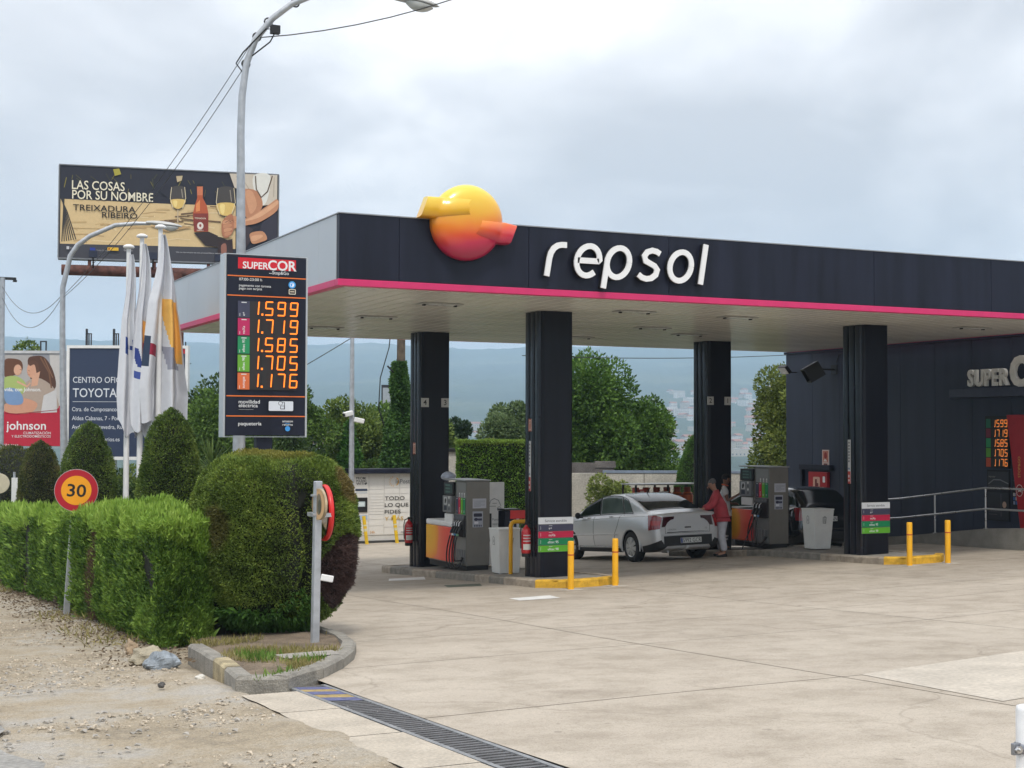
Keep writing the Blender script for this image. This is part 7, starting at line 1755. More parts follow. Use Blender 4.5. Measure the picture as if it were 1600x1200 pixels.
tj = {'waist':((0,0,.96),(.165,.145)), 'pel':((0,0,.88),(.185,.16))}; te = [('waist','pel')]
for s in 'LR':
    k_ = Vector(J['kn'+s]); a_ = Vector(J['an'+s]); tj['hip'+s] = ((0,J['hip'+s][1],.80), .13); tj['kn'+s] = (J['kn'+s], .098); tj['ank'+s] = (tuple(k_.lerp(a_,.93)), .082); te += [('pel','hip'+s),('hip'+s,'kn'+s),('kn'+s,'ank'+s)]
skin('trousers', tj, te, dkt, pa, 2, 'waist')
for s in 'LR':
    k_ = Vector(J['kn'+s]); a_ = Vector(J['an'+s])
    for t_ in (.42,.60): q_ = k_.lerp(a_, t_); mb = MB(); mb.lathe([(.092,-.02),(.092,.02)], 16, tuple(q_)); part('reflective_band', mb, mat('band_silver', (.6,.6,.6), .35), pa)
shoes(J, pa, mat('shoe_black', (.012,.012,.013)))
hair(c, up, fwd, sd_, mat('hair_black', (.012,.011,.011), .8), pa, r=.096)
cap_ = hair(c, up, fwd, sd_, mat('cap_black', (.010,.010,.012), .8), pa, r=.106, back=.01, name='cap')
mb = MB(); mb.smooth = True; mb.grid(lambda u, v: tuple(c+up*.055+fwd*(.08+.09*v)+sd_*(u-.5)*.15*(1-.35*v*v)-up*.012*v*v), 8, 4); part('cap_peak', mb, mat('cap_black', (.010,.010,.012)), pa)

# ================================================================== vegetation
G1 = [(.015,.035,.010),(.035,.085,.018),(.07,.16,.03),(.16,.28,.06)]
# --- big clipped bush on the corner
def revolve_points(n, prof, r_, sx=1., sy=1., power=2.0):
    """area weighted points on a surface of revolution; prof = [(radius, z)]"""
    P = np.array(prof, float); seg = np.hypot(np.diff(P[:,0]), np.diff(P[:,1]))*(P[:-1,0]+P[1:,0]+.02); cum = np.cumsum(seg)/seg.sum()
    u = r_.uniform(size=n); k = np.searchsorted(cum, u); k = np.minimum(k, len(seg)-1); t = r_.uniform(size=n)
    R = P[k,0]*(1-t)+P[k+1,0]*t; Z = P[k,1]*(1-t)+P[k+1,1]*t; a = r_.uniform(0, 2*np.pi, n)
    d = P[k+1]-P[k]; nr = -d[:,1]*-1; nz = -d[:,0]; l = np.hypot(nr, nz)+1e-9; nr = nr/l; nz = nz/l
    pw = 2/power; ca = np.sign(np.cos(a))*np.abs(np.cos(a))**pw; sa = np.sign(np.sin(a))*np.abs(np.sin(a))**pw
    return np.stack([R*ca*sx, R*sa*sy, Z], 1), np.stack([nr*np.cos(a), nr*np.sin(a), nz], 1)
def topiary(name, label, base, prof, n, leaf, m, seed, core_col=(.012,.016,.008), sx=1., sy=1., power=2., group=None, amp=.03, up=.25, cat='topiary bush', trunkh=.3):
    r_ = np.random.default_rng(seed); root = empty(name, base, label, cat, group=group)
    P, Nn = revolve_points(n, prof, r_, sx, sy, power)
    P = P+Nn*(snoise(P, 6, seed)*amp+snoise(P, 17, seed+1)*amp*.6+r_.uniform(-.05,.015,n)*1.)[:, None]
    D = Nn*1.0+r_.normal(size=(n,3))*.55+np.array([0,0,up])
    leaves('foliage', P, D, leaf, leaf*.5, m, root, seed)
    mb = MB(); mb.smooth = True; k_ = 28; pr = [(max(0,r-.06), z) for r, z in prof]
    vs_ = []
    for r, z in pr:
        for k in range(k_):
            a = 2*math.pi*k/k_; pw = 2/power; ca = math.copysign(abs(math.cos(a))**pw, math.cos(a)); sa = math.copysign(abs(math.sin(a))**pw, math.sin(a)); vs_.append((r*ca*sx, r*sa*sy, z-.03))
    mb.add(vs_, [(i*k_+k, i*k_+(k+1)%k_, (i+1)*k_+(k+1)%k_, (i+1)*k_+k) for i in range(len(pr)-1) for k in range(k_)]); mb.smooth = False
    mb.add(vs_[:k_], [tuple(range(k_))]); part('dark_core', mb, mat('dark_core', core_col, .95, var=.4, scale=12), root)  # solid near-black hull inside the leaves, inner shade put into its colour
    mb = MB(); mb.tube([(0,0,-.1),(0,0,.45)], [.08,.06], 8); mb.tube([(0,0,.05),(.25,.1,.5)], [.05,.03], 6); mb.tube([(0,0,.05),(-.2,-.15,.5)], [.05,.03], 6); part('trunk', mb, bark(), root)
    return root
bx0, by0 = 4.79, 16.35; bz0 = G(bx0, by0)+.05
# deep vertical cleft and dead brown patch on the side facing the forecourt
r_ = np.random.default_rng(5)
prof = [(.36,.14),(.56,.20),(.74,.34),(.86,.58),(.90,.88),(.90,1.18),(.875,1.48),(.82,1.70),(.74,1.86),(.61,1.96),(.42,2.02),(.20,2.045),(.0,2.05)]
bush = empty('clipped_bush', (bx0, by0, bz0), 'large rounded box shaped clipped bush with a dead brown patch, on the kerbed corner', 'topiary bush')
n = 165000; P, Nn = revolve_points(n, prof, r_, 1, 1, 2.9)
bump = snoise(P, 4, 5)*.018+snoise(P, 13, 6)*.014+snoise(P, 36, 7)*.010; dep = r_.uniform(-.045,.006,n)
th = np.arctan2(P[:,1], P[:,0])          # cleft towards the mirror post
cl_ = np.exp(-((np.degrees(th)+80+2.5*np.sin(P[:,2]*5))/6.0)**2)*np.clip((1.75-P[:,2])/.25,0,1)*np.clip((P[:,2]-.3)/.25,0,1)
P = P+Nn*(bump+dep-.22*cl_)[:, None]; P[:,2] += 0
low = np.clip((.62-P[:,2])/.5, 0, 1); P[:, :2] *= (1-.12*low*(snoise(P, 3.5, 11)>.2))[:, None]
dn_ = (np.degrees(th) > -66) & (np.degrees(th) < -12) & (P[:,2] > .42) & (P[:,2] < 1.22)
ell_ = ((np.degrees(th)+44+5*snoise(P,4,21))/29)**2+((P[:,2]-.74+.05*snoise(P,5,22))/.42)**2 < 1
dead = ell_
keep = (r_.uniform(size=n) > .75*cl_)
live = keep & ~dead; dd_ = keep & dead
topm = foliage('bush_leaf', [(.034,.052,.012),(.095,.150,.026),(.18,.26,.045),(.30,.36,.07)], 3.0, dead=[((0,0,2.35),.60,(.23,.22,.045)), ((-.95,-.55,1.25),.30,(.115,.115,.032)), ((-.25,-.98,.22),.22,(.12,.06,.035)), ((.75,-.62,1.75),.25,(.19,.15,.05))])
D = Nn+r_.normal(size=(n,3))*.6+np.array([0,0,.15])
leaves('foliage', P[live], D[live], .030, .015, topm, bush, 5)
deadm = foliage('dead_twig', [(.035,.020,.018),(.075,.042,.038),(.13,.08,.07)], 6, trans=.05)
leaves('dead_twigs', P[dd_]-Nn[dd_]*.04, (Nn+r_.normal(size=(n,3))*1.2)[dd_], .06, .008, deadm, bush, 6)
k2 = 15000; P2, N2 = revolve_points(k2, [(.5,.12),(.76,.28),(.90,.78)], r_, 1, 1, 2.9); sel = (snoise(P2, 3.2, 14) > .1-.8*(P2[:,2] < .35)) & (P2[:,0] < .25)
leaves('lower_sprays', P2[sel], (N2+r_.normal(size=(k2,3))*.4+np.array([0,0,.1]))[sel], .085, .035, foliage('spray_leaf', [(.02,.05,.012),(.05,.12,.02),(.10,.21,.035)], 3), bush, 8)
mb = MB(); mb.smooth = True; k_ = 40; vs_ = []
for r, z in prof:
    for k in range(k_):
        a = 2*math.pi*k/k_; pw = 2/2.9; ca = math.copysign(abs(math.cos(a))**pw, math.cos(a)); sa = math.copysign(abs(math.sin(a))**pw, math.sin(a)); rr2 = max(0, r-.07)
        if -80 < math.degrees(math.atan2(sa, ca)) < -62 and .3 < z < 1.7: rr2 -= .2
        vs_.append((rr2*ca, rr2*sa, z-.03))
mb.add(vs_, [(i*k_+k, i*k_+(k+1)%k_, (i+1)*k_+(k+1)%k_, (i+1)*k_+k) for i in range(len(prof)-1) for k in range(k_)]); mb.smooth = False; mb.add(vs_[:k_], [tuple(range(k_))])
part('dark_core', mb, mat('dark_core', (.010,.012,.007), .95, var=.4, scale=12), bush)  # dark filling of the bush, coloured as the shade between leaves
mb = MB(); mb.tube([(0,0,-.1),(0,0,.3)], [.10,.08], 8)
for k in range(6): a = k*1.05; mb.tube([(0,0,0),(.35*math.cos(a),.35*math.sin(a),.3)], [.05,.02], 6)
part('trunk', mb, bark(), bush)

# --- cypress hedge along the verge
hg = empty('cypress_hedge', (3.75, 15.5, G(3.75,15.5)), 'long bright green cypress hedge along the dirt verge, running away to the left', 'hedge')
HO = np.array([3.75, 15.5, G(3.75,15.5)]); hx0, hx1 = 3.34, 4.28; hy0, hy1 = 15.9, 46
def hh(y): return np.interp(y, [15, 18, 20, 33, 46], [1.40, 1.42, 1.43, 1.37, 1.34])
def hedge_pts(n, face, r_, ya=None, yb=None):
    y = r_.uniform(ya, yb, n); v = r_.uniform(0, 1, n)
    H = hh(y); z0 = G(3.75*np.ones(n), y)
    if face == 'front': x = np.full(n, hx0); z = v**.95*H; Nn = np.tile([-1.,0,.05], (n,1))
    elif face == 'back': x = np.full(n, hx1); z = v*H; Nn = np.tile([1.,0,.05], (n,1))
    elif face == 'top': x = hx0+(hx1-hx0)*v; z = H; Nn = np.tile([0,0,1.], (n,1))
    else: x = hx0+(hx1-hx0)*r_.uniform(0,1,n); y = np.full(n, ya); z = v*H; Nn = np.tile([0,-1.,.05], (n,1)); z0 = G(3.75*np.ones(n), y)
    P = np.stack([x, y, z], 1)
    col = np.sin(y*9.5+1.5*np.sin(y*2.3))*.5+np.sin(y*21+z*1.5)*.3
    if face == 'end': col = np.sin(x*9.5)*.5
    Pq = P*np.array([1,1,.35]); disp = col*.095+snoise(Pq, 6, 31)*.06+snoise(P, 16, 32)*.03
    if face == 'front': disp -= .5*np.clip(snoise(Pq, 5.0, 33)-.22, 0, .6)
    edge = np.clip((.12-(H-z))/.12, 0, 1) if face != 'top' else 0
    P = P+Nn*(disp+r_.uniform(-.15,.03,n))[:, None]
    if face != 'top': P[:,0] += -np.sign(Nn[:,0])*edge*.06
    if face == 'front': P[:,0] += .10*np.clip((.25-z)/.25,0,1)+.05*np.sin(y*1.1)
    P[:,0] -= np.clip((17.2-P[:,1])/1.3,0,1)*np.clip((P[:,0]-hx0)/(hx1-hx0),0,1)*.30
    P[:,2] += z0-.06*np.clip((16.6-P[:,1])/.7,0,1)*(z/H > .7)
    return P-HO, Nn, z/H
Pl = []; Dl = []; Ll = []; Wl = []; Hl = []
for face, ya, yb, n, L in (('front',15.9,20,72000,.052),('front',20,27,52000,.065),('front',27,46,34000,.10),('top',15.9,20,32000,.062),('top',20,27,24000,.075),('top',27,46,16000,.12),('end',15.9,15.95,22000,.052),('back',15.9,30,9000,.15),('back',30,46,4000,.2)):
    P, Nn, h = hedge_pts(n, face, rng, ya, yb); D = Nn*.55+rng.normal(size=(n,3))*.38+np.array([0,0,1.0])
    if face != 'top':
        D[:,2] -= .35
    Lv = np.full(n, L)*np.where(face == 'top', 1.0, 1.0)
    Pl.append(P); Dl.append(D); Ll.append(Lv); Hl.append(h if face != 'top' else np.ones(n))
P = np.concatenate(Pl); D = np.concatenate(Dl); Lv = np.concatenate(Ll); Hv = np.concatenate(Hl)
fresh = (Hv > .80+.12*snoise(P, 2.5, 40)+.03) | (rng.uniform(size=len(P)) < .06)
brown = (~fresh) & (snoise(P*np.array([1,1,.4]), 3.6, 41) > 1.12)
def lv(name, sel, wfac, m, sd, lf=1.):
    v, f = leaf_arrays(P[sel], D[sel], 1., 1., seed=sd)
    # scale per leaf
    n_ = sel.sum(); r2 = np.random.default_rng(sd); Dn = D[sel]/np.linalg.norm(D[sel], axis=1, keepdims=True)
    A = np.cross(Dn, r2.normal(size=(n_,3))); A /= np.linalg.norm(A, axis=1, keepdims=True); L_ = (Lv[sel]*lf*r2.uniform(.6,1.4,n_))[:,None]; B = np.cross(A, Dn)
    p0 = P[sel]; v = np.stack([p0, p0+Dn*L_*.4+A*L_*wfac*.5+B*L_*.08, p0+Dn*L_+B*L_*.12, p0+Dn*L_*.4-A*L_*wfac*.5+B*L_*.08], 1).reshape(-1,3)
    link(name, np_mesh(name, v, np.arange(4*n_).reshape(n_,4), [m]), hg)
lv('foliage', ~fresh & ~brown, .30, foliage('hedge_leaf', [(.020,.045,.010),(.065,.135,.020),(.14,.25,.038),(.24,.36,.07)], 2.4), 51)
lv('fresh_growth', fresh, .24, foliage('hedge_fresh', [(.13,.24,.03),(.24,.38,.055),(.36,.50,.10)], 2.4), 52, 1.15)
lv('dead_twigs', brown, .10, foliage('hedge_brown', [(.05,.028,.018),(.10,.06,.04),(.15,.10,.06)], 6, trans=.05), 53, 1.1)
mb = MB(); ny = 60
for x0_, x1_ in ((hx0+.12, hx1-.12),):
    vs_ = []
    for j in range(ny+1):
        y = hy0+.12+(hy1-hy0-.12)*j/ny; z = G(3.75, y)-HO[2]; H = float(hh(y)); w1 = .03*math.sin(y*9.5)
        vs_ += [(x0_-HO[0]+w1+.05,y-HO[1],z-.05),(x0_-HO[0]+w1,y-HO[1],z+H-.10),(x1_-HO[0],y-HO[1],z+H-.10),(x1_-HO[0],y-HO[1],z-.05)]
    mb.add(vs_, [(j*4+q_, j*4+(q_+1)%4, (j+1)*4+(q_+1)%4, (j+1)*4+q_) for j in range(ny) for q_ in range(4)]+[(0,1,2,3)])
part('dark_core', mb, mat('dark_core', (.010,.012,.007)), hg)  # dark filling seen through hedge gaps, shade given as colour
mb = MB()
for k in range(60):
    y = 16.4+k*.5; mb.tube([(hx0+.1+.05*math.sin(k)-HO[0],y-HO[1],G(3.4,y)-HO[2]-.05),(hx0+.2-HO[0],y+.1-HO[1],G(3.4,y)-HO[2]+.5)], [.035,.02], 6)
part('stems', mb, bark(), hg, kind='stuff')

# --- clipped cones behind the hedge
tm_ = lambda nm, cs, sc_=2.5, dead=None: foliage(nm, cs, sc_, dead=dead)
cone_leaf = tm_('cone_leaf', [(.024,.044,.012),(.068,.118,.024),(.14,.21,.042),(.23,.30,.065)])
cone_leaf2 = tm_('cone_leaf_brown', [(.022,.032,.010),(.065,.080,.020),(.12,.14,.036),(.20,.16,.06)])
def cone(name, label, px, py, r, h, seed, m, n=26000, power=2.0, top=.16, sq=1.):
    z = G(px, py)+.05
    pr = [(r*.9,.1)]+[(r*(1-.42*t)*(1-t**7)**.6, .1+(h-.1)*t) for t in (.05,.15,.3,.45,.6,.72,.82,.9,.96,1.0)]; pr[-1] = (0,h)
    return topiary(name, label, (px,py,z), pr, int(n*1.5), .038, m, seed, sx=1., sy=sq, power=power, group='clipped dark conical bushes behind the hedge', amp=.02, cat='topiary bush')
cone('conical_bush', 'tallest clipped conical bush, between the flagpoles and the price totem', 5.02, 22.8, .66, 2.96, 61, cone_leaf, 34000)
cone('conical_bush', 'clipped conical bush directly behind the 30 speed sign', 4.95, 29.9, .74, 3.15, 62, cone_leaf, 30000, top=.22)
cone('conical_bush', 'brownish clipped conical bush left of the 30 speed sign', 4.78, 35.4, .66, 2.98, 63, cone_leaf2, 22000, top=.25)
cone_l = topiary('clipped_bush', 'broad dark bush at the far left behind the hedge', (4.85,41,G(4.8,41)), [(.9,.1),(1.15,.5),(1.25,1.2),(1.2,2.0),(1.0,2.5),(.5,2.9),(0,3.0)], 15000, .07, cone_leaf2, 64, amp=.10, cat='shrub')
# shrubs between cones and the billboards
def shrub(label, x, y, r, h, n, leaf, m, seed, name='shrub', group=None, sq=1., lobes=18, cat='shrub'):
    return tree(name, label, cat, (x,y,G(x,y)), h, r, (h*.05,h), n, leaf, m, lobes=lobes, seed=seed, sq=sq, trunk_r=.05, group=group)
mlf = tm_('shrub_leaf', [(.025,.048,.012),(.08,.13,.025),(.16,.23,.045),(.26,.33,.08)]); mdk = tm_('dark_leaf', [(.012,.024,.008),(.032,.065,.015),(.07,.125,.028),(.12,.19,.045)], 1.2)
mmid = tm_('mid_leaf', [(.018,.038,.010),(.055,.11,.020),(.11,.20,.035),(.19,.30,.06)], 1.0); myel = tm_('yellow_leaf', [(.05,.06,.012),(.13,.15,.03),(.24,.26,.05),(.34,.33,.08)], 1.6); mgrn = tm_('laurel_leaf', [(.014,.036,.008),(.045,.105,.015),(.095,.19,.028),(.17,.29,.05)], .9)
mred = tm_('reddish_leaf', [(.04,.05,.015),(.10,.13,.03),(.20,.20,.05),(.30,.16,.07)], 2)
shrub('green and reddish shrub under the red family billboard', 5.6, 43.5, 1.2, 3.1, 9000, .11, mred, 70)
shrub('loose green shrub behind the flagpoles', 6.7, 36.0, .95, 2.3, 9000, .10, mlf, 71)
shrub('dark green shrub between the conical bushes', 6.3, 33.0, .8, 2.3, 7000, .09, mdk, 72)
shrub('dark shrub left of the conical bushes', 5.5, 38.5, .9, 2.1, 6000, .10, mdk, 73)
# --- trees
tree('broadleaf_tree', 'big dark green tree behind the price totem', 'tree', (12.1,44.6,G(12,44)), 6, 2.15, (.4,5.5), 38000, .13, mdk, 46, 80, trunk_r=.16)
tree('broadleaf_tree', 'mid green leafy tree filling the gap right of the price totem', 'tree', (14.05,45.4,G(14,44)), 6, 1.35, (.3,5.6), 26000, .12, mmid, 36, 81)
tree('broadleaf_tree', 'lighter green tree between the blue billboard and the price totem', 'tree', (10.3,40.5,G(10,40)), 5, 1.25, (.5,4.9), 24000, .11, mmid, 36, 82)
tree('broadleaf_tree', 'low green tree right behind the totem pole', 'tree', (11.2,40,G(11,40)), 4, 1.2, (.2,3.3), 14000, .10, mgrn, 24, 83)
tree('broadleaf_tree', 'yellow green tree left of the ivy covered pole', 'tree', (17.0,48.5,G(17,48)), 4, 1.5, (.5,4.7), 30000, .12, mlf, 36, 84)
tree('broadleaf_tree', 'yellow green tree right of the ivy covered pole', 'tree', (19.0,47.0,G(19,47)), 4, 1.4, (.5,4.5), 26000, .12, mlf, 34, 85)
tree('broadleaf_tree', 'dense green tree directly behind the ivy covered pole', 'tree', (18.6,50.5,G(18,50)), 4, 1.7, (.4,4.9), 30000, .13, mmid, 40, 103)
shrub('pale variegated shrub just left of the nearer rear column, over the locker', 18.2, 45.6, 1.1, 3.0, 9000, .10, tm_('variegated_leaf', [(.04,.07,.02),(.12,.17,.06),(.28,.30,.15)], 3), 86)
shrub('dark green shrub behind the parcel locker', 16.8, 45.6, 1.0, 3.0, 9000, .10, mmid, 87)
# feathery thuja beside the camera pole
tj_ = tree('thuja_tree', 'bright green feathery thuja cone beside the camera pole', 'tree', (15.55,44.6,G(15,44.6)), 4, .98, (.1,3.95), 30000, .14, tm_('thuja_leaf', [(.02,.06,.012),(.055,.15,.025),(.10,.24,.04)], 2), 44, 88, shape='cone', trunk_r=.08)
tree('cypress_tree', 'narrow grey green cypress beside the column numbered 4 and 3', 'tree', (22.0,51.0,G(22,51)), 6, .62, (.3,5.3), 12000, .12, tm_('cypress_leaf', [(.015,.035,.018),(.035,.07,.03),(.06,.10,.045)], 2), 30, 89, trunk_r=.08)
tree('broadleaf_tree', 'grey green loose tree between the two columns of the nearer island', 'tree', (21.3,44.8,G(21,44)), 6, 1.15, (.9,5.0), 20000, .12, tm_('greygreen_leaf', [(.04,.07,.03),(.11,.17,.065),(.20,.27,.12)], 1.5), 30, 90)
tree('broadleaf_tree', 'small tree with yellowing leaves low behind the clipped hedge block', 'tree', (20.0,43.5,G(20,43)), 6, .8, (1.2,3.2), 7000, .10, myel, 18, 91)
tree('laurel_tree', 'largest dense dome shaped laurel tree seen between the front columns', 'tree', (24.3,44.6,G(24,44)), 6, 2.05, (.6,6.1), 52000, .13, mgrn, 60, 92, trunk_r=.2)
tree('laurel_tree', 'darker right hand half of the dome shaped laurels, next to the far rear column', 'tree', (26.2,44.2,G(26,44)), 5, 1.25, (.4,5.0), 26000, .12, mgrn, 36, 93)
tree('laurel_tree', 'left part of the laurels partly hidden by the front column', 'tree', (22.7,45.0,G(23,44)), 5, 1.2, (.4,5.6), 20000, .13, mgrn, 30, 94)
tree('holm_oak', 'olive yellow leafy tree beside the far corner of the shop', 'tree', (28.1,38.2,G(28,38)), 6, 1.25, (.3,6.0), 30000, .11, tm_('oak_leaf', [(.03,.05,.012),(.09,.13,.025),(.18,.23,.045),(.28,.31,.08)], 1.2), 44, 95)
tree('broadleaf_tree', 'small bright green tree in the gap right of the far rear column', 'tree', (30.5,47,G(30,47)), 4, 1.0, (.3,4.0), 10000, .11, mlf, 20, 96)
tree('broadleaf_tree', 'pale green bush behind the clipped cone near the far rear column', 'tree', (27.6,50.0,G(28,50)), 4, 1.0, (.3,3.6), 9000, .11, mlf, 20, 97)
topiary('conical_bush', 'bright green clipped cone left of the column numbered 2 and 1', (23.2,36.2,G(23,36)), [(.78,.1),(.74,.4),(.60,1.2),(.42,2.0),(.25,2.6),(.1,2.95),(0,3.05)], 22000, .05, tm_('bright_cone_leaf', [(.03,.07,.012),(.07,.16,.025),(.13,.26,.045)], 3), 98, amp=.02)
shrub('pale yellow green shrub behind the silver car', 19.75, 35.3, .78, 2.0, 12000, .075, tm_('pale_leaf', [(.05,.08,.02),(.13,.18,.04),(.24,.30,.07),(.34,.38,.12)], 3), 99)
# clipped hedge block
hb_ = empty('hedge_block', (16.3,35.0,G(16,35)), 'bright green square clipped hedge block behind the pump near the hedge', 'hedge', rz=R_(-25.6))
n = 26000; r_ = np.random.default_rng(77); u = r_.uniform(size=(n,3)); WB, DB, HB = 2.05, 1.0, 2.92
f_ = r_.integers(0, 5, n); P = np.stack([(u[:,0]-.5)*WB, u[:,1]*DB, u[:,2]*HB], 1); Nn = np.zeros((n,3))
for k, (ax, val, nn2) in enumerate(((1,0,(0,-1,0)),(1,0,(0,-1,0)),(2,HB,(0,0,1)),(0,-WB/2,(-1,0,0)),(0,WB/2,(1,0,0)))): P[f_ == k, ax] = val; Nn[f_ == k] = nn2
P += Nn*(snoise(P,7,1)*.02+r_.uniform(-.04,.02,n))[:,None]
topsel = P[:,2] > HB-.12
blk = tm_('block_leaf', [(.04,.09,.012),(.12,.24,.028),(.22,.38,.05)], 3); blt = tm_('block_top_leaf', [(.12,.20,.03),(.22,.33,.05)], 3)
leaves('foliage', P[~topsel], (Nn+r_.normal(size=(n,3))*.6)[~topsel], .06, .035, blk, hb_, 1); leaves('fresh_growth', P[topsel], (Nn+r_.normal(size=(n,3))*.6+np.array([0,0,.5]))[topsel], .06, .035, blt, hb_, 2)
mb = MB(); mb.box(-WB/2+.05,.05,0,WB/2-.05,DB-.05,HB-.05); part('dark_core', mb, mat('dark_core', (.010,.012,.007)), hb_)  # dark box inside the block, its colour stands for inner shade
# ivy covered pole with wires
ipz = G(16.6,43)
ip = empty('ivy_covered_pole', (17.5,45.1,ipz), 'old wooden utility pole smothered in ivy rising to the canopy edge', 'utility pole')
mb = MB(); mb.tube([(0,0,0),(.02,0,8.2)], [.17,.13], 12); part('pole', mb, mat('old_wood', (.11,.085,.06), .9, var=.35, bump=.5), ip)
n = 26000; z = r_.uniform(0, 1, n)**.8*5.75; a = r_.uniform(0, 6.28, n); rad = np.interp(z, [0,1.5,2.6,3.6,4.3,5.2,5.75], [.55,.52,.50,.42,.34,.26,.16])*(1+.42*snoise(np.stack([np.cos(a),np.sin(a),z*1.4],1),3,4))*r_.uniform(.6,1.05,n)
P = np.stack([rad*np.cos(a), rad*np.sin(a), z], 1); D = np.stack([np.cos(a), np.sin(a), 0*a-.2], 1)+r_.normal(size=(n,3))*.5
leaves('ivy', P, D, .10, .075, tm_('ivy_leaf', [(.020,.055,.014),(.065,.15,.030),(.13,.25,.05)], 2), ip, 3)
mb = MB(); mb.tube([(.0,-.1,5.5),(-.25,-.1,5.35),(-.5,-.1,5.6)], .03, 6); mb.tube([(-.25,-.1,8.0),(-.45,-.1,6.2),(-.75,-.1,5.2),(-.8,-.1,4.2),(-.6,-.1,3.6)], .018, 6); part('loose_wire', mb, black, ip)
cable('overhead_cable', 'cable descending left from the top of the ivy covered pole across the hills', (17.4,45.1,6.9), (12.6,44.0,4.15), .05, .014)
cable('overhead_cable', 'nearly level cable just under the far edge of the canopy', (19.5,40,5.15), (36,46,6.0), .15, .014)
# palm / yucca tuft by the totem
def tuft(name, label, base, n, L, h0, m, seed):
    r2 = random.Random(seed); root = empty(name, base, label, 'plant'); mb = MB(); mb.tube([(0,0,0),(0,0,h0)], [.12,.10], 8); part('trunk', mb, bark(), root)
    mb = MB()
    for k in range(n):
        a = r2.uniform(0,6.28); el_ = r2.uniform(-.35,1.4); l = L*r2.uniform(.8,1.1); d = Vector((math.cos(a)*math.cos(el_),math.sin(a)*math.cos(el_),math.sin(el_))); s_ = Vector((-math.sin(a),math.cos(a),0)); w_ = .022
        p0 = Vector((0,0,h0)); p1 = p0+d*l*.5; p2 = p0+d*l+Vector((0,0,-.22*l*math.cos(el_)))
        mb.add([p0-s_*w_,p0+s_*w_,p1+s_*w_,p1-s_*w_,p2], [(0,1,2,3),(3,2,4)])
    o = part('fronds', mb, m, root); return root
ym = foliage('yucca_leaf', [(.04,.08,.02),(.09,.15,.035),(.18,.24,.07)], 2)
tuft('yucca_plant', 'spiky yucca showing under the left side of the price totem', (9.0,36.2,G(9,36)), 130, .95, 2.3, ym, 1)
tuft('yucca_plant', 'spiky yucca showing under the right side of the price totem', (10.3,36.0,G(10,36)), 110, .9, 2.25, ym, 2)
tree('broadleaf_tree', 'distant bright green tree top above the red family billboard', 'tree', (7.6,62.8,G(7.6,60)-.2), 8, 1.2, (3.4,7.9), 9000, .16, mlf, 22, 101, trunk_r=.14)
shrub('climbing creeper hanging over the lower part of the blue billboard', 8.3, 44.8, .9, 2.6, 7000, .10, mlf, 102)
# distant tree belt beyond the station, one mass
n = 90000; a = np.radians(r_.uniform(2, 50, n)); rr2 = r_.uniform(105, 210, n); X = rr2*np.sin(a); Y = rr2*np.cos(a)
cl2 = snoise(np.stack([X,Y,0*X],1), .22, 5)
Z = terr(X, Y)+r_.uniform(0,1,n)**.7*(4.0+2.6*cl2)*(rr2/120)**.2
leaves('far_tree_belt', np.stack([X,Y,Z],1), rdirs(n, r_), .5, .4, tm_('belt_leaf', [(.02,.04,.012),(.04,.075,.02),(.08,.12,.035)], .12), None, 5); tag(bpy.data.objects['far_tree_belt'], kind='stuff', label='hazy belt of trees falling away behind the station', cat='trees')

# --- small ground stuff: grass, pebbles, dry litter
def gpts(n, x0, x1, y0, y1, dz=0, seed=1):
    r2 = np.random.default_rng(seed); X = r2.uniform(x0,x1,n); Y = r2.uniform(y0,y1,n); return np.stack([X,Y,G(X,Y)+dz],1), r2
P, r2 = gpts(9000, 3.3, 5.2, 11.9, 15.2, .08, 3)
inside = (P[:,0] > np.interp(P[:,1],[11.7,14.9],[3.32,3.55])) & (P[:,0] < np.interp(P[:,1],[11.75,12.05,12.72,13.45,14.2,15.2],[3.36,3.75,4.2,4.6,4.9,5.12])) & (snoise(P,2.6,7) > -.35) & ~((P[:,0] > 3.9) & (P[:,0] < 4.55) & (P[:,1] > 13.0) & (P[:,1] < 13.5))
P = P[inside]; D = r2.normal(size=P.shape)*.45+np.array([0,0,1])
dryg = foliage('dry_grass', [(.12,.13,.03),(.26,.23,.08),(.42,.36,.17)], 2.5, trans=.3); grg = foliage('green_grass', [(.05,.11,.015),(.12,.22,.035),(.22,.32,.07)], 3)
k = snoise(P, 2.2, 12) > .35
def tagk(o, label, cat): o['kind'] = 'stuff'; o['label'] = label; o['category'] = cat; return o
tagk(leaves('dry_grass', P[~k], D[~k], .085, .010, dryg, None, 4), 'dry yellowish grass inside the kerbed corner', 'grass')
tagk(leaves('green_grass', P[k], D[k], .10, .012, grg, None, 5), 'green grass tufts around the foot of the mirror post', 'grass')
P, r2 = gpts(2200, 2.7, 3.5, 14.6, 40, 0, 8); sel = snoise(P, 1.3, 9) > .15; P = P[sel]
tagk(leaves('verge_weeds', P, r2.normal(size=P.shape)*.6+np.array([0,0,.8]), .12, .014, dryg, None, 6), 'dry weeds along the foot of the hedge', 'weeds')
P, r2 = gpts(5200, 2.5, 3.6, 14.2, 34, .01, 18); sel = r2.uniform(size=len(P)) < np.clip((P[:,0]-2.4)/1., 0, 1)
tagk(leaves('leaf_litter', P[sel], r2.normal(size=(sel.sum(),3))*np.array([1,1,.25]), .05, .022, foliage('litter', [(.06,.04,.025),(.14,.10,.06),(.24,.19,.13)], 5, trans=0), None, 7), 'dead leaves and twigs under the hedge', 'leaf litter')
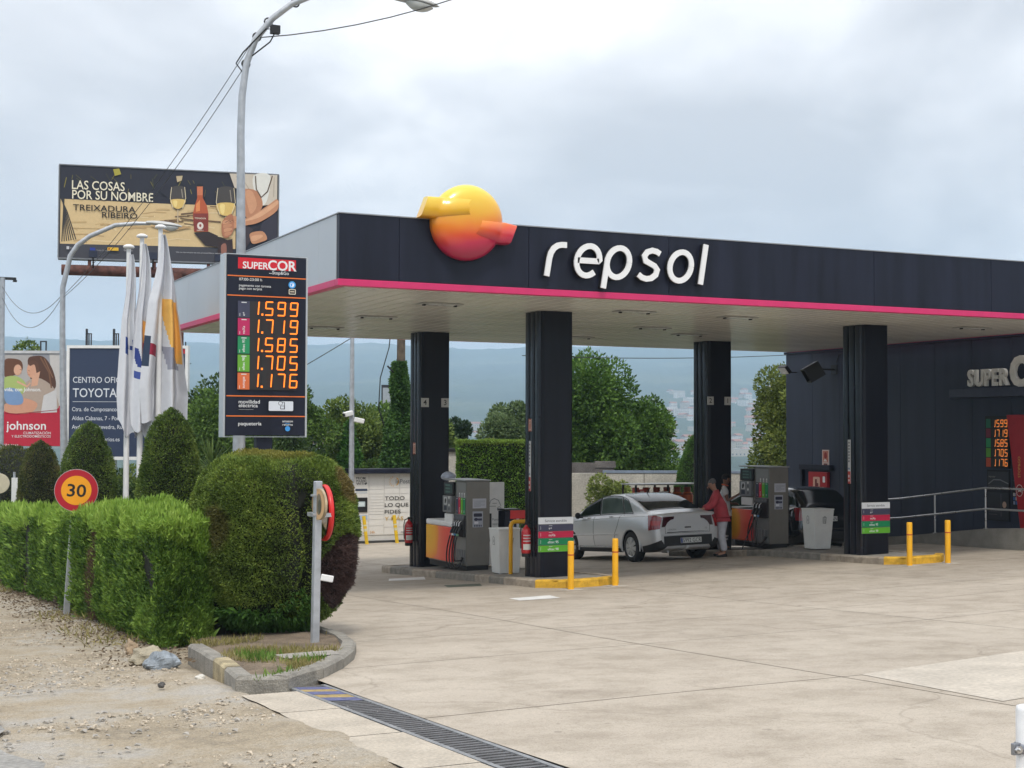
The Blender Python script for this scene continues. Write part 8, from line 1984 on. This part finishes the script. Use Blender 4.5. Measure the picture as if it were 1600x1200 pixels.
def pebbles(name, n, x0, x1, y0, y1, smin, smax, m, seed, label, fn=None):
    P, r2 = gpts(n, x0, x1, y0, y1, 0, seed)
    if fn is not None: P = P[fn(P)]
    n = len(P); base = np.array([(1,0,-.3),(-.5,.87,-.3),(-.5,-.87,-.3),(.6,.5,.45),(-.7,.15,.5),(.15,-.7,.42)]); fc = np.array([(0,1,3),(1,4,3),(1,2,4),(2,5,4),(2,0,5),(0,3,5),(3,4,5)])
    s_ = (smin+(smax-smin)*r2.uniform(size=n)**4); a = r2.uniform(0,6.28,n); ca, sa = np.cos(a), np.sin(a)
    b_ = base[None]*r2.uniform(.6,1.3,(n,6,3)); V = np.stack([b_[...,0]*ca[:,None]-b_[...,1]*sa[:,None], b_[...,0]*sa[:,None]+b_[...,1]*ca[:,None], b_[...,2]*.7],-1)*s_[:,None,None]+P[:,None]
    F = (fc[None]+np.arange(n)[:,None,None]*6).reshape(-1,3)
    return tagk(link(name, np_mesh(name, V.reshape(-1,3), F, [m])), label, 'gravel')
pm1 = mat('pebble', (.42,.36,.28), .9, var=.4, scale=14); pm2 = mat('pebble_grey', (.33,.31,.28), .9, var=.4, scale=14)
pebbles('gravel', 16000, .4, 3.12, 7.0, 22, .003, .026, pm1, 21, 'loose gravel on the dirt verge', lambda P: snoise(P, 1.6, 3) > -.4)
pebbles('grey_gravel', 4500, .2, 3.12, 7.0, 30, .003, .034, pm2, 22, 'grey stones on the dirt verge', lambda P: snoise(P, 1.1, 6) > .1)
pebbles('forecourt_grit', 1500, 3.2, 6.5, 7.5, 16, .003, .008, pm2, 23, 'fine grit on the concrete')
def rock(name, c, r, m, label, seed, sq=(1,1,.6)):
    rr = random.Random(seed); k_ = [rr.uniform(0,6) for _ in range(6)]; mb = MB()
    def f(u, v):
        d = Vector((math.cos(6.283*u)*math.sin(math.pi*v), math.sin(6.283*u)*math.sin(math.pi*v), math.cos(math.pi*v))); q_ = 1+.16*math.sin(d.x*3+k_[0])+.14*math.sin(d.y*4+k_[1])+.1*math.sin(d.z*5+d.x*4+k_[2])
        return (d.x*r*q_*sq[0], d.y*r*q_*sq[1], d.z*r*q_*sq[2])
    def f2(u, v):
        p_ = Vector(f(u, v)); n_ = float(snoise(np.array([[p_.x/r*1.0, p_.y/r, p_.z/r]]), 5, seed)[0]); n2 = float(snoise(np.array([[p_.x/r, p_.y/r, p_.z/r]]), 11, seed+3)[0])
        return tuple(p_*(1+.10*round(n_*2)/2+.05*n2))
    mb.grid(f2, 30, 18, flip=True); mb.sm = [False]*len(mb.sm); return tag(part(name, mb, m, None, c), label, 'rock')
rock('rock', (3.02,14.05,G(3,14.0)+.03), .13, mat('rock_blue', (.24,.27,.30), .8, var=.3, scale=12, fine=.3, bump=.6), 'bluish grey rough rock leaning on the island kerb', 1, (1.5,.9,.75))
rock('rock', (2.98,14.5,G(3,14.5)+.05), .14, mat('rock_tan', (.34,.30,.22), .9, var=.25, scale=8, fine=.2, bump=.6), 'tan boulder just behind the bluish rock', 2, (1.1,1,.8))
rock('rock', (3.12,12.9,G(3.1,12.9)+.01), .05, mat('rock_pale', (.55,.53,.48), .9, var=.2), 'small whitish stone by the kerb', 3)
rock('rock', (2.72,12.6,G(2.7,12.6)+.01), .035, mat('rock_dark', (.08,.075,.07), .9, var=.2), 'small dark stone on the dirt', 4)
rock('rock', (3.05,15.6,G(3,15.6)+.04), .085, mat('stump_tan', (.36,.27,.18), .9, var=.3, bump=.5), 'pale tan cut stump at the foot of the hedge', 5, (.7,.7,1.1))
patch('inspection_cover', [(3.95,13.02),(4.5,13.12),(4.55,13.5),(3.95,13.42)], .118, mat('cover_concrete', (.30,.28,.25), .9, var=.2, fine=.2), isl)

# --- town on the far slope
hw = [mat('far_wall_white', (.52,.50,.46), .8), mat('far_wall_cream', (.40,.36,.29), .8)]; hr = mat('far_roof', (.28,.12,.07), .85)
hmes = []
for k, (w_, d_, h_) in enumerate(((12,9,6),(16,10,8),(24,12,11),(34,14,6))):
    mb = MB(); mb.box(-w_/2,-d_/2,-3,w_/2,d_/2,h_); me1 = mb.mesh('wall', hw[k%2]); mb = MB()
    if k < 2: mb.prism([(-d_/2-.6,h_+.02),(d_/2+.6,h_+.02),(0,h_+d_*.28)], -w_/2-.6, w_/2+.6, 'x')
    else: mb.box(-w_/2,-d_/2,h_+.02,w_/2,d_/2,h_+.8)
    me2 = mb.mesh('roof', hr if k < 2 else mat('far_flat_roof', (.35,.34,.33), .8)); mb = MB()
    for i in range(int(w_/4)):
        for j in range(max(1,int(h_/3.2))): mb.box(-w_/2+1.2+i*4,-d_/2-.05,.8+j*3.1,-w_/2+2.6+i*4,-d_/2-.002,2.3+j*3.1)
    hmes.append((me1, me2, mb.mesh('windows', mat('far_glass', (.06,.07,.08), .2))))
GL = {0:'small far house with a red tiled roof on the hillside',1:'wider far house with a red tiled roof on the hillside',2:'far pale flat roofed block in the hillside town',3:'long low far warehouse in the hillside town'}
rh = random.Random(4)
GG = ('small far houses with red roofs','wider far houses with red roofs','far flat roofed blocks','far long warehouses')
for k in range(280):
    deg = rh.choice([rh.uniform(31,36.5), rh.uniform(31,36.5), rh.uniform(16,24), rh.uniform(8,31), rh.uniform(36,40)]); rr3 = rh.uniform(1250,2500) if deg > 30 else rh.uniform(1150,1750)
    x, y = rr3*math.sin(R_(deg)), rr3*math.cos(R_(deg)); kk = rh.choice([0,0,0,1,1,2,3] if deg > 30 else [0,0,1]); z = float(terr(np.array([x]), np.array([y]))[0])
    o = empty('far_house', (x,y,z), GL[kk], 'house', rh.uniform(-1,1)-R_(deg), group=GG[kk])
    s_ = rh.uniform(.55,.95); o.scale = (s_,s_,s_); link('wall', hmes[kk][0], o); link('roof', hmes[kk][1], o); link('windows', hmes[kk][2], o)
